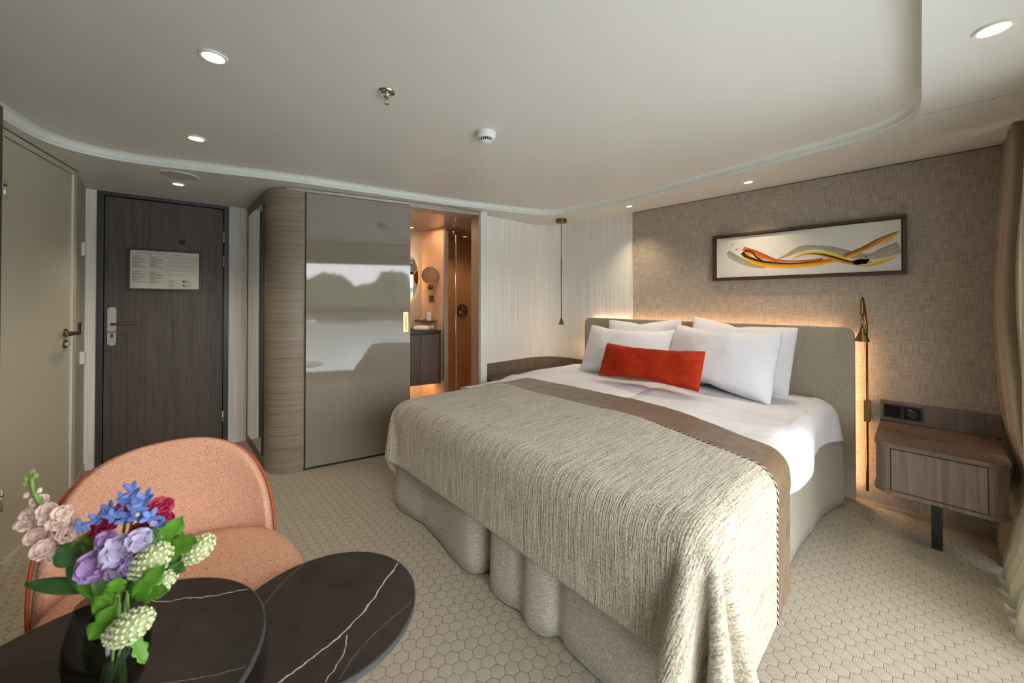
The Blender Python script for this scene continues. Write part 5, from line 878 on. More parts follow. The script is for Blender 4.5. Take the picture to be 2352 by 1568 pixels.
0,1,0,0,-1,0,0,0,0,0,0,0,0,1,0,0,-1,0,0,0,0,0,1,0,0,-1,0,0,0,0,0,1,0,0,-1,0,0,0,0,0,1,0,0,-1,0,0,0,0,0,0,0,0,1,0,0,-1,0,0,0,0,0,1,0,0,-1,0,0,0,0,0,1,0,0,-1,0,0,0,0,0,1,0,0,-1,0,0,0,0,0,1,0,
0,-1,0,0,0,0,0,1,0,0,-1,0,0,0,0,0,0,0,0,1,0,0,-1,0,0,0,0,0,1,0,-2289,94,-707,2244,-95,752,0,0,0,0,1,0,0,-1,0,0,0,0,0,1,0,0,-1,0,0,0,0,0,1,0,0,-1,0,0,0,0,0,0,0,6,1,0,11,-1,-3,11,0,-7,8,1,-9,7,-1,-10,2,0,-12,0,1,-5,
0,-1,1,0,0,0,0,0,0,0,1,0,0,-1,0,0,0,0,0,1,0,0,-1,0,0,0,0,0,0,0,0,1,0,0,-1,0,0,0,0,0,1,0,0,-1,0,0,0,0,0,1,0,0,-1,0,0,0,0,0,1,0,0,-1,0,0,0,0,0,0,0,0,1,0,0,-1,0,0,0,0,0,1,0,0,-1,0,0,0,0,0,1,0,
0,-1,0,0,0,0,0,1,0,0,-1,0,0,0,0,0,1,0,0,-1,0,0,0,0,0,0,0,0,1,0,0,-1,0,0,0,0,0,1,0,0,-1,0,0,0,0,-2290,96,-706,2245,-96,751,0,0,0,0,0,0,0,1,0,0,-1,0,0,0,0,0,1,0,0,-1,0,0,0,0,0,1,0,0,-1,0,0,0,0,6,0,0,11,1,-4,
11,-1,-5,9,0,-10,5,1,-11,3,-1,-12,1,0,-3,-1,1,0,0,-1,0,0,0,0,0,0,0,0,1,0,0,-1,0,0,0,0,0,1,0,0,-1,0,0,0,0,0,0,0,0,1,0,0,-1,0,0,0,0,0,1,0,0,-1,0,0,0,0,0,1,0,0,-1,0,0,0,0,0,1,0,0,-1,0,0,0,0,0,0,0,0,1,0,
0,-1,0,0,0,0,0,1,0,0,-1,0,0,0,0,0,1,0,0,-1,0,0,0,0,0,1,0,0,-1,0,0,0,0,0,0,0,0,1,0,0,-1,0,0,0,0,0,1,0,0,-1,0,0,0,0,0,1,0,0,-1,0,-2291,95,-706,2246,-95,751,0,1,0,0,-1,0,0,0,0,0,1,0,0,-1,0,0,0,0,0,1,0,0,-1,0,
1,0,0,-1,0,0,-1,1,1,7,-1,-2,12,0,-2,10,1,-7,9,-1,-9,5,0,-11,3,1,-12,0,-1,-3,0,0,0,0,0,0,0,1,0,0,-1,0,0,0,0,0,1,0,0,-1,0,0,0,0,0,1,0,0,-1,0,0,0,0,0,0,0,0,1,0,0,-1,0,0,0,0,0,1,0,0,-1,0,0,0,0,0,1,0,0,-1,0,
0,0,0,0,0,0,0,1,0,0,-1,0,0,0,0,0,1,0,0,-1,0,0,0,0,0,1,0,0,-1,0,0,0,0,0,1,0,0,-1,0,0,0,0,0,1,0,0,-1,0,0,0,0,0,0,0,0,1,0,0,-1,0,0,0,0,0,1,0,0,-1,0,0,0,0,0,1,0,-2291,94,-705,2246,-95,750,0,0,0,0,1,0,0,-1,0,
1,0,0,-1,1,0,-1,-1,0,1,0,0,1,0,0,-1,1,0,0,-1,0,-1,0,0,7,1,0,12,-1,-3,10,0,-7,9,1,-10,6,-1,-10,2,0,-12,0,1,-3,0,-1,0,0,0,0,0,0,0,0,1,0,0,-1,0,0,0,0,0,1,0,0,-1,0,0,0,0,0,0,0,0,1,0,0,-1,0,0,0,0,0,1,0,0,-1,0,
0,0,0,0,1,0,0,-1,0,0,0,0,0,1,0,0,-1,0,0,0,0,0,0,0,0,1,0,0,-1,0,0,0,0,0,1,0,0,-1,0,0,0,0,0,1,0,0,-1,0,0,0,0,0,1,0,0,-1,0,0,0,0,0,0,0,0,1,0,0,-1,0,0,0,0,0,1,0,0,-1,0,0,0,0,0,1,0,0,-1,0,0,0,0,
-2292,95,-704,2247,-94,749,0,-1,0,0,0,0,1,1,0,-1,-1,0,0,0,0,0,1,0,0,-1,0,0,0,0,0,0,0,0,1,0,-1,-1,0,7,0,0,12,1,-4,11,-1,-6,8,0,-9,6,1,-12,2,-1,-11,0,0,-3,0,1,0,0,-1,0,0,0,0,0,0,0,0,1,0,0,-1,0,0,0,0,0,1,0,0,-1,0,0,0,0,
0,0,0,0,1,0,0,-1,0,0,0,0,0,1,0,0,-1,0,0,0,0,0,1,0,0,-1,0,0,0,0,0,0,0,0,1,0,0,-1,0,0,0,0,0,1,0,0,-1,0,0,0,0,0,1,0,0,-1,0,0,0,0,0,1,0,0,-1,0,0,0,0,0,0,0,0,1,0,0,-1,0,0,0,0,0,1,0,0,-1,0,0,0,0,
0,1,0,0,-1,0,0,0,0,0,1,0,0,-1,0,-2293,95,-703,2248,-95,748,0,1,0,0,-1,0,0,0,0,1,1,0,-1,-1,0,0,0,0,0,0,0,0,1,0,0,-1,0,0,0,0,-1,1,0,7,-1,0,13,0,-4,9,1,-6,10,-1,-10,5,0,-11,2,1,-11,0,-1,-3,0,0,0,0,0,0,0,1,0,0,-1,0,0,0,0,
0,1,0,0,-1,0,0,0,0,0,1,0,0,-1,0,0,0,0,0,0,0,0,1,0,0,-1,0,0,0,0,0,1,0,0,-1,0,0,0,0,0,1,0,0,-1,0,0,0,0,0,0,0,0,1,0,0,-1,0,0,0,0,0,1,0,0,-1,0,0,0,0,0,1,0,0,-1,0,0,0,0,0,1,0,0,-1,0,0,0,0,0,0,0,
0,1,0,0,-1,0,0,0,0,0,1,0,0,-1,0,0,0,0,0,1,0,0,-1,0,0,0,0,0,0,0,-2293,96,-702,2248,-96,747,-1,0,0,1,1,0,0,-1,0,1,0,0,-1,0,0,0,1,0,0,-1,0,0,0,0,0,1,0,0,-1,0,0,0,0,5,1,0,14,-1,-4,10,0,-7,8,1,-8,6,-1,-13,2,0,-10,0,1,-3,
0,-1,0,0,0,0,0,0,0,0,1,0,0,-1,0,0,0,0,0,1,0,0,-1,0,0,0,0,0,0,0,0,1,0,1,-1,0,-1,0,0,0,1,0,0,-1,0,-1,0,0,2,1,0,-1,-1,0,0,0,0,0,1,0,0,-1,0,0,0,0,0,0,0,0,1,0,0,-1,0,0,0,0,0,1,0,0,-1,0,0,0,0,0,1,0,
0,-1,0,0,0,0,0,0,0,0,1,0,0,-1,0,0,0,0,0,1,0,0,-1,0,0,0,0,0,1,0,0,-1,0,0,0,0,0,0,0,-1,1,0,1,-1,0,-2293,95,-702,2248,-94,747,-1,-1,0,1,0,0,0,1,0,1,-1,0,-1,0,0,0,0,0,0,1,0,0,-1,0,0,0,0,0,1,0,0,-1,1,5,0,-1,15,1,-5,
9,-1,-5,8,0,-10,6,1,-12,2,-1,-9,0,0,-5,0,1,1,0,-1,0,0,0,0,0,0,0,0,1,0,0,-1,0,0,0,0,0,1,0,0,-1,0,0,0,0,0,0,0,0,1,0,0,-1,0,0,0,0,0,1,0,0,-1,0,0,0,0,0,1,0,0,-1,0,0,0,0,0,0,0,0,1,0,0,-1,0,0,0,0,0,1,0,
0,-1,0,0,0,0,0,1,0,0,-1,0,0,0,0,0,1,0,0,-1,0,0,0,0,0,0,0,0,1,0,0,-1,0,0,0,0,0,1,0,0,-1,0,0,0,0,0,1,0,0,-1,0,0,0,0,0,0,0,0,1,0,-2294,94,-701,2248,-95,746,2,1,0,-1,-1,0,0,0,0,0,0,0,0,1,0,0,-1,0,0,0,0,0,1,0,
0,-1,0,0,0,0,0,1,0,5,-1,0,15,0,-4,9,1,-7,9,-1,-9,5,0,-11,2,1,-12,0,-1,-2,0,0,0,0,0,0,0,1,0,0,-1,0,0,0,0,0,1,0,0,-1,0,0,0,0,0,1,0,0,-1,0,0,0,0,0,0,0,0,1,0,0,-1,0,0,0,0,0,1,0,0,-1,0,0,0,0,0,1,0,0,-1,0,
0,0,0,0,0,0,0,1,0,0,-1,0,0,0,0,0,1,0,0,-1,0,0,0,0,0,1,0,0,-1,0,0,0,0,0,0,0,0,1,0,0,-1,0,0,0,0,0,1,0,0,-1,0,0,0,0,0,1,0,0,-1,0,0,0,0,0,0,0,0,1,0,0,-1,0,0,0,0,-2295,96,-700,2250,-96,745,0,0,0,0,0,0,0,1,0,
0,-1,0,0,0,0,0,1,0,0,-1,0,0,0,0,0,1,0,0,-1,0,0,0,0,6,1,0,13,-1,-4,11,0,-7,7,1,-9,7,-1,-12,1,0,-11,0,1,-2,0,-1,0,0,0,0,0,0,0,0,1,0,0,-1,0,0,0,0,0,1,0,0,-1,0,0,0,0,0,0,0,0,1,0,0,-1,0,0,0,0,0,1,0,0,-1,0,
0,0,0,0,1,0,0,-1,0,0,0,0,0,0,0,0,1,0,0,-1,0,0,0,0,0,1,0,0,-1,0,0,0,0,0,1,0,0,-1,0,0,0,0,0,1,0,0,-1,0,0,0,0,0,0,0,0,1,0,0,-1,0,0,0,0,0,1,0,0,-1,0,0,0,0,0,1,0,0,-1,0,0,0,0,0,0,0,0,1,0,0,-1,0,
-2296,95,-699,2251,-95,744,0,1,0,0,-1,0,0,0,0,0,1,0,0,-1,0,0,0,0,0,1,0,0,-1,0,0,0,0,0,1,0,0,-1,0,6,0,0,14,1,-4,9,-1,-8,9,0,-8,5,1,-12,2,-1,-11,1,0,-2,-1,0,0,0,1,0,0,-1,0,0,0,0,0,1,0,0,-1,0,0,0,0,0,1,0,0,-1,0,0,0,0,
0,0,0,0,1,0,0,-1,0,0,0,0,0,1,0,0,-1,0,0,0,0,0,1,0,0,-1,0,0,0,0,0,0,0,0,1,0,0,-1,0,0,0,0,0,1,0,0,-1,0,0,0,0,0,1,0,0,-1,0,0,0,0,0,0,0,0,1,0,0,-1,0,0,0,0,0,1,0,0,-1,0,0,0,0,0,1,0,0,-1,0,0,0,0,
0,0,0,0,1,0,0,-1,0,0,0,0,0,1,0,-2297,94,-699,2251,-95,744,2,0,0,-1,1,0,0,-1,0,0,0,0,0,1,0,0,-1,0,0,0,1,0,1,-1,0,-1,0,0,0,0,0,1,0,6,-1,0,14,0,-4,10,1,-8,8,-1,-9,5,0,-11,2,1,-11,0,-1,-2,0,0,0,0,0,0,0,1,0,0,-1,0,0,0,0,
0,1,0,0,-1,0,0,0,0,0,1,0,0,-1,0,0,0,0,0,0,0,0,1,0,0,-1,0,0,0,0,0,1,0,0,-1,0,0,0,0,0,0,0,0,1,0,0,-1,0,0,0,0,0,1,0,0,-1,0,0,0,0,0,1,0,0,-1,0,0,0,0,0,1,0,0,-1,0,0,0,0,0,0,0,0,1,0,0,-1,0,0,0,0,
0,1,0,0,-1,0,0,0,0,0,1,0,0,-1,0,0,0,0,0,0,0,0,1,0,0,-1,0,0,0,0,-2297,95,-698,2251,-94,743,1,-1,0,1,0,0,-1,1,0,0,-1,0,0,0,0,0,1,0,0,-1,0,0,0,0,0,1,0,0,-1,0,0,0,1,7,1,-2,12,-1,-3,12,0,-8,7,1,-9,5,-1,-11,2,0,-11,0,1,-2,
0,-1,0,0,0,0,0,0,0,0,1,0,0,-1,0,0,0,0,0,1,0,0,-1,0,0,0,0,0,0,0,0,1,0,0,-1,0,0,0,0,0,1,0,0,-1,0,0,0,0,0,1,0,0,-1,0,0,0,0,0,0,0,0,1,0,0,-1,0,0,0,0,0,1,0,0,-1,0,0,0,0,0,1,0,0,-1,0,0,0,0,0,0,0,
0,1,0,0,-1,0,0,0,0,0,1,0,0,-1,0,0,0,0,0,1,0,0,-1,0,0,0,0,0,0,0,0,1,0,0,-1,0,0,0,0,0,1,0,0,-1,0,-2298,95,-697,2252,-95,742,1,1,0,0,-1,0,1,0,0,-1,1,0,0,-1,0,0,0,0,0,1,0,0,-1,0,0,0,0,0,1,0,0,-1,0,7,0,0,12,1,-4,
12,-1,-8,8,0,-9,4,1,-11,2,-1,-11,0,0,-3,0,0,1,0,1,0,0,-1,0,0,0,0,0,1,0,0,-1,0,0,0,0,0,1,0,0,-1,0,0,0,0,0,0,0,0,1,0,0,-1,0,0,0,0,0,1,0,0,-1,0,0,0,0,0,1,0,0,-1,0,0,0,0,0,0,0,0,1,0,0,-1,0,0,0,0,0,1,0,
0,-1,0,0,0,0,0,1,0,0,-1,0,0,0,0,0,0,0,0,1,0,0,-1,0,0,0,0,0,1,0,0,-1,0,0,0,0,0,0,0,0,1,0,0,-1,0,0,0,0,0,1,0,0,-1,0,0,0,0,0,1,0,-2300,94,-696,2255,-95,741,0,0,0,0,1,0,1,-1,0,-1,0,0,0,1,0,0,-1,0,0,0,0,0,0,0,
0,1,0,0,-1,0,0,1,0,7,-1,0,13,0,-4,11,1,-8,7,-1,-10,5,0,-10,3,1,-11,-1,-1,-3,0,0,1,0,0,0,0,1,0,0,-1,0,0,0,0,0,1,0,0,-1,0,0,0,0,0,1,0,0,-1,0,0,0,0,0,0,0,0,1,0,0,-1,0,0,0,0,0,1,0,0,-1,0,0,0,0,0,0,0,0,1,0,
0,-1,0,0,0,0,0,1,0,0,-1,0,0,0,0,0,1,0,0,-1,0,0,0,0,0,0,0,0,1,0,0,-1,0,0,0,0,0,1,0,0,-1,0,0,0,0,0,1,0,0,-1,0,0,0,0,0,0,0,0,1,0,0,-1,0,0,0,0,0,1,0,0,-1,0,0,0,0,-2301,95,-695,2256,-94,740,0,-1,0,0,0,0,1,1,0,
-1,-1,0,0,0,0,0,0,0,0,1,0,0,-1,0,0,0,0,0,1,0,1,-1,0,6,1,0,12,-1,-4,12,0,-9,8,1,-9,4,-1,-10,2,0,-11,0,1,-3,0,-1,1,0,0,0,0,0,0,0,1,0,0,-1,0,0,0,0,0,1,0,0,-1,0,0,0,0,0,0,0,0,1,0,0,-1,0,0,0,0,1,1,0,-1,-1,0,
0,0,0,0,1,0,0,-1,0,0,0,0,0,0,0,0,1,0,0,-1,0,0,0,0,0,1,0,0,-1,0,0,0,0,0,0,0,0,1,0,0,-1,0,0,0,0,0,1,0,0,-1,0,0,0,0,0,1,0,0,-1,0,0,0,0,0,0,0,0,1,0,0,-1,0,0,0,0,0,1,0,0,-1,0,0,0,0,0,1,0,0,-1,0,
-2302,95,-695,2257,-95,740,0,1,0,0,-1,0,1,0,0,-1,0,0,0,1,0,0,-1,0,0,0,0,0,1,0,0,-1,0,0,0,0,1,1,1,6,-1,-2,13,1,-3,11,-1,-8,8,0,-10,4,1,-11,2,-1,-11,0,0,-1,0,0,0,0,1,0,0,-1,0,0,0,0,0,1,0,0,-1,0,0,0,0,0,1,0,0,-1,0,0,0,0,
0,0,0,0,1,0,0,-1,0,0,0,0,0,1,0,0,-1,0,0,0,0,0,0,0,0,1,0,0,-1,0,0,0,0,0,1,0,0,-1,0,0,0,0,0,1,0,0,-1,0,0,0,0,0,0,0,0,1,0,0,-1,0,0,0,0,0,1,0,0,-1,0,0,0,0,0,1,0,0,-1,0,0,0,0,0,0,0,0,1,0,0,-1,0,
0,0,0,0,1,0,0,-1,0,0,0,0,0,0,0,-2302,96,-694,2257,-96,739,0,0,0,0,0,0,1,1,0,-1,-1,0,0,0,0,0,1,0,0,-1,0,0,0,0,0,1,0,0,-1,0,1,0,0,6,1,0,13,-1,-4,11,0,-8,8,1,-11,5,-1,-11,1,1,-9,0,-1,-2,0,0,0,0,0,0,0,1,0,0,-1,0,0,0,0,
0,1,0,0,-1,0,0,0,0,0,1,0,0,-1,0,0,0,0,0,0,0,0,1,0,0,-1,0,0,0,0,0,1,0,0,-1,0,0,0,0,0,0,0,0,1,0,0,-1,0,0,0,0,0,1,0,0,-1,0,0,0,0,0,1,0,0,-1,0,0,0,0,0,0,0,0,1,0,0,-1,0,0,0,0,0,1,0,0,-1,0,0,0,0,
0,0,0,0,1,0,0,-1,0,0,0,0,0,1,0,0,-1,0,0,0,0,0,1,0,0,-1,0,0,0,0,-2303,95,-693,2258,-94,738,0,-1,0,0,0,0,0,0,0,1,1,0,-1,-1,0,0,0,0,0,1,0,0,-1,0,0,0,0,0,1,0,1,-1,0,7,0,0,12,1,-5,11,-1,-7,8,1,-11,5,-1,-11,1,0,-9,0,1,-2,
0,-1,0,0,0,0,0,0,0,0,1,0,0,-1,0,0,0,0,0,1,0,0,-1,0,0,0,0,0,0,0,0,1,0,0,-1,0,0,0,0,0,1,0,0,-1,0,0,0,0,0,0,0,0,1,0,0,-1,0,0,0,0,0,1,0,0,-1,0,0,0,0,0,1,0,0,-1,0,0,0,0,0,0,0,0,1,0,0,-1,0,0,0,0,
0,1,0,0,-1,0,0,0,0,0,1,0,0,-1,0,0,0,0,0,0,0,0,1,0,0,-1,0,0,0,0,0,1,0,0,-1,0,0,0,0,0,0,0,0,1,0,-2304,94,-692,2259,-95,737,0,0,0,0,1,0,0,-1,0,0,0,0,0,1,0,0,-1,0,1,0,0,-1,1,0,0,-1,0,0,0,0,1,1,0,7,-1,-1,12,0,-3,
11,1,-8,9,-1,-11,3,1,-12,2,-1,-8,1,0,-2,-1,1,0,0,-1,0,0,0,0,0,0,0,0,1,0,0,-1,0,0,0,0,0,1,0,0,-1,0,0,0,0,0,0,0,0,1,0,0,-1,0,0,0,0,0,1,0,0,-1,0,0,0,0,0,0,0,0,1,0,0,-1,0,0,0,0,0,1,0,0,-1,0,0,0,0,0,0,0,
0,1,0,0,-1,0,0,0,0,0,1,0,0,-1,0,0,0,0,0,1,0,0,-1,0,0,0,0,0,0,0,0,1,0,0,-1,0,0,0,0,0,1,0,0,-1,0,0,0,0,0,0,0,0,1,0,0,-1,0,0,0,0,-2305,95,-692,2260,-94,737,0,-1,0,0,0,0,0,1,0,0,-1,0,0,0,0,1,1,0,-1,-1,0,0,0,0,
0,1,0,0,-1,1,1,0,-1,7,1,-1,13,-1,-4,10,0,-6,8,1,-13,5,-1,-11,1,1,-8,0,-1,-2,0,0,0,0,1,0,0,-1,0,0,0,0,0,0,0,0,1,0,0,-1,0,0,0,0,0,1,0,0,-1,0,0,0,0,0,0,0,0,1,0,0,-1,0,0,0,0,0,0,0,0,1,0,0,-1,0,0,0,0,0,1,0,
0,-1,0,0,0,0,0,1,0,0,-1,0,0,0,0,1,0,0,-1,1,0,0,-1,0,0,0,0,0,1,0,0,-1,0,0,0,0,0,0,0,0,1,0,0,-1,0,0,0,0,0,1,0,0,-1,0,0,0,0,0,1,0,0,-1,0,0,0,0,-1,0,0,1,1,0,0,-1,0,-2305,95,-691,2259,-95,736,2,1,0,-1,-1,0,0,0,0,
0,1,0,0,-1,0,1,0,0,-1,0,0,0,1,0,0,-1,0,0,1,0,1,-1,0,8,0,0,11,1,-5,11,-1,-7,9,1,-12,4,-1,-11,1,0,-8,0,1,-2,0,-1,0,0,0,0,0,0,0,0,1,0,0,-1,0,0,0,0,0,1,0,0,-1,0,0,0,0,0,0,0,0,1,0,0,-1,0,0,0,0,0,1,0,0,-1,0,
0,0,0,0,0,0,0,1,0,0,-1,0,0,0,0,0,1,0,0,-1,0,0,0,0,0,0,0,0,1,0,0,-1,0,0,0,0,0,1,0,0,-1,0,0,0,0,0,1,0,0,-1,0,0,0,0,0,0,0,0,1,0,0,-1,0,0,0,0,0,1,0,0,-1,0,0,0,0,0,0,0,0,1,0,0,-1,0,0,0,0,0,1,0,
-2307,94,-690,2262,-95,735,0,0,0,1,1,0,-1,-1,0,0,0,0,0,0,0,1,1,0,-1,-1,0,0,0,0,0,1,0,0,-1,0,1,1,0,8,-1,0,12,0,-5,10,1,-7,9,-1,-13,4,1,-10,1,-1,-8,0,0,-2,0,1,0,0,-1,0,0,0,0,0,0,0,0,1,0,0,-1,0,0,0,0,0,1,0,0,-1,0,0,0,0,
0,0,0,0,1,0,0,-1,0,0,0,0,0,1,0,0,-1,0,0,0,0,0,0,0,0,1,0,0,-1,0,0,0,0,0,1,0,0,-1,0,0,0,0,0,0,0,0,1,0,0,-1,0,0,0,0,0,1,0,0,-1,0,0,0,0,0,0,0,0,1,0,0,-1,0,0,0,0,0,1,0,0,-1,0,0,0,0,0,1,0,0,-1,0,
0,0,0,0,0,0,0,1,0,0,-1,0,0,0,0,-2308,95,-689,2263,-94,734,0,-1,0,0,0,0,1,0,0,-1,1,0,0,-1,0,0,0,0,0,1,0,0,-1,0,1,0,0,-1,1,0,1,-1,0,8,1,-1,12,-1,-4,11,0,-7,7,1,-12,6,-1,-13,0,1,-5,0,-1,-3,0,0,0,0,1,0,0,-1,0,0,0,0,0,0,0,
0,1,0,0,-1,0,0,0,0,0,0,0,0,1,0,0,-1,0,0,0,0,0,1,0,0,-1,0,0,0,0,0,0,0,0,1,0,0,-1,0,0,0,0,0,1,0,0,-1,0,0,0,0,0,0,0,0,1,0,0,-1,0,0,0,0,0,1,0,0,-1,0,0,0,0,0,1,0,0,-1,0,0,0,0,0,0,0,0,1,0,0,-1,0,
0,0,0,0,1,0,0,-1,0,0,0,0,0,0,0,0,1,0,0,-1,0,0,0,0,0,1,0,0,-1,0,-2309,95,-688,2264,-95,733,0,1,0,0,-1,-1,1,0,1,0,0,0,-1,1,0,0,-1,0,-1,0,0,1,1,1,0,-1,-1,0,0,0,2,1,0,8,-1,-1,11,1,-4,10,-1,-8,9,1,-11,4,-1,-12,1,0,-7,0,1,-2,
0,-1,0,0,0,0,0,1,0,0,-1,0,0,0,0,0,0,0,0,1,0,0,-1,0,0,0,0,0,0,0,0,1,0,0,-1,0,0,0,0,0,1,0,0,-1,0,0,0,0,1,0,0,-1,1,0,0,-1,0,0,0,0,0,1,0,0,-1,0,0,0,0,0,0,0,0,1,0,0,-1,0,0,0,0,0,1,0,0,-1,0,0,0,0,
0,0,0,0,1,0,0,-1,0,0,0,0,0,1,0,0,-1,0,0,0,0,0,1,0,0,-1,0,0,0,0,0,0,0,0,1,0,0,-1,0,0,0,0,0,1,0,-2310,94,-688,2265,-95,733,-1,0,0,1,0,0,1,1,0,0,-1,0,0,0,0,-1,1,0,0,-1,0,0,0,0,0,0,0,0,1,0,1,-1,0,9,1,0,11,-1,-6,
11,1,-6,8,-1,-12,4,1,-13,1,-1,-6,0,0,-2,0,1,0,0,-1,0,0,0,0,0,0,0,0,1,0,0,-1,0,0,0,0,0,1,0,0,-1,0,0,0,0,0,0,0,0,1,0,0,-1,0,0,0,0,0,0,0,0,1,0,0,-1,0,0,0,0,0,1,0,0,-1,0,0,0,0,0,0,0,0,1,0,0,-1,0,0,0,0,
0,1,0,0,-1,0,0,0,0,0,1,0,0,-1,0,0,0,0,0,0,0,0,1,0,0,-1,0,0,0,0,0,1,0,0,-1,0,0,0,0,0,0,0,0,1,0,0,-1,0,0,0,0,0,1,0,0,-1,0,0,0,0,-2311,95,-687,2266,-94,732,0,-1,0,-1,0,0,1,0,0,2,1,0,-1,-1,0,0,0,0,-2,0,0,1,1,0,
0,-1,0,0,0,0,3,1,0,6,-1,-1,13,1,-4,10,-1,-8,8,1,-11,4,-1,-13,1,1,-6,0,-1,-2,0,0,0,0,1,0,0,-1,0,0,0,0,0,0,0,0,1,0,0,-1,0,0,0,0,0,0,0,0,1,0,0,-1,0,0,0,0,0,1,0,0,-1,0,0,0,0,0,0,0,0,1,0,0,-1,0,0,0,0,0,1,0,
0,-1,0,0,0,0,0,0,0,0,1,0,0,-1,0,0,0,0,0,1,0,0,-1,0,0,0,0,0,0,0,0,1,0,0,-1,0,0,0,0,0,1,0,0,-1,0,0,0,0,0,1,0,0,-1,0,0,0,0,0,0,0,0,1,0,0,-1,0,0,0,0,0,1,0,0,-1,0,-2312,95,-686,2268,-95,731,-2,0,0,-1,1,0,1,-1,0,
2,0,0,1,0,0,0,1,0,-2,-1,0,-1,0,0,0,1,0,2,-1,0,3,0,0,6,1,-1,11,0,-5,11,-1,-7,8,1,-10,5,-1,-15,0,0,-5,-1,1,-2,1,-1,0,0,0,0,0,1,0,1,-1,0,-1,0,0,0,0,0,0,1,0,0,-1,0,0,0,0,0,0,0,0,1,0,0,-1,0,0,0,0,0,0,0,0,1,0,
0,-1,0,0,0,0,0,1,0,0,-1,0,0,0,0,0,0,0,0,1,0,0,-1,0,0,0,0,0,1,0,0,-1,0,0,0,0,0,1,0,0,-1,0,0,0,0,0,0,0,0,1,0,0,-1,0,0,0,0,0,1,0,0,-1,0,0,0,0,0,0,0,0,1,0,0,-1,0,0,0,0,0,1,0,0,-1,0,0,0,0,0,1,0,
-2313,94,-685,2269,-95,730,-2,0,0,-1,0,0,1,0,0,0,1,0,2,-1,0,1,0,0,0,1,0,0,-1,0,-3,0,0,-1,0,0,7,1,0,5,-1,-1,12,1,-5,10,0,-7,8,-1,-11,4,1,-13,1,-1,-7,0,1,-1,0,-1,0,0,0,0,0,0,0,0,1,0,0,-1,0,0,0,0,0,0,0,0,0,0,0,1,0,0,-1,0,
0,0,0,0,1,0,1,-1,0,-1,0,0,0,0,0,0,1,0,0,-1,0,0,0,0,0,1,0,0,-1,0,0,0,0,0,0,0,0,1,0,0,-1,0,0,0,0,0,1,0,0,-1,0,0,0,0,0,0,0,0,1,0,0,-1,0,0,0,0,0,1,0,0,-1,0,0,0,0,0,1,0,0,-1,0,0,0,0,0,0,0,0,1,0,
0,-1,0,0,0,0,0,1,0,0,-1,0,0,0,0,-2315,95,-684,2272,-94,729,-2,-1,0,-1,0,0,-1,0,0,0,0,0,0,0,0,2,1,0,2,-1,0,1,0,0,0,1,0,-2,-1,0,-1,0,0,12,1,-2,10,0,-3,11,0,-9,7,-1,-10,4,1,-13,1,-1,-7,0,0,-1,0,1,0,0,-1,0,0,0,0,0,0,0,0,0,0,
0,1,0,0,-1,0,0,0,0,0,0,0,0,1,0,0,-1,0,0,0,0,0,0,0,0,1,0,0,-1,0,0,0,0,0,1,0,0,-1,0,0,0,0,0,0,0,0,1,0,0,-1,0,1,0,0,-1,1,0,0,-1,0,0,0,0,0,1,0,0,-1,0,0,0,0,0,0,0,0,1,0,0,-1,0,0,0,0,0,1,0,0,-1,0,
0,0,0,0,0,0,0,1,0,0,-1,0,0,0,0,0,1,0,0,-1,0,0,0,0,0,0,0,0,1,0,-2318,94,-683,2276,-95,728,-2,0,0,0,0,0,-2,1,0,-1,-1,0,-1,0,0,1,0,0,1,0,0,1,1,0,1,-1,0,1,0,0,4,1,0,8,-1,-2,7,1,-4,12,0,-8,7,0,-9,5,-1,-15,0,1,-6,0,-1,-1,
0,0,0,0,0,0,0,1,0,0,-1,0,0,0,0,0,0,0,0,0,0,0,1,0,0,-1,0,0,0,0,0,1,0,0,-1,0,0,0,0,0,0,0,0,1,0,0,-1,0,0,0,0,0,1,0,0,-1,0,0,0,0,0,0,0,0,1,0,0,-1,0,0,0,0,0,1,0,0,-1,0,0,0,0,0,0,0,0,1,0,0,-1,0,
0,0,0,0,1,0,0,-1,0,0,0,0,0,0,0,0,1,0,0,-1,0,0,0,0,0,1,0,0,-1,0,0,0,0,0,1,0,0,-1,0,0,0,0,0,0,0,-2321,95,-682,2279,-94,727,0,-1,0,-1,0,0,-1,0,0,-2,0,0,0,0,0,-1,1,0,0,-1,0,1,0,0,0,0,0,1,0,0,10,1,-1,-1,0,0,15,0,-5,
8,0,-8,9,0,-10,3,-1,-14,1,0,-6,0,1,-1,0,-1,0,0,0,0,0,0,0,0,0,0,0,1,0,0,-1,0,1,0,0,-1,0,0,0,1,0,0,-1,0,0,0,0,0,0,0,0,1,0,0,-1,0,0,0,0,0,1,0,0,-1,0,0,0,0,0,0,0,0,1,0,0,-1,0,0,0,0,0,1,0,0,-1,0,0,0,0,
0,1,0,0,-1,0,0,0,0,0,0,0,0,1,0,0,-1,0,0,0,0,0,1,0,0,-1,0,0,0,0,0,0,0,0,1,0,0,-1,0,0,0,0,0,1,0,0,-1,0,0,0,0,0,0,0,0,1,0,0,-1,0,-2329,95,-680,2289,-95,725,-1,0,-1,-1,1,1,0,-1,0,-2,0,0,-1,0,0,0,0,0,0,0,0,0,0,0,
-1,0,0,0,1,0,-2,-1,0,18,1,-2,10,0,-5,8,1,-7,7,-1,-10,5,-1,-14,0,0,-6,0,0,-1,0,1,0,0,-1,0,0,0,0,0,0,0,0,0,0,0,1,0,0,-1,0,0,0,0,0,0,0,1,1,0,-1,-1,0,0,0,0,0,0,0,0,1,0,0,-1,0,0,0,0,0,0,0,0,1,0,0,-1,0,0,0,0,
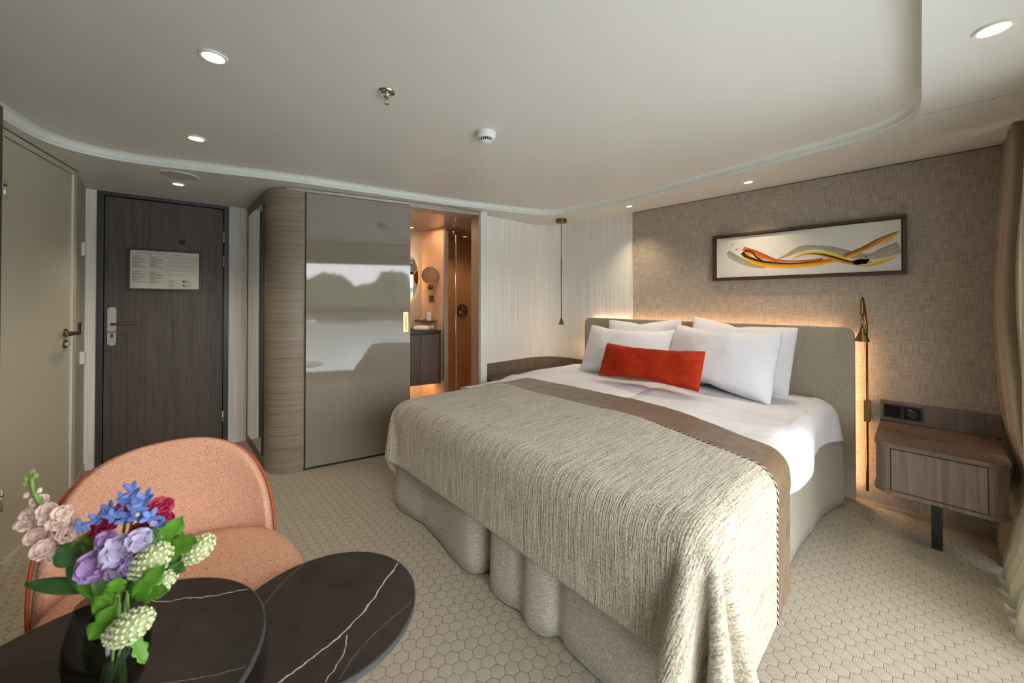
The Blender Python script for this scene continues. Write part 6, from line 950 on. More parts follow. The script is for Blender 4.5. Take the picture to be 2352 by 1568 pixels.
0,1,0,0,-1,0,0,0,0,0,1,0,0,-1,0,0,0,0,0,0,0,0,1,0,0,-1,0,0,0,0,0,1,0,0,-1,0,0,0,0,0,0,0,0,1,0,0,-1,0,0,0,0,0,1,0,0,-1,0,0,0,0,0,1,0,0,-1,0,0,0,0,0,0,0,0,1,0,-2345,91,-678,2306,-91,723,0,0,-1,0,-1,1,-1,1,0,
-1,-1,-1,-1,1,1,-2,-1,0,-1,0,0,-3,0,0,0,0,0,0,0,0,5,0,0,18,2,-4,1,-1,-1,13,0,-10,7,0,-9,4,0,-14,-1,-1,-6,1,0,-1,1,0,0,-1,0,0,0,1,0,0,-1,0,0,0,0,0,0,0,0,0,0,0,1,0,0,-1,0,0,0,0,0,0,0,0,1,0,0,-1,0,0,0,0,1,1,0,
-1,-1,0,0,0,0,0,0,0,0,1,0,0,-1,0,0,0,0,0,1,0,0,-1,0,0,0,0,0,0,0,0,1,0,0,-1,0,0,0,0,0,1,0,0,-1,0,0,0,0,0,1,0,0,-1,0,0,0,0,0,0,0,0,1,0,0,-1,0,0,0,0,0,1,0,0,-1,0,0,0,0,0,0,0,0,1,0,0,-1,0,0,0,0,
-2378,81,-673,2342,-78,717,0,0,0,0,-1,0,-1,0,0,0,0,1,-1,0,-1,-1,-1,1,-1,-1,0,-3,0,0,-2,0,0,-4,0,0,11,0,-1,-6,1,1,29,1,-12,4,0,-1,7,0,-11,4,-2,-13,0,0,-8,0,0,0,0,0,0,0,0,0,1,0,0,-1,0,0,0,1,0,0,-1,0,0,0,0,0,0,0,0,0,0,0,1,0,
0,-1,0,0,0,0,0,1,0,0,-1,0,0,0,0,0,0,0,0,1,0,0,-1,0,0,0,0,0,1,0,0,-1,0,0,0,0,0,1,0,0,-1,0,1,0,0,-1,0,0,0,1,0,0,-1,0,0,0,0,0,1,0,0,-1,0,0,0,0,0,0,0,0,1,0,0,-1,0,0,0,0,0,1,0,0,-1,0,0,0,0,0,1,0,
0,-1,0,0,0,0,0,0,0,0,1,0,0,-1,0,-2422,53,-665,2387,-48,709,-1,-1,-1,1,0,1,0,1,0,0,-1,0,-1,1,-1,1,-1,1,0,0,0,0,0,0,-2,-2,0,-1,0,1,-16,-7,-2,32,9,-4,-2,-1,1,13,0,-9,8,-1,-8,3,-1,-16,2,-2,-7,-2,1,0,0,0,0,0,0,0,0,0,0,1,0,0,-1,0,0,
0,0,0,0,1,0,0,-1,0,0,0,0,0,1,0,0,-1,1,0,0,-2,0,0,1,0,1,0,0,-1,0,0,0,0,0,1,0,0,-1,0,0,0,0,0,0,-1,0,1,1,0,-1,0,0,0,0,0,1,0,0,-1,0,0,0,0,0,0,1,0,1,-1,0,-1,-1,0,0,1,0,1,0,0,-1,0,0,0,0,0,0,0,0,1,0,
0,-1,0,0,0,0,0,1,0,0,-1,0,0,0,0,0,0,0,0,1,0,0,-1,0,0,0,0,0,1,0,-2469,16,-656,2433,-14,700,1,0,0,0,1,0,-1,0,0,1,0,0,0,1,-1,0,1,1,0,0,0,1,2,-1,1,0,0,0,2,-1,4,1,0,9,-7,-5,8,0,-6,1,0,-1,8,-2,-8,3,-1,-13,1,-2,-9,-1,0,0,
0,1,0,1,0,1,-1,0,-1,0,0,0,0,1,0,0,-1,0,0,0,0,0,0,0,0,1,0,0,-1,1,0,0,-1,0,1,0,0,-1,0,0,0,0,0,1,1,0,-1,-1,0,0,0,0,0,0,0,1,0,0,-1,0,0,0,0,0,1,0,0,-1,0,0,0,0,0,0,0,0,1,0,0,-1,1,0,0,-1,0,1,0,0,-1,0,
0,0,0,0,1,0,0,-1,0,0,0,0,0,0,0,0,1,1,0,-1,-1,0,0,0,0,1,0,0,-1,0,0,0,0,0,1,0,0,-1,0,0,0,0,0,0,0,-2516,-15,-645,2482,22,688,0,-1,0,1,1,0,1,1,0,0,1,-1,3,1,0,1,0,-1,2,-1,-1,2,-1,-1,2,-1,-1,3,-4,-1,2,-10,-4,-22,30,7,22,-16,-6,
2,-1,0,9,-3,-11,5,-4,-19,1,0,-3,0,0,-2,0,2,2,0,-1,-1,0,0,1,0,0,-1,0,0,0,0,0,0,0,1,1,0,-1,-1,0,1,0,0,-1,1,0,0,-1,0,1,1,0,-1,-1,0,1,0,0,-1,1,0,0,-1,0,1,1,0,-1,-1,0,1,0,0,-1,1,0,0,-1,0,1,0,0,-1,1,0,1,-1,0,-1,1,
0,0,-1,0,1,0,0,-1,1,0,0,-1,0,1,0,0,-1,0,0,0,1,0,1,-1,0,-1,0,0,0,1,0,1,-1,0,-1,0,0,0,0,0,1,1,0,-1,-1,0,0,0,0,1,0,0,-1,0,0,0,1,0,1,-1,-2545,-24,-631,2516,33,672,3,-1,-1,1,0,-1,2,-1,0,1,-1,-1,1,-2,0,1,-2,0,1,-4,-2,-1,-1,1,
0,-9,-1,-2,27,-1,-25,9,4,27,-16,-4,-1,5,1,-8,1,3,21,-11,-15,5,-15,-35,1,15,18,1,-8,-11,1,5,6,0,-1,-2,-1,0,1,1,0,-1,0,0,0,0,1,1,0,-1,-1,0,1,1,0,0,0,0,-1,-1,0,1,1,0,-1,-1,0,1,1,0,-1,-1,0,1,1,0,0,0,0,-1,-1,0,1,1,0,-1,-1,0,1,1,
0,-1,-1,0,1,1,0,-1,-1,0,1,1,0,-1,-1,0,1,1,0,-1,-1,0,1,1,0,-1,-1,0,0,0,0,1,1,0,-1,-1,0,1,1,0,-1,-1,0,1,1,0,-1,-1,0,1,1,0,-1,-1,0,1,1,0,-1,-1,0,1,1,0,-1,-1,0,1,0,0,-1,1,0,0,-1,-2533,-19,-620,2512,24,657,1,-1,1,1,-2,-1,-1,-1,0,
1,-2,0,-1,-3,-1,0,-4,1,1,5,0,0,6,0,-19,23,-1,5,-3,2,11,-18,0,-9,18,-1,-16,-1,3,30,-10,-8,-1,-44,-29,14,50,-3,2,-28,-2,1,15,3,1,-9,-2,0,8,3,-1,-7,-3,1,4,2,0,-1,0,0,1,-1,0,0,1,0,0,0,0,0,-1,0,-1,1,0,1,0,0,0,-1,0,0,1,-1,-1,0,1,1,-1,
0,0,1,0,0,0,0,-1,-1,0,1,1,0,0,0,0,0,-1,1,-1,1,-2,1,0,2,0,-1,-2,-1,1,1,1,0,1,0,-1,-1,-1,1,0,1,-1,-1,0,1,1,-1,0,0,1,-1,1,0,1,-2,-1,-1,2,1,1,-1,0,0,0,-1,-1,0,1,1,0,-1,-1,0,1,1,0,0,-1,0,-1,1,0,1,0,0,-1,-1,0,1,1,
-2496,-37,-611,2477,36,647,0,-1,0,-1,-2,-1,1,-1,1,-1,-2,0,0,2,0,1,6,0,-4,9,0,-9,11,1,5,-5,0,-5,3,0,-15,5,0,-4,-1,1,23,-5,-3,23,-30,-18,-37,-28,-23,39,54,5,2,-21,-2,1,12,4,0,-5,-1,-1,-7,-2,1,10,2,0,-6,-1,0,4,1,0,-1,-1,0,0,1,-1,-1,0,1,1,-1,0,0,1,
0,0,0,0,0,-1,0,0,1,0,0,0,0,0,0,0,0,-1,0,0,1,0,0,0,0,0,0,0,0,-1,0,0,1,0,0,0,0,-1,-1,0,1,1,0,0,0,0,0,-1,0,0,1,0,-1,0,0,1,-1,0,0,1,0,0,0,0,0,-1,0,0,1,0,0,0,0,-1,-1,0,1,1,0,0,0,0,0,-1,0,0,1,0,0,0,
0,-1,-1,0,1,1,0,0,0,0,0,-1,0,0,1,-2456,-61,-594,2437,58,630,-1,-1,0,1,-1,0,-1,1,0,1,4,-1,-1,7,2,-6,8,-1,-3,2,1,-2,3,1,-7,3,-1,-11,0,0,-2,0,0,11,0,1,29,-17,-10,-8,-42,-27,-34,-7,-8,51,58,6,2,-11,1,-1,-8,-1,1,3,0,0,-3,0,0,-2,0,-1,11,1,1,-5,-1,
0,-4,1,0,5,-1,0,-1,1,0,0,0,0,0,-1,0,0,1,0,0,0,0,0,-1,0,0,1,0,0,0,0,0,0,0,0,-1,0,0,1,0,0,0,0,0,0,0,0,-1,0,0,1,0,0,0,0,0,-1,0,0,1,0,0,0,0,0,-1,0,0,1,0,0,0,0,0,0,0,0,-1,0,0,1,0,0,0,0,0,-1,0,0,1,
0,0,0,0,0,-1,0,0,1,0,0,0,0,0,-1,0,0,1,0,0,0,0,0,-1,0,0,1,0,0,0,-2417,-75,-573,2398,72,609,0,0,-1,-1,3,1,0,5,0,-2,6,1,-6,6,0,-2,2,0,-6,3,0,-5,2,0,-9,-1,1,-1,0,-1,6,1,0,24,-8,-3,15,-31,-17,-49,-29,-22,15,0,-5,40,43,11,-3,15,-3,3,-12,1,
0,-5,0,0,-4,0,-1,1,1,1,9,-1,0,-2,1,0,-4,-1,0,2,1,0,2,-1,0,0,1,0,-1,0,0,0,-1,0,-1,1,0,1,0,0,0,-1,0,0,1,0,0,0,0,0,0,0,0,-1,0,0,1,0,0,0,0,0,0,0,0,-1,0,0,1,0,0,0,0,0,-1,0,0,1,0,0,0,0,0,-1,0,0,1,0,0,0,
0,0,0,0,0,-1,0,0,1,0,0,0,0,0,-1,0,0,1,0,0,0,0,0,-1,0,0,1,0,0,0,0,0,-1,0,0,1,0,0,0,0,-1,-1,0,1,1,-2377,-77,-552,2358,77,588,-1,4,0,-2,5,1,-3,5,-1,-4,5,1,-4,2,0,-6,2,1,-6,0,-1,-5,1,0,-1,-1,0,5,0,1,17,-3,-2,19,-18,-10,-13,-41,-23,
-48,2,-8,41,-4,-4,28,29,8,1,19,0,0,5,0,1,-14,0,-1,-4,0,1,-1,0,0,5,0,0,4,1,0,-3,-1,0,-1,1,0,3,0,0,0,-1,0,-1,1,0,0,0,0,0,-1,0,0,1,0,-1,0,0,1,0,0,0,-1,0,0,1,-1,0,0,1,0,-1,0,0,1,0,0,0,0,0,0,0,0,-1,0,0,1,0,0,0,
0,0,-1,0,0,1,0,0,0,0,0,0,0,0,-1,0,0,1,0,0,0,0,0,-1,0,0,1,0,0,0,0,0,-1,0,0,1,0,0,0,0,0,-1,0,0,1,0,0,0,0,0,-1,0,0,1,0,-1,0,0,1,-1,-2337,-71,-529,2316,78,566,-2,6,1,-4,4,0,-5,3,0,-4,2,0,-6,1,0,-4,1,0,-5,-1,1,0,0,-1,
5,1,0,11,-2,0,20,-11,-6,6,-32,-16,-36,-24,-18,-33,14,-2,63,-2,-1,4,4,1,10,32,5,-1,9,-2,2,-8,1,0,-7,1,0,-4,-1,-1,2,0,1,4,0,0,0,1,0,1,-1,0,1,1,0,-1,0,0,0,-1,0,0,1,0,0,0,0,0,-1,0,0,1,0,0,0,0,0,0,0,0,-1,0,-1,1,0,1,0,0,0,0,
0,0,-1,0,0,1,0,0,0,0,0,-1,0,0,1,0,0,0,0,0,-1,0,0,1,0,0,0,0,0,0,0,0,-1,0,0,1,0,0,0,0,0,-1,0,0,1,0,0,0,0,0,-1,0,0,1,0,0,0,0,0,-1,0,0,1,0,0,0,0,0,-1,0,-1,1,0,1,0,-2301,-52,-509,2275,67,546,-3,4,0,-6,2,0,-4,2,0,
-4,1,1,-5,-1,-1,-2,0,0,-1,1,0,4,-1,1,9,0,-1,17,-7,-4,13,-22,-9,-12,-31,-19,-42,-4,-10,-15,10,0,57,-6,-1,13,13,1,7,20,4,-1,13,0,1,-3,0,0,-6,0,0,-4,0,-1,-2,0,1,3,1,0,1,-1,0,2,1,0,0,-1,0,0,1,0,1,0,0,-1,-1,0,0,1,0,0,0,0,0,0,0,0,-1,
0,-1,1,0,1,0,0,0,0,0,-1,-1,0,1,1,0,0,0,0,0,-1,0,0,1,0,0,0,0,0,-1,0,0,1,0,0,0,0,0,0,0,0,-1,0,0,1,0,0,0,0,0,-1,0,0,1,0,0,0,0,0,-1,0,0,1,0,0,0,0,0,-1,0,0,1,0,0,0,0,0,-1,0,0,1,0,0,0,0,-1,0,0,1,-1,
-2274,-22,-484,2241,43,522,-3,1,0,-5,2,0,-4,-1,0,-3,1,1,-3,-1,-1,0,0,0,4,1,0,7,-1,0,14,-4,-1,15,-15,-8,2,-27,-13,-29,-21,-17,-33,8,-4,-5,4,2,56,-5,-2,15,15,1,4,14,3,1,9,1,-1,6,0,1,-4,0,0,-5,1,0,-1,-1,0,-2,0,0,3,1,0,1,-1,0,1,1,0,-1,-1,0,1,1,
0,0,0,0,0,0,0,0,-1,0,0,1,0,0,0,0,-1,-1,0,1,1,0,0,0,0,-1,0,0,1,-1,0,0,1,0,0,0,0,0,-1,0,0,1,0,0,0,0,0,0,0,0,-1,0,0,1,0,0,0,0,0,-1,0,0,1,0,0,0,0,0,-1,0,0,1,0,0,0,0,0,-1,0,0,1,0,0,0,0,0,0,0,0,-1,
0,0,1,0,0,0,0,-1,-1,0,1,1,0,0,0,-2258,17,-463,2219,6,500,-3,0,1,-3,1,-1,-4,-1,0,-2,1,0,1,-1,0,1,0,1,8,1,-1,11,-4,-1,14,-9,-5,9,-22,-9,-11,-24,-15,-34,-10,-12,-27,15,0,7,-5,0,51,-3,-1,17,19,2,3,10,1,1,5,2,0,6,0,0,1,0,0,-2,0,0,-3,0,-1,0,1,
1,-1,-1,0,2,1,0,0,-1,0,0,1,0,1,0,0,-1,-1,0,1,1,0,0,0,1,-1,-1,-1,1,1,0,0,0,0,-1,0,0,1,-1,0,-1,1,0,1,0,0,0,-1,0,0,1,0,0,0,0,0,0,0,0,-1,0,-1,1,0,2,0,0,-1,-1,0,1,1,0,-1,0,0,0,-1,-1,0,1,1,0,0,0,0,-1,0,-1,1,
0,1,0,0,0,0,0,0,-1,0,0,1,0,0,0,0,0,-1,0,0,1,0,-1,0,0,1,-1,0,1,1,-2252,57,-439,2211,-35,476,-4,1,1,-4,-1,-1,-1,0,0,-1,0,0,1,1,0,7,-1,1,10,-1,-2,13,-7,-2,11,-17,-9,-1,-23,-11,-20,-17,-12,-32,0,-8,-17,13,1,5,-5,-1,53,-3,0,17,20,3,3,6,0,1,6,1,
0,3,1,0,2,0,0,0,1,0,-1,-1,0,0,0,0,0,1,0,0,-1,0,0,1,0,0,-1,0,1,1,0,-1,0,0,0,-1,0,1,1,0,-1,0,0,0,0,0,1,-1,0,-1,1,0,1,0,0,-1,-1,0,1,1,0,1,0,0,-1,0,0,-1,-1,0,1,1,0,-1,0,0,1,-1,0,0,1,0,1,0,0,0,-1,0,-1,1,
0,0,0,0,0,0,0,0,-1,0,0,1,0,-1,0,0,1,-1,0,0,1,0,-1,0,0,2,-1,0,-1,1,0,-1,0,0,1,-1,0,0,1,0,0,0,0,1,-1]
DATA_PILA = [
-765,-519,2,830,534,-1,0,-2,-1,0,1,1,0,1,0,0,0,-1,0,0,0,-1,3,2,-2,6,-1,-1,3,2,-6,11,-5,2,-72,-3,6,12,8,1,6,-4,2,3,1,-1,0,-1,0,1,0,1,1,1,0,1,0,0,0,-1,-1,1,1,1,0,0,0,0,0,0,-2,0,-1,0,-1,-1599,72,1,1585,-63,43,15,11,-36,0,-2,-1,-1,4,-3,
-1,9,-5,2,-21,11,0,10,-4,-2,8,-2,-11,23,-3,13,-52,-5,0,11,6,-1,14,-8,-2,-35,9,-2,-5,3,5,18,-6,0,2,-3,1,8,-3,-2,-14,8,1,7,-5,0,7,-5,0,-14,11,0,5,-4,0,2,-3,-12,9,-35,-1582,58,39,1576,-63,49,9,2,-14,8,1,-19,1,0,-1,0,1,-6,0,1,0,0,0,0,0,1,-2,0,8,-9,
-1,1,1,-5,16,-5,3,-50,9,2,7,0,1,3,-1,0,7,-5,1,0,-1,-1,1,-1,1,0,0,-1,2,-2,0,-1,0,0,0,1,0,1,-7,-6,2,-16,-11,1,-15,-1570,59,45,1565,-62,50,15,1,-17,2,0,-5,4,0,-10,0,0,-3,0,0,-1,1,0,0,-1,0,-2,2,-1,-5,-1,1,-2,0,0,-6,1,1,1,-1,0,-5,0,-1,-2,
0,1,-3,0,-1,1,0,0,-1,0,0,-1,0,0,0,0,-1,-1,-1,1,-4,-3,1,-9,-1,0,-5,-16,1,-19,-1560,59,49,1557,-62,53,17,1,-20,3,0,-7,1,0,-3,2,0,-5,0,0,-3,1,0,-1,0,0,-4,0,0,-2,1,0,-2,0,0,-3,-1,1,-1,1,-1,-7,0,-1,-3,-1,1,0,0,1,-1,0,-1,-2,0,0,-1,-1,0,-2,
1,0,-2,-2,1,-4,-2,-1,-5,-2,1,-6,-16,0,-21,-1555,61,52,1551,-63,55,19,1,-21,3,0,-7,1,0,-5,2,0,-3,0,0,-3,1,1,-3,0,-1,-3,0,0,-2,1,0,-3,0,0,-1,-1,0,-4,1,0,-3,0,0,-3,-1,0,0,0,0,-2,0,0,-2,0,0,-4,0,0,-1,-1,0,-3,-1,1,-3,-1,-1,-4,-4,1,-8,-18,0,-21,
-1549,60,54,1548,-61,56,18,0,-21,5,0,-8,0,0,-4,2,0,-4,0,1,-4,1,-1,-1,0,0,-4,0,0,-2,1,0,-6,0,0,0,-1,0,-1,1,0,-1,0,0,-3,-1,0,-2,1,0,-1,-1,0,-5,-1,0,-4,1,0,-1,-1,1,-2,-1,-1,-4,-1,0,-4,-5,1,-9,-17,-1,-20,-1547,62,55,1545,-62,56,19,0,-19,4,0,-11,2,0,-3,
1,0,-4,0,1,-3,1,-1,-3,0,0,-2,0,0,-2,1,0,-3,0,0,-3,-1,0,-3,1,0,-3,0,0,-2,-1,0,0,1,0,-3,-1,0,-2,-1,0,-3,1,1,-1,-1,-1,-6,-1,0,-3,-1,0,-2,-7,1,-14,-13,-1,-15,-1551,62,55,1551,-62,52,12,0,-13,8,0,-14,1,0,-3,1,1,-3,0,-1,-5,0,0,-2,2,0,-2,-1,0,-1,
1,0,-1,0,0,-6,-1,0,-5,1,0,-3,0,0,1,-1,0,-2,1,0,-2,-1,0,-2,0,1,-3,-1,-1,-2,0,0,-4,-1,0,-4,0,0,-1,-15,0,-23,-1,1,-2,-1555,60,50,1555,-60,47,2,-1,-1,13,0,-22,1,0,-2,1,1,-4,0,-1,-3,1,0,-4,0,0,-1,0,0,-2,1,0,-3,0,0,-3,0,0,-3,-1,0,-2,1,0,-2,
0,0,2,-1,0,-7,0,0,-4,0,1,-1,-1,-1,-2,0,0,-3,-1,0,-3,-1,0,-3,-7,0,-14,-15,0,-16,-1547,62,56,1548,-62,52,14,1,-14,7,-1,-13,1,1,-4,0,-1,-3,2,0,-3,0,0,-3,0,0,-3,0,0,-2,1,-1,-8,0,1,3,0,1,0,-1,-1,-1,1,0,-5,-1,0,-1,1,0,-3,-1,0,-5,0,1,-3,-1,-1,-1,
0,0,-3,-1,0,-3,-2,0,-4,-4,0,-9,-18,0,-21,-1548,61,57,1551,-60,52,15,0,-17,4,-1,-10,2,1,-5,0,-1,-3,2,0,-2,0,0,-3,0,0,-2,0,0,-1,1,0,-4,-1,-1,-2,1,2,-5,0,0,-2,0,-1,-1,-1,0,-1,1,0,-1,-1,0,-5,-1,0,-4,1,0,0,-2,0,-3,0,0,-4,-1,0,-4,-5,0,-8,-17,-1,-21,
-1552,63,56,1555,-61,51,15,0,-19,3,-1,-7,2,1,-4,1,-1,-6,0,0,-2,1,0,-1,0,0,-2,0,0,-1,1,0,-4,0,1,-2,-1,-1,-4,1,0,-2,0,0,-2,-1,0,-3,0,0,-1,0,0,-3,0,0,-1,0,0,-2,-1,0,-2,-2,0,-6,-1,0,-4,-2,0,-7,-18,-1,-20,-1557,63,54,1560,-61,48,15,0,-17,1,0,-5,4,-1,-10,
1,0,-3,-1,0,-2,1,0,-2,0,0,0,0,0,-1,1,1,-1,-1,0,-2,0,-2,-6,1,1,2,-1,0,-8,0,0,-1,0,1,-3,0,-2,0,0,1,-1,0,0,-1,-1,0,-2,0,0,-3,-4,0,-11,-2,0,-3,-14,-2,-20,-1565,64,52,1568,-60,45,10,-1,-13,8,-2,-19,0,0,-1,-1,0,-3,2,-1,-5,-1,-1,1,0,0,-2,1,-1,-1,
-1,-2,-1,0,0,0,-4,-19,-11,-1,50,20,5,-17,-11,0,-1,0,0,-2,-2,1,-3,-4,-1,1,0,0,-3,-4,0,2,0,0,-1,0,-1,0,-5,-8,-1,-20,-9,-2,-12,-1575,64,48,1579,-60,41,14,-9,-36,0,1,0,0,-2,-2,0,-3,-2,-3,-10,-6,3,25,11,0,-14,-4,-1,-7,-2,-2,-4,1,-1,44,1,5,-26,-3,0,3,1,-5,-24,0,
-1,49,-3,2,-3,3,3,-29,-9,-3,29,9,3,-14,-7,0,-9,-5,-2,18,13,2,-9,-7,0,2,0,-15,-12,-37,-1584,64,43,1598,-76,-1,1,2,0,-1,-1,0,0,-1,0,0,-1,-1,0,-1,0,-1,0,0,-2,-9,2,-3,-7,2,5,48,-1,2,-5,-2,1,-16,0,-1,-2,1,0,-3,1,0,1,0,-19,56,-5,17,-28,3,0,-2,-2,1,-2,1,
0,-2,1,0,0,-1,1,0,1,-1,-1,-1,0,3,0,-1541,-989,-45,1542,981,40,0,1,1,0,-1,0,-1,7,4,-3,10,4,4,-22,-9,-5,26,8,5,-26,-4,-2,17,2,1,-3,1,-14,-58,-6,15,32,5,1,7,3,-3,-13,-5,2,7,4,1,3,1,-1,7,4,-1,-16,-10,1,7,5,0,1,1,1,2,2,-1,0,1,-1492,68,-13,1485,-64,-25,
7,11,31,-2,-13,-20,1,4,8,2,4,7,-1,0,0,0,6,5,-1,2,0,-5,15,4,4,-47,-5,1,4,-3,0,26,13,-1,-29,-12,2,11,7,1,1,0,-1,2,2,1,1,0,-1,0,1,0,1,3,0,1,2,0,0,1,-6,2,17,-1487,62,-35,1487,-64,-26,-1,1,0,6,0,17,0,0,-1,0,0,2,1,0,1,0,0,3,0,-1,2,
0,1,8,1,0,-2,-1,1,2,1,0,5,-1,-1,-1,0,0,5,0,1,1,0,-1,0,-1,0,1,1,-1,1,0,1,1,-1,0,2,-2,1,10,-3,0,5,-1487,62,-35,1486,-64,-29,3,1,8,0,0,0,3,0,10,0,0,2,1,0,1,0,0,3,1,0,2,-1,-1,4,1,2,1,0,-1,3,-1,0,3,1,0,3,-1,0,2,0,1,1,
0,-1,2,0,0,1,0,0,2,-1,0,2,-1,0,5,-1,1,3,-4,0,8,-1485,62,-36,1484,-64,-31,4,1,8,1,0,4,2,0,4,0,0,4,1,0,3,0,0,1,1,0,3,-1,1,2,1,-1,3,0,0,5,-1,-1,1,1,1,2,-1,1,2,1,-1,2,-1,0,2,-1,0,1,1,0,1,-1,0,5,-1,0,4,0,1,2,-7,0,11,
-1481,62,-38,1481,-64,-34,5,1,11,1,0,3,2,1,3,0,-1,3,1,0,4,0,0,4,1,0,1,-1,0,0,1,0,6,0,0,4,0,0,1,-1,0,2,1,0,0,-1,0,5,0,0,2,0,0,0,-1,0,2,0,0,4,0,1,3,-2,-1,4,-7,1,14,-1478,62,-41,1477,-64,-38,8,1,14,1,1,3,0,-1,4,1,0,1,1,0,5,
0,0,5,1,0,-1,-1,0,1,1,0,5,0,0,5,0,0,1,-1,0,2,1,0,2,-1,0,2,0,0,2,0,0,1,-1,0,3,0,0,2,0,1,5,-1,-1,1,-16,0,26,-1456,63,-50,1455,-63,-48,16,0,24,2,1,3,-1,-1,4,2,0,1,-1,0,4,1,0,3,1,0,1,-1,0,0,1,0,7,0,0,3,0,0,1,-1,0,2,
1,0,3,-1,0,3,0,0,1,0,0,1,-1,0,3,0,0,4,0,1,2,-2,-1,4,-8,0,15,-1476,62,-40,1475,-61,-40,9,-1,15,1,1,3,1,-1,4,1,0,2,-1,0,3,1,0,2,1,0,1,0,0,3,-1,0,4,1,0,3,0,0,3,-1,0,0,1,0,4,-1,0,2,0,0,2,0,0,1,-1,0,3,0,0,4,0,1,3,
-3,-1,4,-4,0,10,-1483,62,-34,1482,-61,-39,6,-1,11,0,1,5,2,-1,2,1,0,4,-1,0,1,1,0,4,1,0,0,-1,0,3,1,0,3,0,0,4,0,0,3,-1,0,1,1,0,3,-1,0,1,0,0,2,0,0,2,-1,0,3,0,1,4,-1,-1,4,-1,0,3,-5,0,8,-1484,62,-31,1484,-61,-38,5,-1,10,0,1,3,2,-1,3,
1,0,4,0,0,2,0,0,3,0,0,1,0,0,1,1,0,5,0,1,3,0,-1,2,-1,0,1,1,-1,2,-1,1,4,0,0,2,0,1,2,0,-1,1,-2,0,5,0,0,3,-2,0,4,-2,0,7,-1488,62,-29,1487,-61,-37,4,0,8,0,-1,2,2,0,7,1,0,2,0,0,0,0,0,4,0,0,1,1,1,2,-1,-1,3,1,0,4,
0,0,1,-1,0,2,1,0,1,-1,0,5,0,0,3,0,0,1,-1,0,1,1,0,1,-3,0,10,-1,0,1,-3,0,5,-1486,62,-26,1487,-61,-36,1,0,2,4,-2,16,1,2,-1,-1,-1,-1,1,0,2,0,0,4,0,1,2,0,-1,1,1,0,1,-1,0,3,1,0,4,-1,0,0,0,0,3,0,0,4,0,-1,2,0,1,1,-1,0,0,
1,0,2,-1,1,1,-5,-1,15,0,0,0,-1487,62,-24,1487,-61,-37,6,-8,29,-2,10,-18,1,-2,5,1,-1,4,0,-1,1,0,-4,10,1,-1,1,-1,0,-1,0,-3,2,-1,-4,1,-3,-11,2,1,46,-6,1,-5,-2,2,-7,4,0,-4,4,1,-2,0,-1,-1,1,-1,-2,6,-1,-4,9,2,12,-21,-6,-10,31,-1486,64,-25,1492,-68,-14,0,0,1,
1,1,1,-1,-5,2,-1,-2,2,0,-4,0,-7,-19,4,8,43,-1,1,-7,-2,-1,-7,2,-3,-18,4,3,17,-4,-1,-6,2,-6,44,-5,2,-6,-2,5,-17,7,0,-11,5,-3,25,-13,2,-11,6,2,-5,4,-1,-1,0,0,1,0]
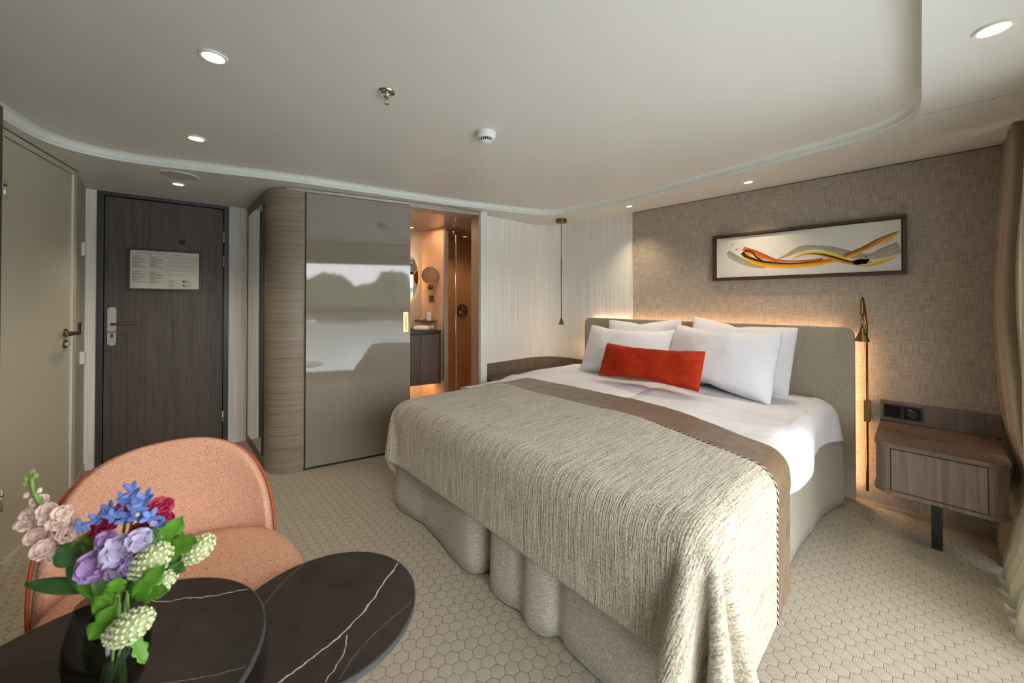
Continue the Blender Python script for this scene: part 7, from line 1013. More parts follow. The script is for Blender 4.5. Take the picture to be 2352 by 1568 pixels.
DATA_PILB = [
-783,-518,3,849,527,-3,0,-2,1,1,1,-1,-1,-1,0,0,1,0,0,0,0,0,0,1,0,2,0,-1,2,-2,0,2,-1,-6,18,0,6,-41,4,2,10,-3,-1,11,4,-10,-48,-4,9,23,1,0,1,0,1,0,-1,0,2,0,0,0,1,0,2,0,0,-1,1,-1,1,0,1,-2,-2,-1626,76,1,1617,-67,35,9,5,-29,1,-1,-1,-1,3,-2,
0,5,-6,0,-13,13,0,4,-5,1,5,-2,-3,10,-7,2,-24,11,-1,20,-8,0,3,1,-2,-36,3,3,13,-4,1,0,1,-3,20,-9,0,-32,12,2,10,-6,0,5,-1,1,1,-3,-2,6,-6,1,-13,15,0,2,-3,-9,9,-34,-1613,65,34,1612,-67,39,4,0,-10,6,1,-15,0,0,-2,0,1,-3,0,-1,0,0,0,0,1,-1,0,-1,1,-4,
0,-1,1,1,1,-3,-1,1,-1,0,-2,0,1,2,-3,-1,-2,-1,1,2,-2,-1,-2,0,0,1,-4,0,1,-2,0,-1,1,0,0,0,0,-1,0,-6,2,-20,-6,0,-9,-1606,65,39,1606,-67,40,8,0,-13,1,0,-5,3,1,-9,0,0,-1,0,0,-2,0,0,-1,1,0,-2,-1,0,0,1,-1,-2,-1,1,-2,1,0,-2,0,0,-1,-1,0,-3,
1,0,-1,-1,0,-2,1,1,-1,-1,-1,-2,0,0,-1,0,0,-2,0,0,0,-3,0,-13,-1,1,-1,-9,0,-15,-1602,64,40,1602,-65,43,8,-1,-13,3,1,-9,1,-1,-3,0,1,-4,1,0,-2,1,0,-1,-1,0,-1,1,1,0,0,-2,-4,-1,1,-4,1,-1,-1,0,1,-1,-1,0,-2,1,0,-1,0,1,-2,-1,-1,0,0,0,-2,0,0,-5,
0,0,0,-1,0,-6,-1,0,-2,-2,1,-7,-10,-1,-15,-1600,66,41,1604,-67,41,1,1,-2,8,0,-17,0,0,-3,1,0,-3,0,0,-2,0,-1,-2,0,1,-1,1,1,-1,0,-1,-3,-1,0,-2,1,-1,-2,0,1,-2,-1,0,-3,1,0,-1,-1,0,-1,1,1,-1,-1,-1,-3,0,-1,-2,0,1,-3,-1,0,-3,-1,0,-3,-2,1,-8,-11,-1,-16,
-1597,66,44,1599,-67,44,6,1,-10,6,0,-12,0,0,-3,1,0,-3,0,0,-1,0,0,-5,0,0,-1,1,0,0,0,0,-1,-1,0,-1,1,0,-6,0,0,-1,-1,0,-2,1,0,-2,-1,0,-4,1,0,-2,-1,0,1,0,-1,-3,0,1,-1,-1,0,-4,-1,0,-3,-3,1,-9,-10,-1,-16,-1596,65,46,1597,-65,44,9,0,-12,2,0,-10,3,0,-4,
0,0,-3,0,0,-2,0,0,-3,0,0,-1,1,0,-1,0,0,0,-1,0,-2,1,0,-5,0,0,-2,-1,0,-2,1,0,-2,-1,0,-6,1,0,0,-1,0,0,0,0,-1,0,0,-3,-1,0,-3,0,-1,-3,-5,2,-11,-9,-2,-14,-1595,67,45,1595,-66,47,10,0,-14,3,0,-10,1,0,-4,1,0,-3,0,0,-1,0,0,-4,1,0,-2,-1,0,-1,
1,0,-1,-1,0,-3,1,0,-1,0,0,-3,-1,0,-2,1,0,-3,0,0,-2,-1,0,0,0,0,-2,0,0,-1,0,0,-5,-1,0,-4,0,-1,0,-9,1,-19,-1,0,-1,-1599,66,39,1596,-66,46,8,0,-12,4,0,-11,1,0,-3,1,0,-3,0,0,-3,0,0,-3,1,0,-3,-1,0,-2,1,0,0,-1,0,-3,1,0,-1,0,0,-1,-1,0,-3,
1,0,-2,0,0,-1,-1,0,-1,0,0,-1,0,0,-5,0,0,-5,-1,0,-1,0,-1,-2,-5,1,-10,-9,0,-15,-1595,65,44,1599,-64,42,1,-1,-1,9,0,-18,0,0,-3,1,0,-2,0,0,-4,0,0,-3,1,0,-2,-1,0,0,1,0,-2,-1,0,-2,1,0,-2,0,0,-4,-1,0,0,1,0,-1,0,0,-1,-1,0,-3,0,0,-1,0,0,-4,
0,0,-3,-1,0,-3,-1,-1,-2,-2,1,-8,-11,0,-16,-1597,65,42,1598,-64,47,9,-1,-13,3,0,-10,1,0,-3,1,0,-3,0,0,-4,0,0,-1,1,0,-2,-1,0,-1,1,0,-3,-1,0,0,1,0,-4,0,1,-3,-1,-2,0,1,1,0,0,0,-3,-1,0,-3,0,0,0,0,0,-3,0,0,-3,-1,0,-3,-1,-1,-3,-2,1,-6,-10,-1,-18,
-1600,67,44,1600,-65,43,10,-1,-13,2,0,-8,1,1,-4,1,-1,-4,0,0,-2,0,0,-1,1,-1,-2,-1,1,-1,1,1,-3,-1,-1,-1,1,-1,-3,0,2,-2,-1,-1,-2,1,-1,-1,-1,1,-1,1,1,-1,0,-1,-2,-1,0,-2,-1,-1,-2,0,1,-4,-1,-1,-4,-1,1,-5,-11,-1,-17,-1602,67,41,1603,-65,44,9,-1,-16,1,1,-3,3,-1,-10,
0,0,-1,0,0,-2,0,0,-1,1,0,-1,-1,0,-2,1,1,-2,-1,-1,-2,1,-1,-1,0,1,-2,-1,0,-3,1,0,-1,-1,0,-1,1,0,-1,-1,0,-2,0,0,-1,0,-1,-2,0,1,-1,-3,-1,-8,0,1,-4,-10,-1,-17,-1606,66,41,1608,-63,40,5,-2,-11,6,0,-15,0,0,-1,0,0,-4,0,-1,0,0,2,1,0,-1,-2,1,0,-3,
-1,1,0,0,-1,-2,1,-1,-2,-1,1,0,1,-1,-5,-1,1,-1,0,-1,1,0,2,-1,1,-2,-1,-1,2,-1,0,0,0,0,-2,-3,0,2,-1,-5,-2,-15,-6,-1,-11,-1612,68,37,1613,-64,37,11,-7,-30,-1,1,-1,1,-1,-2,-2,-8,-7,1,17,15,0,-8,-6,1,-2,-2,-4,-13,-7,3,28,11,-1,-23,-9,0,-3,2,-3,42,2,4,-16,-3,
0,-4,-3,0,-9,-3,0,15,8,0,-6,-4,0,-8,-6,0,15,12,1,-7,-5,-1,-1,-3,0,0,0,-9,-6,-30,-1619,68,34,1628,-75,1,0,1,1,0,0,-1,0,0,1,0,0,-2,0,0,1,0,-2,1,0,0,-1,-1,-3,0,0,-2,-2,-11,-24,2,11,56,0,-1,2,0,1,-4,0,0,-2,0,1,-4,0,0,-1,0,0,1,0,0,-2,0,
0,1,1,0,-1,-1,0,0,0,0,0,0,0,2,-1,-1572,-980,-38,1573,974,33,-1,0,0,1,-1,0,-1,3,3,0,3,2,-1,8,6,0,-24,-15,1,7,4,1,3,2,-1,7,4,0,1,1,-4,13,1,2,-41,-2,1,5,0,1,21,8,-1,-25,-10,1,11,6,0,9,7,-1,-17,-15,1,7,7,0,3,3,0,-1,2,-1509,71,-12,1505,-67,-21,
4,5,23,-1,-6,-16,0,1,5,1,1,3,1,0,4,-1,0,-1,0,0,2,1,-1,0,-1,1,1,0,-1,0,1,2,5,-1,-2,0,1,1,2,-1,0,3,0,0,0,0,1,1,0,-1,2,1,-1,-1,-2,1,6,0,0,1,-5,1,15,-1503,65,-35,1505,-67,-20,1,1,2,3,0,11,0,0,1,0,0,1,0,-1,0,1,1,2,-1,0,2,
1,-1,2,-1,1,0,1,0,1,0,1,3,-1,-1,2,1,-1,3,0,1,1,-1,0,2,0,1,0,1,-1,2,-2,0,3,1,0,1,-4,1,10,-1,-1,5,-1503,66,-34,1504,-67,-23,2,1,8,0,0,1,3,0,7,-1,0,3,0,-1,0,1,1,1,-1,1,1,1,-2,3,-1,1,0,1,0,1,0,1,2,-1,-1,3,1,-1,3,0,1,3,
-1,-1,0,1,2,1,-2,-1,2,1,0,2,-1,0,5,-1,0,2,-9,1,20,-1491,65,-52,1497,-67,-17,3,1,8,1,0,3,1,0,3,0,0,4,0,-1,2,0,1,1,1,1,1,0,-1,1,-1,0,4,1,0,0,0,0,1,-1,0,4,1,0,3,0,-1,1,-1,1,1,0,0,2,0,0,1,0,0,4,-1,0,2,-1,0,5,-5,1,12,
-1498,65,-38,1498,-67,-29,6,1,13,0,0,3,1,0,1,0,0,4,0,0,3,0,0,0,1,0,1,0,0,2,-1,0,4,1,0,2,0,0,-2,-1,0,6,1,0,3,0,0,-1,-1,0,2,0,0,1,0,0,3,0,0,4,-1,-1,2,-1,1,5,-4,0,9,-1495,66,-27,1489,-66,-47,11,0,23,0,0,2,1,0,2,0,0,2,0,0,2,
0,0,2,1,0,3,0,0,1,-1,0,2,1,0,3,0,0,1,-1,0,2,1,0,0,0,0,2,-1,0,4,0,0,2,0,0,2,0,0,3,-1,0,2,-1,-1,5,-4,1,8,-1500,66,-31,1499,-66,-34,6,0,13,0,0,4,0,0,2,2,0,1,-1,0,1,0,0,4,1,0,4,0,0,0,-1,0,1,1,0,5,0,0,2,-1,0,0,
1,0,-1,0,0,2,-1,0,5,0,0,4,0,0,1,0,0,1,-1,0,4,-1,-1,4,-4,1,9,-1501,66,-35,1501,-66,-28,5,0,10,0,0,3,1,0,2,0,0,3,0,0,1,0,0,4,1,0,2,-1,0,-1,1,0,2,0,0,5,0,0,5,0,0,-1,-1,0,-2,1,0,2,-1,0,5,0,0,4,0,0,1,0,0,2,-1,0,2,
-1,-1,5,-4,1,11,-1502,66,-38,1504,-66,-25,2,0,7,1,0,3,1,0,3,0,0,5,0,0,1,0,0,1,1,0,2,-1,0,1,1,0,2,0,0,4,0,0,4,0,0,0,-1,0,-3,1,0,2,-1,0,6,1,0,5,-1,0,0,-1,0,1,0,0,3,0,0,2,-11,-1,21,-1491,67,-50,1499,-66,-18,2,0,5,1,0,3,1,0,4,
0,0,4,0,0,2,0,0,0,1,0,1,0,0,4,-1,0,5,1,0,-1,0,1,-1,0,-1,4,-1,-1,-1,1,1,2,-1,0,4,1,0,4,-1,0,1,-1,0,2,0,0,3,0,-1,3,-6,1,11,-1501,66,-34,1504,-66,-24,2,0,4,1,0,3,1,0,7,0,1,2,0,-1,1,0,0,0,1,0,1,0,-1,2,-1,1,4,1,0,2,
0,1,4,-1,-1,0,1,0,0,-1,-1,2,1,1,0,-1,0,4,0,0,1,1,0,1,-3,0,7,0,-1,2,-3,1,8,-1504,66,-29,1505,-66,-26,1,0,3,3,0,10,0,0,2,0,1,1,0,-1,1,0,1,1,1,-2,2,0,1,0,-1,0,4,1,0,1,0,0,3,-1,0,3,1,0,-1,-1,0,1,1,0,3,-1,-1,2,0,1,1,
0,0,1,0,0,-1,-3,-1,12,-1,1,3,-1506,65,-25,1506,-64,-26,5,-5,23,-3,6,-16,1,-1,4,1,0,4,0,-2,4,1,1,0,-1,1,-1,0,-1,1,1,1,3,-1,-1,4,0,0,-2,1,-1,6,-1,0,0,0,1,1,1,1,0,-1,-2,3,0,1,2,-1,-1,1,0,-1,4,2,6,-13,-6,-5,23,-1505,66,-23,1510,-68,-10,0,0,1,
1,1,1,-1,-4,1,0,-3,4,-1,-7,4,0,23,-14,2,-7,5,-1,-5,1,-1,-12,6,-2,-3,-1,-1,46,-3,4,-17,3,0,-4,3,0,-10,3,-1,20,-10,1,-7,4,1,-3,2,-1,-1,1,1,-2,2,-1,0,1,0,1,-1]
DATA_CUSH = [
-764,-329,5,819,338,-5,0,-2,0,0,1,0,0,-1,0,0,0,0,0,0,0,0,1,1,0,1,-1,-1,3,-1,0,2,-1,-2,5,-1,0,-39,4,4,18,-1,-1,2,1,-1,13,-2,-2,-35,2,3,13,0,0,2,0,0,1,-1,0,0,-1,1,1,1,-1,0,0,0,0,0,0,-1,0,1,0,1,-1,0,-1,0,-1,0,0,0,0,-1584,61,1,
1576,-55,30,8,4,-24,0,2,-4,1,1,0,-1,5,-6,0,-14,12,0,5,-4,1,4,-3,-4,12,-5,3,-8,4,-1,-23,0,1,7,2,0,15,-6,0,-19,6,1,8,-3,-1,0,-1,0,12,-5,-1,-24,9,1,9,-4,1,2,-1,-1,2,-2,1,4,-3,-2,-13,10,2,5,-4,0,2,-2,-1,0,-2,1,0,-1,-9,5,-24,-1571,52,31,1569,-55,33,
6,1,-10,3,0,-10,1,0,-4,1,1,-3,-1,-1,0,0,0,0,0,0,0,1,1,-4,-1,-1,-2,1,2,0,-1,-2,-1,1,0,1,-1,0,-1,1,1,-1,0,-2,0,-1,1,-2,1,-1,0,-1,1,-2,0,1,0,1,-2,-1,-1,0,1,1,0,0,-1,0,-3,1,1,0,-2,0,-4,-2,0,-10,-6,2,-11,-1566,52,34,1563,-55,35,9,1,-13,
1,0,-3,1,0,-6,1,0,-3,1,0,-2,-1,-1,-1,1,1,0,-1,0,-1,1,0,-3,0,0,-1,-1,0,-1,1,0,-1,0,0,-2,0,0,-1,-1,1,0,1,-1,-1,0,0,0,-1,0,-2,1,0,-1,-1,-1,-1,1,1,-2,-1,0,-1,1,0,-1,-2,1,-2,0,-1,-5,-2,0,-3,-8,1,-15,-1561,53,37,1559,-54,37,10,0,-15,2,0,-5,
0,0,-2,1,0,-3,0,0,-2,0,0,0,1,0,-1,-1,0,-2,1,0,-4,0,-1,-1,-1,1,0,1,1,-2,0,-1,-2,0,-1,-2,0,1,0,-1,1,1,1,-1,0,0,0,-3,-1,0,-3,1,0,-1,-1,0,-1,0,0,-1,0,0,-2,-1,0,-2,0,0,-3,-1,0,-3,-11,1,-18,-1556,53,40,1555,-54,39,11,0,-18,2,0,-3,0,0,-4,
1,0,-2,0,0,-1,0,0,0,1,0,-1,-1,0,-3,1,0,-2,0,0,0,-1,0,0,1,0,-5,0,0,-3,0,0,-3,0,0,0,-1,0,2,1,0,-1,0,0,-2,0,-1,-1,-1,1,-1,0,1,-3,0,-1,-1,0,0,-1,-1,0,-3,0,0,-2,-1,0,-4,-12,1,-17,-1554,53,39,1554,-54,41,11,0,-19,2,0,-3,0,0,-4,1,0,-2,
0,0,-1,1,0,1,-1,0,-4,0,0,-1,1,0,-2,0,0,1,0,0,-2,-1,0,-5,1,0,-2,0,0,-2,0,0,1,-1,0,1,1,0,-1,0,0,-2,-1,0,-3,1,0,-1,-1,0,-3,0,0,0,0,0,-2,-1,0,-2,0,0,-3,-1,0,-2,-12,0,-19,-1554,55,39,1554,-55,42,11,0,-19,2,0,-4,0,0,-3,1,0,-1,0,0,-2,
0,0,2,1,0,-4,-1,0,-4,1,0,-2,0,0,-1,0,0,-1,-1,0,-2,1,0,1,0,0,-2,0,0,1,0,0,2,-1,0,-6,1,0,-1,-1,0,-3,1,0,-2,-1,0,-2,0,0,0,-1,0,-3,1,0,-1,-1,0,-3,-1,0,-2,-12,0,-19,-1555,54,39,1556,-53,40,10,-1,-17,2,0,-3,0,0,-4,1,0,-3,0,0,-1,0,0,1,
1,0,-2,-1,0,-2,1,0,-4,0,1,-2,0,-2,1,-1,1,-1,1,0,-2,0,0,-2,0,0,0,-1,0,0,1,1,-2,0,-1,-1,-1,0,-1,1,0,-3,-1,0,-1,0,-1,-1,0,1,-3,-1,0,-1,0,0,-4,-1,0,-2,-11,0,-17,-1558,54,37,1559,-53,38,9,-1,-15,1,1,-4,2,-1,-5,0,0,-2,0,0,-1,0,0,-1,1,0,-1,
0,0,-2,-1,0,-1,1,0,-1,0,0,-1,-1,0,-1,1,0,-1,0,-1,-3,0,2,0,-1,-1,-1,1,1,-1,0,-1,-1,-1,0,-2,1,-1,0,-1,1,-1,0,0,-2,0,0,-1,0,0,-3,-2,-1,-4,0,1,-3,-10,-1,-15,-1562,56,35,1564,-54,35,6,0,-11,4,-2,-11,0,1,-2,0,0,-1,1,-1,-3,-1,1,0,0,0,0,0,0,-1,
1,-1,-2,0,1,1,-1,0,-2,0,0,0,1,0,-2,-1,0,1,1,-1,-4,-1,1,-1,1,1,0,-1,-1,-1,1,0,2,-1,1,-3,1,-1,1,-1,1,-1,0,-1,-3,1,0,0,-2,1,-4,-2,-2,-9,-7,0,-11,-1568,56,32,1569,-54,32,10,-4,-24,-1,0,-3,1,-1,-1,-1,-2,-1,0,-5,-4,0,14,9,1,-6,-3,-1,-3,-2,-1,-10,-4,
0,27,8,2,-12,-5,-1,0,0,-1,-14,-4,-1,31,7,2,-10,-4,1,-1,0,-1,-7,-5,0,-5,-3,0,18,10,0,-8,-5,0,-5,-4,0,12,10,1,-4,-4,-1,-2,-2,1,-1,-2,-1,-1,-2,-8,-3,-23,-1575,55,28,1583,-62,3,0,1,-1,0,0,0,0,0,0,1,0,0,-1,1,0,0,0,0,0,-3,0,0,-1,0,-1,0,-1,1,0,1,
-3,-10,3,0,39,-4,4,-19,1,0,-1,0,-2,-11,2,-4,36,-3,4,-12,0,2,-5,1,-1,-1,0,0,1,-1,0,-1,2,0,0,-1,1,0,0,-1,0,0,0,1,0,0,0,0,0,1,0,-1536,-612,-36,1536,607,28,1,0,2,-1,0,2,1,2,1,-1,3,1,-1,6,6,0,-22,-13,1,6,4,1,3,2,0,4,2,-1,-1,0,-3,15,5,
1,-37,-8,3,13,3,-1,0,1,1,4,3,-1,2,1,0,8,4,0,-13,-6,0,-8,-5,0,6,4,0,2,0,1,1,3,0,0,1,-1,2,1,0,-1,1,-1486,56,-10,1482,-55,-20,4,2,10,0,-1,2,0,0,1,0,0,2,1,1,3,-1,-1,-1,1,1,2,-1,-1,0,0,-1,1,1,0,-1,-1,2,4,1,-1,-1,-1,1,3,1,0,2,
-1,0,0,1,-2,-1,-1,1,0,1,-1,2,-1,0,-1,1,1,3,-1,0,1,0,0,1,0,-1,2,0,1,-1,-3,1,11,-1483,53,-24,1483,-54,-19,1,0,3,2,0,5,0,0,3,0,-1,1,0,1,0,1,0,3,0,1,1,-1,-1,1,1,-1,1,0,1,1,-1,0,1,1,0,2,0,0,2,0,0,0,-1,0,1,1,0,1,-1,1,1,
1,-1,2,-1,0,1,1,0,2,-1,0,0,0,0,1,0,0,2,-2,0,5,0,1,2,-1484,53,-23,1483,-54,-19,2,0,4,0,0,3,1,0,2,0,0,1,0,0,2,1,0,1,-1,0,3,1,0,0,0,0,0,-1,0,0,1,0,4,0,-1,5,0,1,-1,0,0,1,-1,1,0,1,-1,1,0,0,1,-1,0,2,1,0,4,-1,0,-1,
0,0,1,0,0,2,-1,0,2,0,0,3,-1,1,3,-1485,53,-24,1485,-54,-19,1,0,4,0,0,2,1,0,3,0,0,0,0,0,3,1,0,1,-1,0,3,1,0,-1,0,0,0,-1,0,1,1,0,3,0,0,4,0,0,2,0,0,2,-1,0,-1,1,0,0,0,0,2,-1,0,1,0,0,3,1,0,2,-1,0,0,0,0,1,-1,0,2,
0,0,3,-1,0,3,-1485,55,-23,1485,-55,-20,1,0,4,0,0,3,1,0,0,0,0,2,0,0,3,1,0,2,-1,0,1,1,0,0,0,0,0,0,0,5,-1,0,0,1,0,2,0,0,0,-1,0,3,1,0,1,0,0,1,-1,0,1,1,0,3,-1,0,0,1,0,3,-1,0,0,0,0,1,-1,0,2,0,0,3,-1,0,3,-1485,55,-21,
1485,-55,-22,1,0,4,0,0,2,1,0,3,0,0,1,1,0,1,-1,0,3,1,0,1,-1,0,-1,1,0,1,-1,0,3,1,0,4,0,0,1,0,0,0,0,0,0,-1,0,2,1,0,2,-1,0,3,1,0,1,-1,0,0,0,0,1,1,0,1,-2,0,3,1,0,2,-1,0,2,-1,0,3,-1484,55,-21,1483,-55,-21,2,0,3,0,0,2,
1,0,3,0,0,2,0,0,1,1,0,1,-1,0,3,1,0,0,0,0,1,-1,0,1,1,0,3,0,0,1,0,0,1,-1,0,1,1,1,1,0,-1,3,0,0,1,-1,0,0,0,0,1,1,-1,0,-1,1,3,0,1,3,-1,-1,2,0,0,2,-1,-1,3,-1484,56,-20,1483,-55,-22,1,0,2,2,0,5,0,0,2,0,0,1,0,0,1,
1,0,3,-1,1,1,1,-1,2,0,0,-1,-1,0,2,1,0,1,0,0,3,0,0,1,-1,0,0,1,0,2,0,1,0,-1,-1,2,1,-1,1,-1,1,0,0,0,1,1,0,2,-1,0,3,0,0,0,-2,0,5,0,-1,2,-1484,56,-18,1482,-55,-24,4,0,9,0,0,2,0,0,3,0,-1,1,1,0,1,-1,1,-1,0,1,2,1,-1,-1,
-1,0,4,1,-2,1,-1,2,2,1,0,-1,-1,1,0,1,-1,1,-1,0,2,1,0,1,-1,1,1,0,-1,-1,1,0,1,-1,0,2,0,1,1,1,-1,2,-1,0,-1,0,1,3,-3,-2,9,-1483,56,-19,1486,-58,-9,1,-1,3,-1,0,0,0,-2,2,0,-6,5,0,17,-12,0,-7,5,1,-3,1,-1,-2,1,-3,-12,3,3,32,-2,0,-8,-1,
1,-5,3,-3,-15,1,2,27,-3,0,-3,0,0,-7,4,0,-8,4,0,18,-8,0,-5,1,0,-2,1,1,-1,2,0,-1,1,-1,-1,1,1,0,1,-1,0,1]

# ================================================================== BED
bed = thing('bed', 'double bed with twin bases in pleated grey-beige linen skirts under the bedding', 'bed', (2.1, 1.32, 0))
BX0, BX1, BY0, BY1, BS = 1.075, 3.15, 0.42, 2.19, 1.335
boxes('box_spring', [(BX0 + 0.03, BY0 + 0.03, 0.06, BX1, BS - 0.01, 0.36)], 'skirt', bed, bev=0.03)
boxes('box_spring', [(BX0 + 0.03, BS + 0.01, 0.06, BX1, BY1 - 0.03, 0.36)], 'skirt', bed, bev=0.03)
boxes('mattress', [(BX0, BY0 - 0.02, 0.362, BX1 + 0.0, BY1 + 0.02, 0.575)], 'sheet', bed, bev=0.05)
def skirt(path, waves, name='bed_skirt'):
    """pleated cloth along a plan path; waves push the cloth outwards, more at the floor"""
    P = smoothpath([(p[0], p[1], 0) for p in path], 12); V = []; F = []; UV = []; n = len(P); rows = 9; s = 0; Ss = []
    for i in range(n):
        if i: s += (P[i] - P[i - 1]).length
        Ss.append(s)
    for j in range(rows):
        z = 0.012 + 0.415 * j / (rows - 1); k = 1 - j / (rows - 1)
        for i in range(n):
            t = (P[min(i + 1, n - 1)] - P[max(i - 1, 0)]).normalized(); nn = Vector((t.y, -t.x, 0))
            w = sum(a * math.exp(-((Ss[i] - c) / wd) ** 2) for c, wd, a in waves)
            q = P[i] + nn * (w * (0.25 + 0.75 * k) + 0.008 * k + 0.002 * noise.noise(Vector((Ss[i] * 9, z * 6, 0)))); V.append((q.x, q.y, z)); UV.append((z * 1.0, Ss[i]))
    for j in range(rows - 1):
        for i in range(n - 1): k = j * n + i; F.append((k, k + 1, k + n + 1, k + n))
    o = mesh(name, V, F, 'skirt', bed, True, uv=UV, solid=0.004); return o
# front, far base: floor points (1.06,2.19)...(1.05,1.47)(1.11,1.385)
skirt([(2.4, 2.22), (1.7, 2.22), (1.16, 2.215), (1.075, 2.16), (1.085, 2.0), (1.09, 1.80), (1.075, 1.62), (1.055, 1.47), (1.062, 1.41), (1.10, 1.375), (1.20, 1.36)], [(1.62, 0.05, -0.012), (1.95, 0.09, 0.008)])
skirt([(1.20, 1.31), (1.10, 1.298), (1.058, 1.25), (1.062, 1.16), (1.075, 1.10), (1.05, 1.03), (1.06, 0.96), (1.10, 0.925), (1.085, 0.86), (1.075, 0.72), (1.07, 0.52), (1.085, 0.44), (1.16, 0.415), (1.7, 0.425), (2.2, 0.44), (2.45, 0.435), (2.6, 0.415), (2.8, 0.405), (3.02, 0.355), (3.075, 0.335), (3.10, 0.36), (3.14, 0.43)], [(2.3, 0.2, 0.006)])

hb = thing('headboard', 'wide grey-beige upholstered headboard with rounded top corners and warm light behind', 'headboard', (3.19, 1.305, 0.0))
def rounded_panel(name, y0, y1, z0, z1, r, x0, x1, mat, par):
    P = [(y0, z0), (y1, z0)] + [(y1 - r + r * math.cos(R(a)), z1 - r + r * math.sin(R(a))) for a in range(0, 91, 9)] + [(y0 + r + r * math.cos(R(a)), z1 - r + r * math.sin(R(a))) for a in range(90, 181, 9)]
    m = len(P); V = [(x0, y, z) for y, z in P] + [(x1, y, z) for y, z in P]
    F = [tuple(range(m)), tuple(range(m, 2 * m))[::-1]] + [(i, i + m, (i + 1) % m + m, (i + 1) % m) for i in range(m)]
    UV = [(y, z) for y, z in P] + [(y + 0.3, z) for y, z in P]
    o = mesh(name, V, F, mat, par, uv=UV, bev=0.006)
    bm = bmesh.new(); bm.from_mesh(o.data); bmesh.ops.recalc_face_normals(bm, faces=bm.faces); bm.to_mesh(o.data); bm.free(); return o
rounded_panel('headboard_panel', 0.281, 2.318, 0.015, 1.080, 0.055, 3.165, 3.205, 'headboard', hb)
boxes('mounting_batten', [(3.206, 0.45, 0.2, 3.231, 0.55, 0.9)], 'gap', hb); boxes('mounting_batten', [(3.206, 2.0, 0.2, 3.231, 2.1, 0.9)], 'gap', hb)
led = boxes('led_strip', [(3.208, 0.36, 1.030, 3.214, 2.24, 1.038), (3.208, 0.345, 0.10, 3.214, 0.353, 1.02), (3.208, 2.248, 0.5, 3.214, 2.256, 1.02)], 'led', hb)
area('headboard_glow', (3.222, 1.30, 1.050), (R(180), 0, 0), 0.02, 1.9, 1.1, (1, 0.62, 0.36), parent=hb)
area('headboard_glow', (3.225, 0.312, 0.55), (R(90), 0, R(180)), 0.02, 0.95, 1.2, (1, 0.58, 0.30), parent=hb)
area('headboard_glow', (3.222, 2.29, 0.80), (R(90), 0, 0), 0.02, 0.5, 0.4, (1, 0.56, 0.27), parent=hb)

# two white duvets
def duvet(name, label, y0, y1, drop, seed, x0=1.55, x1=3.14, edge=None):
    """s runs over the top from y1 down to y0 and, if drop, hangs down the side"""
    root = thing(name, label, 'duvet', ((x0 + x1) / 2, (y0 + y1) / 2, 0.6), 0, 'white duvets')
    nx = 90; w = y1 - y0; rc = 0.085; ns_top = 60; V = []; F = []; UV = []
    prof = []
    for i in range(ns_top + 1): prof.append((y1 - (w - rc) * i / ns_top, 0.0, 0.0))
    if drop:
        for i in range(1, 13): a = R(90) * i / 12; prof.append((y0 + rc - rc * math.sin(a), -rc + rc * math.cos(a), i / 12 * 0.5))
        k = 16
        for i in range(1, k + 1): prof.append((y0, -rc - (drop - rc) * i / k, 0.5 + 0.5 * i / k))
    else:
        for i in range(1, 9): a = R(90) * i / 8; prof.append((y0 + rc * 0.4 - rc * 0.4 * math.sin(a), -0.05 + 0.05 * math.cos(a), 0))
    n = len(prof)
    for ix in range(nx + 1):
        x = x0 + (x1 - x0) * ix / nx
        for y, dz, h in prof:
            p = Vector((x * 2.2, y * 2.2, seed)); p2 = Vector((x * 7, y * 4, seed + 3)); p3 = Vector((x * 4, y * 15, seed + 8))
            z = 0.598 - 0.022 * max(0, min(1, (2.22 - x) / 0.12)) + 0.018 * noise.noise(p) + 0.008 * noise.noise(p2) + 0.004 * abs(noise.noise(p3))
            # soft puff in the middle of the duvet, thinner at its edges
            e = min(1, (y1 - y) / 0.10) if y1 - y < 0.10 else 1; z += 0.022 * math.sqrt(max(0, e))
            if not drop: e2 = min(1, max(0, (y - y0)) / 0.06); z += 0.018 * (math.sqrt(e2) - 1)
            eh = min(1, max(0, (x1 - x)) / 0.10); z -= 0.02 * (1 - math.sqrt(eh))
            yy = y
            if h > 0:
                hm = drop * (1 - 0.12 * math.sin((x - 1.9) * 3.0))
                f = h
                dz2 = dz if dz > -rc * 0.99 else -rc - (dz + rc) / (-(drop - rc)) * (hm - rc)
                zz = z + dz2
                yy = y - f * (0.030 * math.sin(x * 8.5 + 1.0) + 0.022 * noise.noise(Vector((x * 5, zz * 2, seed)))) - 0.03 * f * max(0, (x - 2.7)) / 0.44
                z = zz + 0.006 * math.sin(x * 11)
            V.append((x, yy, z)); UV.append((x, y - h))
    for ix in range(nx):
        for i in range(n - 1): k = ix * n + i; F.append((k, k + 1, k + n + 1, k + n))
    mesh('duvet_cover', V, F, 'sheet', root, True, uv=UV, solid=0.012); return root
duvet('duvet', 'white duvet on the near right half of the bed, hanging over its side', 0.385, 1.34, 0.22, 2.0, 1.70)
duvet('duvet', 'white duvet on the far left half of the bed by the bathroom wall', 1.30, 2.40, 0.0, 9.0, 1.70)

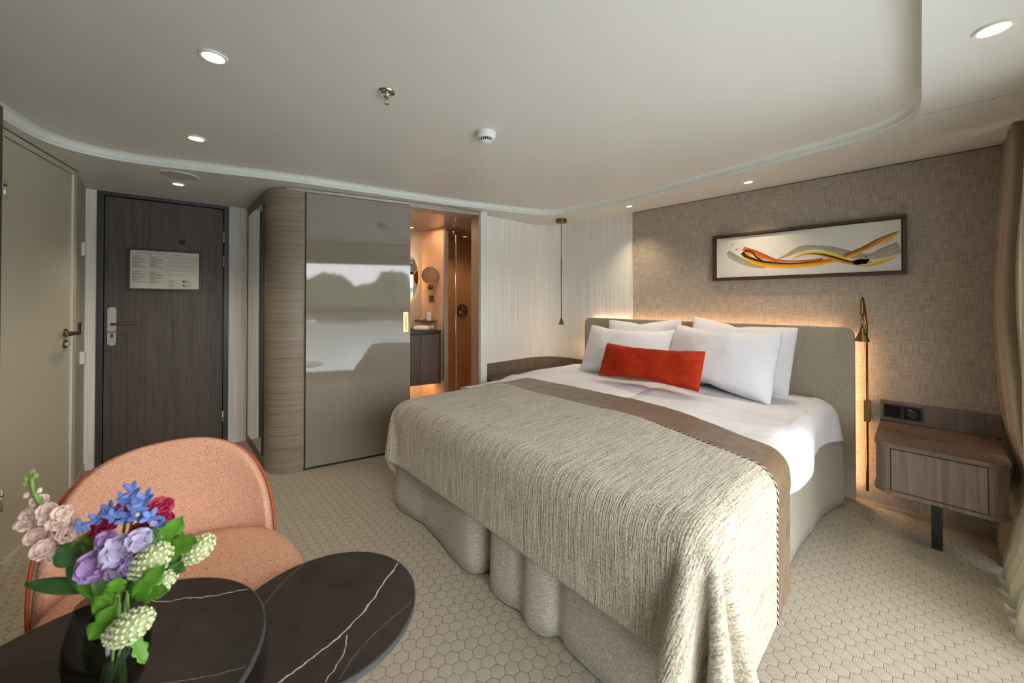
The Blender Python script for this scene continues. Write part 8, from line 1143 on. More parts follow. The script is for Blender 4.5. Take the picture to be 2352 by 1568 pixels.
# the throw: cloth draped over the foot of the bed (shape from a cloth simulation)
TH = unpack(DATA_THROW); TN = 65; TM = 105
throw = thing('bed_throw', 'cream chunky knit throw with brown satin border draped over the bed foot', 'throw', (1.5, 1.3, 0.64))
def th(i, j):
    p = Vector(TH[j * TN + i])
    if p.y > 2.17: p.y = 2.17 + (p.y - 2.17) * 0.45
    if p.y > 1.9 and p.x < 1.03: w = min(1, (p.y - 1.9) / 0.15); p.x += (1.03 - p.x) * 0.7 * w
    return p
CUT = 50
LXm, LYm = 1.44, 2.58
def sub_grid(name, i0, i1, mat, lift=0.0, solid=0.012, sub=1, wr=0.0):
    V = []; F = []; UV = []; n = i1 - i0 + 1
    for j in range(TM):
        for i in range(i0, i1 + 1):
            p = th(i, j)
            a = th(min(i + 1, TN - 1), j) - th(max(i - 1, 0), j); b_ = th(i, min(j + 1, TM - 1)) - th(i, max(j - 1, 0)); nn = a.cross(b_).normalized()
            k = wr * noise.noise(Vector((i * 0.25, j * 0.5, 4))) + wr * 0.7 * noise.noise(Vector((i * 0.6 + j * 0.3, j * 0.9, 9)))
            if p.x > 1.2 and p.y > 0.5: p = p + Vector((0, 0, 0.010 * max(0, noise.noise(Vector((p.x * 3, p.y * 3, 1)))) ))
            V.append(p + nn * (lift + k)); UV.append((i / (TN - 1) * LXm, j / (TM - 1) * LYm))
    for j in range(TM - 1):
        for i in range(n - 1): k = j * n + i; F.append((k, k + 1, k + n + 1, k + n))
    return mesh(name, V, F, mat, throw, True, uv=UV, solid=solid, sub=sub)
sub_grid('knit_cloth', 0, CUT, 'knit', 0.006, 0.012)
sub_grid('satin_border', CUT, TN - 1, 'satin', 0.004, 0.004, 1, 0.004)
cord = [th(CUT, j) + Vector((0, 0, 0.0)) for j in range(TM)]
V = []; F = []
pc = smoothpath(cord, 3); nn_ = []
for ph, mtl, nm in ((0, 'black', 'piping'), (math.pi, 'towel', 'piping')):
    Q = []
    for k, p in enumerate(pc):
        a = k * 2.1 + ph; i0 = min(max(k // 3, 1), TM - 2)
        nrm_ = ((th(CUT + 1, i0) - th(CUT - 1, i0)).cross(th(CUT, i0 + 1) - th(CUT, i0 - 1))).normalized(); td = (th(CUT + 1, i0) - th(CUT - 1, i0)).normalized()
        Q.append(p + nrm_ * (0.012 + 0.0016 * math.sin(a)) + td * (0.0016 * math.cos(a)))
    tube(nm, Q, 0.0018, mtl, throw, 6)

# ------------------------------------------------------------------ pillows and cushion
def soft(name, label, data, faces_nm, mat, part, M_, cat, group=None, sc=(1, 1, 1), wr=0.006, seed=0, dent=0.0, piping=None):
    N_, M__ = faces_nm; P = unpack(data); loc = M_.translation
    root = thing(name, label, cat, loc, 0, group)
    idx = {}; c = 0
    for s in (0, 1):
        for j in range(M__ + 1):
            for i in range(N_ + 1):
                if s == 1 and (i in (0, N_) or j in (0, M__)): idx[s, i, j] = idx[0, i, j]; continue
                idx[s, i, j] = c; c += 1
    F = []; 
    for s in (0, 1):
        for j in range(M__):
            for i in range(N_):
                q = (idx[s, i, j], idx[s, i + 1, j], idx[s, i + 1, j + 1], idx[s, i, j + 1]); F.append(q if s == 0 else q[::-1])
    V = []
    for k, p in enumerate(P):
        v = Vector((p[0] * sc[0], p[1] * sc[1], p[2] * sc[2]))
        nz = noise.noise(Vector((v.x * 7 + seed, v.y * 5, seed))) * wr + abs(noise.noise(Vector((v.x * 16 + v.y * 9, v.y * 11 - v.x * 5, seed + 4)))) * wr * 0.9
        v.z += nz * (1 if v.z > 0 else -1) - dent * math.exp(-((v.x / 0.2) ** 2 + ((v.y - 0.12) / 0.15) ** 2))
        V.append(M_ @ v)
    mesh(part, V, F, mat, root, True, sub=1)
    return root, idx, V
def pose(loc, yaw, lean, roll=0):
    """pillow standing on its long edge: x along the bed width, z (front) faces the foot; lean back in degrees"""
    # local x -> world -Y, local y -> up, local z -> -X (towards the foot)
    B = Matrix(((0, 0, -1, 0), (-1, 0, 0, 0), (0, 1, 0, 0), (0, 0, 0, 1)))
    return Matrix.Translation(loc) @ Matrix.Rotation(R(yaw), 4, 'Z') @ Matrix.Rotation(R(lean), 4, 'Y') @ Matrix.Rotation(R(roll), 4, 'X') @ B
soft('pillow', 'white pillow standing at the back left, against the headboard', DATA_PILB, (24, 16), 'sheet', 'pillowcase', pose((3.055, 1.635, 0.86), 3, 10, -2.5), 'pillow', 'white pillows', (0.86, 0.93, 0.75), seed=1)
soft('pillow', 'white pillow standing at the back right, against the headboard', DATA_PILB, (24, 16), 'sheet', 'pillowcase', pose((3.045, 0.905, 0.87), -3, 12, 4.5), 'pillow', 'white pillows', (0.90, 0.95, 0.8), seed=5)
soft('pillow', 'white pillow in front on the left, behind the left end of the red cushion', DATA_PILA, (24, 16), 'sheet', 'pillowcase', pose((2.87, 1.69, 0.815), 4, 24, 1), 'pillow', 'white pillows', (1.02, 0.92, 1.15), seed=9, wr=0.013)
soft('pillow', 'large white pillow in front on the right, behind the right end of the red cushion', DATA_PILA, (24, 16), 'sheet', 'pillowcase', pose((2.855, 0.965, 0.84), -10, 22, 0.5), 'pillow', 'white pillows', (0.98, 0.97, 1.2), seed=14, wr=0.013)
rc_, idx_, Vc = soft('lumbar_cushion', 'long rust red velvet cushion lying against the white pillows', DATA_CUSH, (28, 12), 'velvet', 'cushion_cover', pose((2.555, 1.325, 0.795), -1.0, 26, -0.5), 'cushion', None, (1.0, 0.88, 1.15), seed=3, wr=0.005)
# ================================================================== NIGHTSTANDS, LAMPS, PICTURE
ns = thing('nightstand', 'wall-hung grey walnut nightstand with one drawer, right of the bed by the curtain', 'nightstand', (3.0, -0.05, 0.0))
def rslab(name, y0, y1, x0, x1, z0, z1, r, mat, par, bev=0.0):
    P = [(x1, y0), (x1, y1)] + [(x0 + r - r * math.sin(R(a)), y1 - r + r * math.cos(R(a))) for a in range(0, 91, 9)] + [(x0 + r - r * math.cos(R(a)), y0 + r - r * math.sin(R(a))) for a in range(0, 91, 9)]
    m = len(P); V = [(x, y, z0) for x, y in P] + [(x, y, z1) for x, y in P]
    F = [tuple(range(m)), tuple(range(m, 2 * m))[::-1]] + [(i, i + m, (i + 1) % m + m, (i + 1) % m) for i in range(m)]
    o = mesh(name, V, F, mat, par, bev=bev); bm = bmesh.new(); bm.from_mesh(o.data); bmesh.ops.recalc_face_normals(bm, faces=bm.faces); bm.to_mesh(o.data); bm.free(); return o
rslab('shelf_top', -0.272, 0.172, 2.715, 3.262, 0.505, 0.526, 0.075, 'night_top', ns, 0.002)
rslab('cabinet_body', -0.266, 0.166, 2.722, 3.262, 0.290, 0.5049, 0.070, 'night_wood', ns)
rslab('shelf_bottom', -0.272, 0.172, 2.715, 3.262, 0.272, 0.2899, 0.075, 'night_wood', ns, 0.002)
dg_ = boxes('drawer_recess', [(2.7205, -0.203, 0.292, 2.7225, 0.110, 0.503)], 'black', ns)
boxes('drawer_front', [(2.716, -0.199, 0.296, 2.7204, 0.106, 0.500)], 'night_wood', dg_, bev=0.001)
boxes('back_panel', [(3.240, -0.285, 0.5265, 3.2645, 0.172, 0.645)], 'night_wood', ns, bev=0.001)
boxes('support_leg', [(2.870, -0.068, 0.0, 2.915, -0.030, 0.2715)], 'black', ns, bev=0.001)
sk = thing('socket_panel', 'black double switch and socket plate on the panel of the right nightstand', 'socket', (3.239, 0.08, 0.58))
boxes('socket_frame', [(3.230, -0.004, 0.548, 3.2395, 0.158, 0.626)], 'black', sk, bev=0.002)
boxes('rocker_switch', [(3.226, 0.086, 0.556, 3.2299, 0.150, 0.618)], 'black_gloss', sk, bev=0.001)
boxes('socket_insert', [(3.227, 0.006, 0.556, 3.2299, 0.070, 0.618)], 'black_gloss', sk, bev=0.001)
lathe('socket_ring', [(0.023, 0.0), (0.023, 0.0025), (0.020, 0.0025), (0.020, 0.0004), (0.0, 0.0004)], (3.2269, 0.036, 0.584), 'black', sk, 32, axis=(-1, 0, 0))
for dy, dz in ((0.0, 0.017), (0.0, -0.017)):
    boxes('socket_contact', [(3.2255, 0.034 + dy, 0.582 + dz, 3.2265, 0.038 + dy, 0.586 + dz)], 'steel', sk)
boxes('indicator_print', [(3.2255, 0.040, 0.607, 3.2268, 0.056, 0.610)], 'white_plastic', sk)

# far nightstand: curved back panel and shelf, mostly behind the bed
nf = thing('nightstand', 'curved dark wood nightstand panel in the corner left of the bed', 'nightstand', (2.9, 2.6, 0.0))
off = 0.003
fp = [(2.262, 2.865), (2.6, 2.865), (2.93, 2.865)] + [(2.93 + 0.297 * math.sin(a), 2.568 + 0.297 * math.cos(a)) for a in [R(90) * i / 14 for i in range(1, 15)]] + [(3.228, 2.33)]
strip('back_panel', fp, 0.5265, 0.640, 'night_wood', nf, th=0.018, side=-1)
fp2 = [(p[0], p[1]) for p in fp]
V = [(x, y, 0.505) for x, y in fp2 + [(2.72, 2.33), (2.70, 2.40), (2.60, 2.44), (2.262, 2.44)]]; m_ = len(V); V += [(x, y, 0.526) for x, y, z in V]
F = [tuple(range(m_)), tuple(range(m_, 2 * m_))[::-1]] + [(i, i + m_, (i + 1) % m_ + m_, (i + 1) % m_) for i in range(m_)]
mesh('shelf_top', V, F, 'night_top', nf)
boxes('cabinet_body', [(2.75, 2.46, 0.29, 3.15, 2.80, 0.504)], 'night_wood', nf)

wl = thing('wall_lamp', 'slim antique brass wall reading lamp beside the right end of the headboard', 'lamp', (3.22, 0.231, 0.07))
tube('lamp_pole', [(3.222, 0.231, 0.075), (3.222, 0.231, 1.08)], 0.0075, 'brass', wl, 14)
boxes('pole_bracket', [(3.205, 0.216, 0.502, 3.264, 0.246, 0.632)], 'brass', wl, bev=0.003)
tube('lamp_arm', smoothpath([(3.222, 0.231, 1.075), (3.221, 0.231, 1.10), (3.200, 0.231, 1.125), (3.08, 0.231, 1.215), (3.030, 0.231, 1.250), (2.995, 0.231, 1.262), (2.975, 0.231, 1.245), (2.970, 0.231, 1.205), (2.970, 0.231, 1.17)], 6), 0.0085, 'brass', wl, 12)
tube('joint_stem', [(2.970, 0.231, 1.17), (2.970, 0.231, 1.088)], 0.006, 'bronze_handle', wl, 12)
lathe('lamp_shade', [(0.0, 1.092), (0.010, 1.092), (0.011, 1.076), (0.033, 1.020), (0.0335, 1.016), (0.030, 1.018), (0.009, 1.07), (0.0, 1.075)], (2.970, 0.231, 0.0), 'brass', wl, 36)
pdl = thing('pendant_lamp', 'thin brass pendant reading lamp hanging in the corner left of the bed', 'lamp', (3.003, 2.486, S))
lathe('ceiling_canopy', [(0.0, -0.036), (0.054, -0.036), (0.056, -0.034), (0.056, 0.0)], (3.003, 2.486, S), 'brass', pdl, 40)
tube('cord', [(3.003, 2.486, S - 0.036), (3.003, 2.486, 1.68)], 0.0035, 'brass', pdl, 8)
tube('rod', [(3.003, 2.486, 1.68), (3.003, 2.486, 1.075)], 0.0052, 'brass', pdl, 10)
lathe('lamp_shade', [(0.0, 1.078), (0.008, 1.078), (0.010, 1.065), (0.028, 1.012), (0.029, 1.007), (0.026, 1.010), (0.008, 1.055), (0.0, 1.06)], (3.003, 2.486, 0.0), 'brass', pdl, 36)
spot('lamp', (3.003, 2.486, 1.03), 1.6, (1, 0.7, 0.45), 150, 1.0, pdl, 0.01)

pic = thing('framed_painting', 'long framed abstract painting of yellow, orange and grey brush strokes above the headboard', 'painting', (3.25, 0.587, 1.583))
y0, y1, z0, z1 = 0.052, 1.122, 1.405, 1.760; fw = 0.018
fr_m = plain('walnut_frame', (72, 50, 36), 0.4)
boxes('picture_frame', [(3.222, y0, z0, 3.264, y1, z0 + fw), (3.222, y0, z1 - fw, 3.264, y1, z1), (3.222, y0, z0 + fw, 3.264, y0 + fw, z1 - fw), (3.222, y1 - fw, z0 + fw, 3.264, y1, z1 - fw)], fr_m, pic, bev=0.001)
boxes('inner_liner', [(3.236, y0 + fw, z0 + fw, 3.262, y1 - fw, z0 + fw + 0.006), (3.236, y0 + fw, z1 - fw - 0.006, 3.262, y1 - fw, z1 - fw), (3.236, y0 + fw, z0 + fw + 0.006, 3.262, y0 + fw + 0.006, z1 - fw - 0.006), (3.236, y1 - fw - 0.006, z0 + fw + 0.006, 3.262, y1 - fw, z1 - fw - 0.006)], 'black', pic)
boxes('canvas', [(3.240, y0 + fw + 0.006, z0 + fw + 0.006, 3.262, y1 - fw - 0.006, z1 - fw - 0.006)], plain('canvas_white', (216, 212, 202), 0.55, noise_amt=0.02), pic)
def paint(name, stops, alpha=1.0, streak=90):
    m, nt, b = newmat(name); v = N(nt, 'ShaderNodeTexCoord').outputs['UV']
    a = N(nt, 'ShaderNodeTexNoise', {'Vector': scaled(nt, v, (1.2, 7.0, 1)), 'Scale': 1.0, 'Detail': 4.0}).outputs['Fac']
    s = N(nt, 'ShaderNodeSeparateXYZ', {0: v}); f = M2(nt, 'ADD', M2(nt, 'MULTIPLY', s.outputs['Y'], 0.8), M2(nt, 'MULTIPLY', a, 0.35))
    nt.links.new(ramp(nt, f, stops), b.inputs['Base Color']); b.inputs['Roughness'].default_value = 0.35
    if alpha < 1:
        al = N(nt, 'ShaderNodeMapRange', {0: a, 1: 0.3, 2: 0.7, 3: alpha - 0.25, 4: alpha + 0.25}).outputs[0]; nt.links.new(al, b.inputs['Alpha'])
    return m
pm = {'grey': paint('grey_paint', [(0.2, lin((186, 178, 152))), (0.8, lin((158, 148, 120)))], 0.6),
 'yellow': paint('yellow_paint', [(0.15, lin((240, 184, 24))), (0.45, lin((236, 160, 24))), (0.7, lin((170, 112, 20))), (0.95, lin((206, 104, 28)))]),
 'dark': paint('dark_paint', [(0.2, lin((60, 46, 22))), (0.8, lin((40, 34, 24)))]),
 'orange': paint('orange_paint', [(0.2, lin((216, 120, 40))), (0.8, lin((186, 78, 28)))]),
 'arch': paint('arch_paint', [(0.2, lin((214, 130, 24))), (0.45, lin((226, 160, 20))), (0.75, lin((238, 204, 20))), (1.0, lin((240, 214, 40)))]),
 'brown': paint('brown_paint', [(0.2, lin((150, 96, 20))), (0.8, lin((96, 52, 16)))]),
 'tip': paint('tip_paint', [(0.2, lin((226, 190, 20))), (0.8, lin((206, 150, 20)))])}
ST = {'grey' : [(1.02, 1.625, 0.034), (0.962, 1.573, 0.046), (0.874, 1.524, 0.039), (0.791, 1.498, 0.022), (0.736, 1.505, 0.01), (0.689, 1.545, 0.009), (0.632, 1.571, 0.024), (0.558, 1.606, 0.039), (0.464, 1.606, 0.029), (0.375, 1.577, 0.041), (0.29, 1.538, 0.044), (0.209, 1.526, 0.039), (0.151, 1.542, 0.063), (0.081, 1.567, 0.073)],
'orange' : [(0.912, 1.642, 0.026), (0.846, 1.608, 0.034), (0.779, 1.572, 0.030), (0.71, 1.540, 0.018), (0.633, 1.527, 0.01), (0.535, 1.521, 0.011), (0.442, 1.527, 0.012)],
'yellow' : [(0.903, 1.598, 0.026), (0.846, 1.545, 0.036), (0.736, 1.510, 0.036), (0.608, 1.496, 0.029), (0.488, 1.50, 0.03), (0.388, 1.515, 0.024), (0.311, 1.537, 0.021), (0.229, 1.574, 0.019), (0.151, 1.621, 0.016), (0.08, 1.663, 0.009)],
'arch' : [(0.613, 1.536, 0.002), (0.558, 1.566, 0.012), (0.487, 1.572, 0.018), (0.419, 1.552, 0.03), (0.354, 1.518, 0.032), (0.29, 1.488, 0.018), (0.23, 1.472, 0.013), (0.19, 1.48, 0.02), (0.133, 1.498, 0.012), (0.085, 1.523, 0.004)],
'dark' : [(0.917, 1.613, 0.03), (0.886, 1.577, 0.016), (0.79, 1.538, 0.014), (0.684, 1.517, 0.010), (0.583, 1.508, 0.008), (0.488, 1.514, 0.005), (0.433, 1.522, 0.002)],
'dark_b' : [(0.903, 1.621, 0.01), (0.874, 1.622, 0.011), (0.846, 1.606, 0.01), (0.829, 1.575, 0.01), (0.79, 1.544, 0.01)],
'arch_dark' : [(0.511, 1.57, 0.003), (0.442, 1.557, 0.008), (0.375, 1.529, 0.012), (0.311, 1.5, 0.011), (0.286, 1.496, 0.01)],
'brown' : [(0.332, 1.543, 0.009), (0.249, 1.58, 0.012), (0.17, 1.629, 0.01), (0.095, 1.661, 0.004)],
'tip' : [(0.159, 1.588, 0.002), (0.121, 1.622, 0.009), (0.08, 1.664, 0.004)]}
for li, (k, pts) in enumerate(ST.items()):
    P = smoothpath([(a, b_, c) for a, b_, c in pts], 8); V = []; F = []; UV = []; ln = 0
    for i, p in enumerate(P):
        a = P[max(i - 1, 0)]; b_ = P[min(i + 1, len(P) - 1)]; t = Vector((b_.x - a.x, b_.y - a.y)).normalized(); nn = Vector((-t.y, t.x))
        if nn.y < 0: nn = -nn
        w = max(0.0015, p.z) * (1.2 if k in ('yellow', 'orange', 'arch') else 1); ln += (p - a).length * 6
        ed = 0.0012 * noise.noise(Vector((i * 0.7, li, 0)))
        for q in (-0.5, 0.5): V.append((3.2396 - 0.0003 * li, p.x + nn.x * (w * q + ed), p.y + nn.y * (w * q + ed))); UV.append((ln, q + 0.5))
    for i in range(len(P) - 1): F.append((2 * i, 2 * i + 1, 2 * i + 3, 2 * i + 2))
    mesh('brush_stroke', V, F, pm[{'dark_b': 'dark', 'arch_dark': 'dark'}.get(k, k)], pic, uv=UV)
rn = random.Random(2)
dots = [(0.25 + 0.02 * math.sin(k * 2.4) * (0.6 + 0.1 * k), 1.493 + 0.010 * math.cos(k * 1.9), 0.005 + 0.0012 * (k % 4)) for k in range(12)] + [(0.254, 1.494, 0.018), (0.27, 1.49, 0.014), (0.233, 1.495, 0.013), (0.286, 1.499, 0.008), (0.231, 1.522, 0.005), (0.21, 1.489, 0.004), (0.219, 1.505, 0.003), (0.983, 1.68, 0.004), (0.957, 1.641, 0.004), (1.063, 1.615, 0.003), (0.938, 1.641, 0.003), (1.011, 1.581, 0.004)]
spk_ = [(0.239, 1.542, 0.002), (0.225, 1.576, 0.002), (0.239, 1.584, 0.002), (0.968, 1.557, 0.002), (0.95, 1.549, 0.002), (0.182, 1.555, 0.002), (0.192, 1.51, 0.002), (0.184, 1.518, 0.002), (0.987, 1.498, 0.002), (0.944, 1.522, 0.002), (1.023, 1.561, 0.002)]
spk_ += [(rn.gauss(0.99, 0.022), rn.gauss(1.555, 0.02), 0.0012) for _ in range(40)] + [(rn.gauss(0.24, 0.03), rn.gauss(1.49, 0.02), 0.0012) for _ in range(20)]
def blob(V, F, y, z, r):
    k = len(V); m_ = 14
    for i in range(m_):
        a = 2 * math.pi * i / m_; rr = r * (1 + 0.55 * noise.noise(Vector((y * 90 + math.cos(a), z * 90 + math.sin(a), 0)))); V.append((3.2366, y + rr * math.cos(a) * (1.2 if r > 0.006 else 1), z + rr * math.sin(a)))
    F.append(tuple(range(k, k + m_)))
for q in dots:
    V = []; F = []; blob(V, F, *q); mesh('paint_drop', V, F, pm['dark'], pic)
V = []; F = []
for q in spk_: blob(V, F, *q)
mesh('paint_specks', V, F, pm['dark'], pic)['kind'] = 'stuff'

# ================================================================== CURTAINS
def curtain(name, label, mat, xs, base, amp, pleats, zt, pinch, seed, ny=26, thick=0.004):
    root = thing(name, label, 'curtain', ((xs[0] + xs[1]) / 2, base(0.5, 1.0), 0.01))
    n = pleats * 16; V = []; F = []; UV = []
    for j in range(ny + 1):
        z = 0.012 + (zt - 0.012) * j / ny
        for i in range(n + 1):
            u = i / n; x = xs[0] + (xs[1] - xs[0]) * u
            a = amp * pinch(z) * (1 + 0.35 * noise.noise(Vector((u * 5, seed, 0)))); ph = u * pleats * 2 * math.pi + 0.6 * noise.noise(Vector((u * 3, z * 0.8, seed)))
            y = base(u, z) + a * math.sin(ph) + 0.006 * noise.noise(Vector((u * 9, z * 2.5, seed))); x += 0.35 * a * math.sin(2 * ph)
            V.append((x, y, z)); UV.append((u * 1.6, z))
    for j in range(ny):
        for i in range(n): k = j * (n + 1) + i; F.append((k, k + 1, k + n + 2, k + n + 1))
    mesh('curtain_cloth', V, F, mat, root, True, uv=UV, solid=thick)
    return root
def bump1(z, c, w): return math.exp(-((z - c) / w) ** 2)
def base1(u, z): return -0.325 + 0.030 * bump1(z, 1.25, 0.55) + 0.035 * bump1(z, 0.0, 0.18) - 0.022 * bump1(z, 0.42, 0.14)
curtain('curtain', 'taupe curtain gathered against the headboard wall behind the right nightstand', 'taupe_curtain', (3.245, 2.86), base1, 0.024, 5, S - 0.006, lambda z: 1.0 + 0.4 * bump1(z, 1.1, 0.6) - 0.45 * bump1(z, 0.42, 0.16) + 0.35 * bump1(z, 0, 0.2), 3.0)
def base2(u, z): return -0.345 + 0.018 * bump1(z, 0.9, 0.7) + 0.060 * bump1(z, 0.0, 0.22) + 0.0 * u
curtain('curtain', 'thick cream curtain at the right edge, its hem resting on the carpet', 'cream_curtain', (2.80, 2.25), base2, 0.030, 5, S - 0.006, lambda z: 1.0 + 0.5 * bump1(z, 0, 0.25), 8.0)
boxes('curtain_track', [(-1.1, -0.345, S - 0.004, 3.25, -0.325, S - 0.0005)], 'white_trim')
tag(bpy.data.objects['curtain_track'], 'white curtain track let into the ceiling edge above the curtains', 'curtain track')

# ================================================================== ARMCHAIR
ac = thing('armchair', 'rounded salmon tweed armchair with rust piping behind the black coffee tables', 'armchair', (0.02, 1.55, 0), 0)
AC = Vector((0.06, 1.48, 0)); FD = Vector((0.08, -0.997, 0)).normalized(); BD = -FD; SD = Vector((FD.y, -FD.x, 0))   # SD: towards the left of the picture
# seat: thick rounded cushion
def seat():
    V = []; F = []; seg = 72
    def rr(a):      # plan outline, slightly squarer at the front
        return 0.318 * (1 + 0.03 * math.cos(2 * a) + 0.045 * abs(math.sin(2 * a)) ** 2)
    prof = [(0.0, 0.428), (0.35, 0.430), (0.65, 0.428), (0.82, 0.422), (0.92, 0.410), (0.975, 0.390), (1.0, 0.362), (1.0, 0.30), (0.985, 0.24), (0.94, 0.205), (0.8, 0.20), (0.0, 0.20)]
    for f, z in prof:
        for i in range(seg):
            a = 2 * math.pi * i / seg; r = rr(a) * max(f, 0.001); p = AC + FD * (r * math.cos(a) + 0.0) + SD * (r * math.sin(a)); V.append((p.x, p.y, z + 0.004 * noise.noise(p * 6)))
    for j in range(len(prof) - 1):
        for i in range(seg): k = j * seg + i; k2 = j * seg + (i + 1) % seg; F.append((k, k + seg, k2 + seg, k2))
    return mesh('seat', V, F, 'tweed', ac, True)
seat()
# back shell: wraps round the seat, outline like a rounded half disc
A0 = 58
def shell(u, v, off=0.0):
    """u -1..1 round the back, v 0..1 up"""
    a = R(A0) * u
    H = 0.20 + (0.728 - 0.20) * (1 - abs(u) ** 2.6) ** 0.52 if abs(u) < 1 else 0.20
    z = 0.20 + (H - 0.20) * v
    tilt = 0.115 * ((z - 0.20) / 0.55)
    r = 0.272 + tilt * (0.8 + 0.2 * math.cos(a)) + off + 0.018 * math.sin(math.pi * min(1, v)) * (1 if off > 0 else -1) * 0.6
    p = AC + BD * (r * math.cos(a) * 1.03 + 0.005) + SD * (-r * math.sin(a) * 1.02); return Vector((p.x, p.y, z))
def backrest():
    V = []; F = []; nu, nv = 96, 22
    for off in (0.0, 0.055):
        for j in range(nv + 1):
            v = j / nv
            for i in range(nu + 1):
                u = -1 + 2 * i / nu; u = math.copysign(1 - (1 - abs(u)) ** 1.35, u) * 0.9995
                o_ = off
                if off > 0: o_ = off * (1 - 0.35 * v ** 3)
                else: o_ = 0.010 * v ** 6
                V.append(shell(u, v, o_))
    L = (nu + 1) * (nv + 1)
    for j in range(nv):
        for i in range(nu):
            k = j * (nu + 1) + i; F.append((k, k + nu + 1, k + nu + 2, k + 1)); k += L; F.append((k, k + 1, k + nu + 2, k + nu + 1))
    for i in range(nu):
        k = nv * (nu + 1) + i; F.append((k, k + L, k + L + 1, k + 1)); F.append((i, i + 1, i + 1 + L, i + L))
    return mesh('backrest', V, F, 'tweed', ac, True)
bk_ = backrest()
pp = []
for i in range(0, 161):
    u = -1 + 2 * i / 160; u = math.copysign(1 - (1 - abs(u)) ** 1.35, u) * 0.9995
    pp.append(shell(u, 1.0, 0.050) + Vector((0, 0, -0.010)))
tube('piping', pp, 0.0045, 'rust', bk_, 8)
for sa, sb in ((1, 1), (1, -1), (-1, 1), (-1, -1)):
    top = AC + FD * (0.20 * sa) + SD * (0.20 * sb); ft = AC + FD * (0.25 * sa) + SD * (0.24 * sb)
    tube('leg', [(top.x, top.y, 0.205), (ft.x, ft.y, 0.0)], [0.016, 0.010], 'black', ac, 12)

# ================================================================== COFFEE TABLES
RR = {'l': 0.246, 'h': 0.311}
def coffee_table(label, c, r, z, veins, dim):
    k_ = r / RR[label[0]]; veins = [[(a * k_, b * k_) for a, b in v] for v in veins]; dim = [[(a * k_, b * k_) for a, b in v] for v in dim]
    t = thing('coffee_table', label, 'coffee table', (c[0], c[1], 0), 0, 'round black coffee tables')
    tt_ = lathe('table_top', [(0.0, z - 0.012), (r - 0.003, z - 0.012), (r - 0.002, z - 0.001), (r - 0.003, z), (0.0, z)], (c[0], c[1], 0), 'stone', t, 96)
    lathe('top_rim', [(r - 0.002, z - 0.014), (r + 0.001, z - 0.013), (r + 0.001, z - 0.0015), (r - 0.0018, z - 0.0008), (r - 0.002, z - 0.014)], (c[0], c[1], 0), 'rim', tt_, 96)
    lathe('column', [(0.022, 0.012), (0.022, z - 0.014), (0.10, z - 0.0139), (0.10, z - 0.0125)], (c[0], c[1], 0), 'black', t, 32)
    lathe('base_disc', [(0.0, 0.012), (r * 0.62, 0.010), (r * 0.62, 0.0), (0.0, 0.0)], (c[0], c[1], 0), 'black', t, 64)
    for vi, (P, w, mt) in enumerate([(v, 0.0026 if len(v) > 6 else 0.0014, 'vein') for v in veins] + [(v, 0.0010, 'vein_dim') for v in dim]):
        Q = smoothpath([(a, b, 0) for a, b in P], 14); V = []; F = []
        for i, p in enumerate(Q):
            a = Q[max(i - 1, 0)]; b_ = Q[min(i + 1, len(Q) - 1)]; tt = (b_ - a).normalized(); nn = Vector((-tt.y, tt.x, 0))
            jit = 0.0035 * noise.noise(Vector((i * 0.21, vi * 5, z * 9))) + 0.0012 * noise.noise(Vector((i * 0.9, vi, 3)))
            ww = w * (0.55 + 0.9 * abs(noise.noise(Vector((i * 0.35, vi * 3.3, 7)))))
            q = p + nn * jit
            if (Vector((q.x, q.y)) - Vector(c)).length > r - 0.004: q = None
            if q is None:
                if V: break
                continue
            V += [(q + nn * ww) + Vector((0, 0, z + 0.0003)), (q - nn * ww) + Vector((0, 0, z + 0.0003))]
        for i in range(len(V) // 2 - 1): F.append((2 * i, 2 * i + 1, 2 * i + 3, 2 * i + 2))
        mesh('stone_vein', V, F, mt, tt_)
    return t
coffee_table('lower black veined coffee table, right of the one with the vase', (0.3111, 1.0328), 0.2258, 0.47,
    [[(0.585, 1.165), (0.498, 1.103), (0.432, 1.052), (0.353, 1.012), (0.3, 0.998), (0.249, 0.987), (0.202, 0.978), (0.16, 0.966)], [(0.357, 1.001), (0.34, 0.961), (0.309, 0.931), (0.279, 0.91)]],
    [[(0.56, 0.99), (0.458, 0.968), (0.374, 0.942), (0.321, 0.908), (0.305, 0.895)], [(0.365, 1.365), (0.298, 1.331), (0.227, 1.259), (0.15, 1.20)]])
coffee_table('higher black veined coffee table that carries the flower vase', (-0.0948, 1.0677), 0.2833, 0.53,
    [[(0.188, 1.262), (0.158, 1.277), (0.097, 1.307), (0.061, 1.337), (0.024, 1.355), (-0.005, 1.386)]],
    [[(0.17, 0.99), (0.122, 1.009), (0.071, 1.034), (0.02, 1.069), (-0.034, 1.103)]])

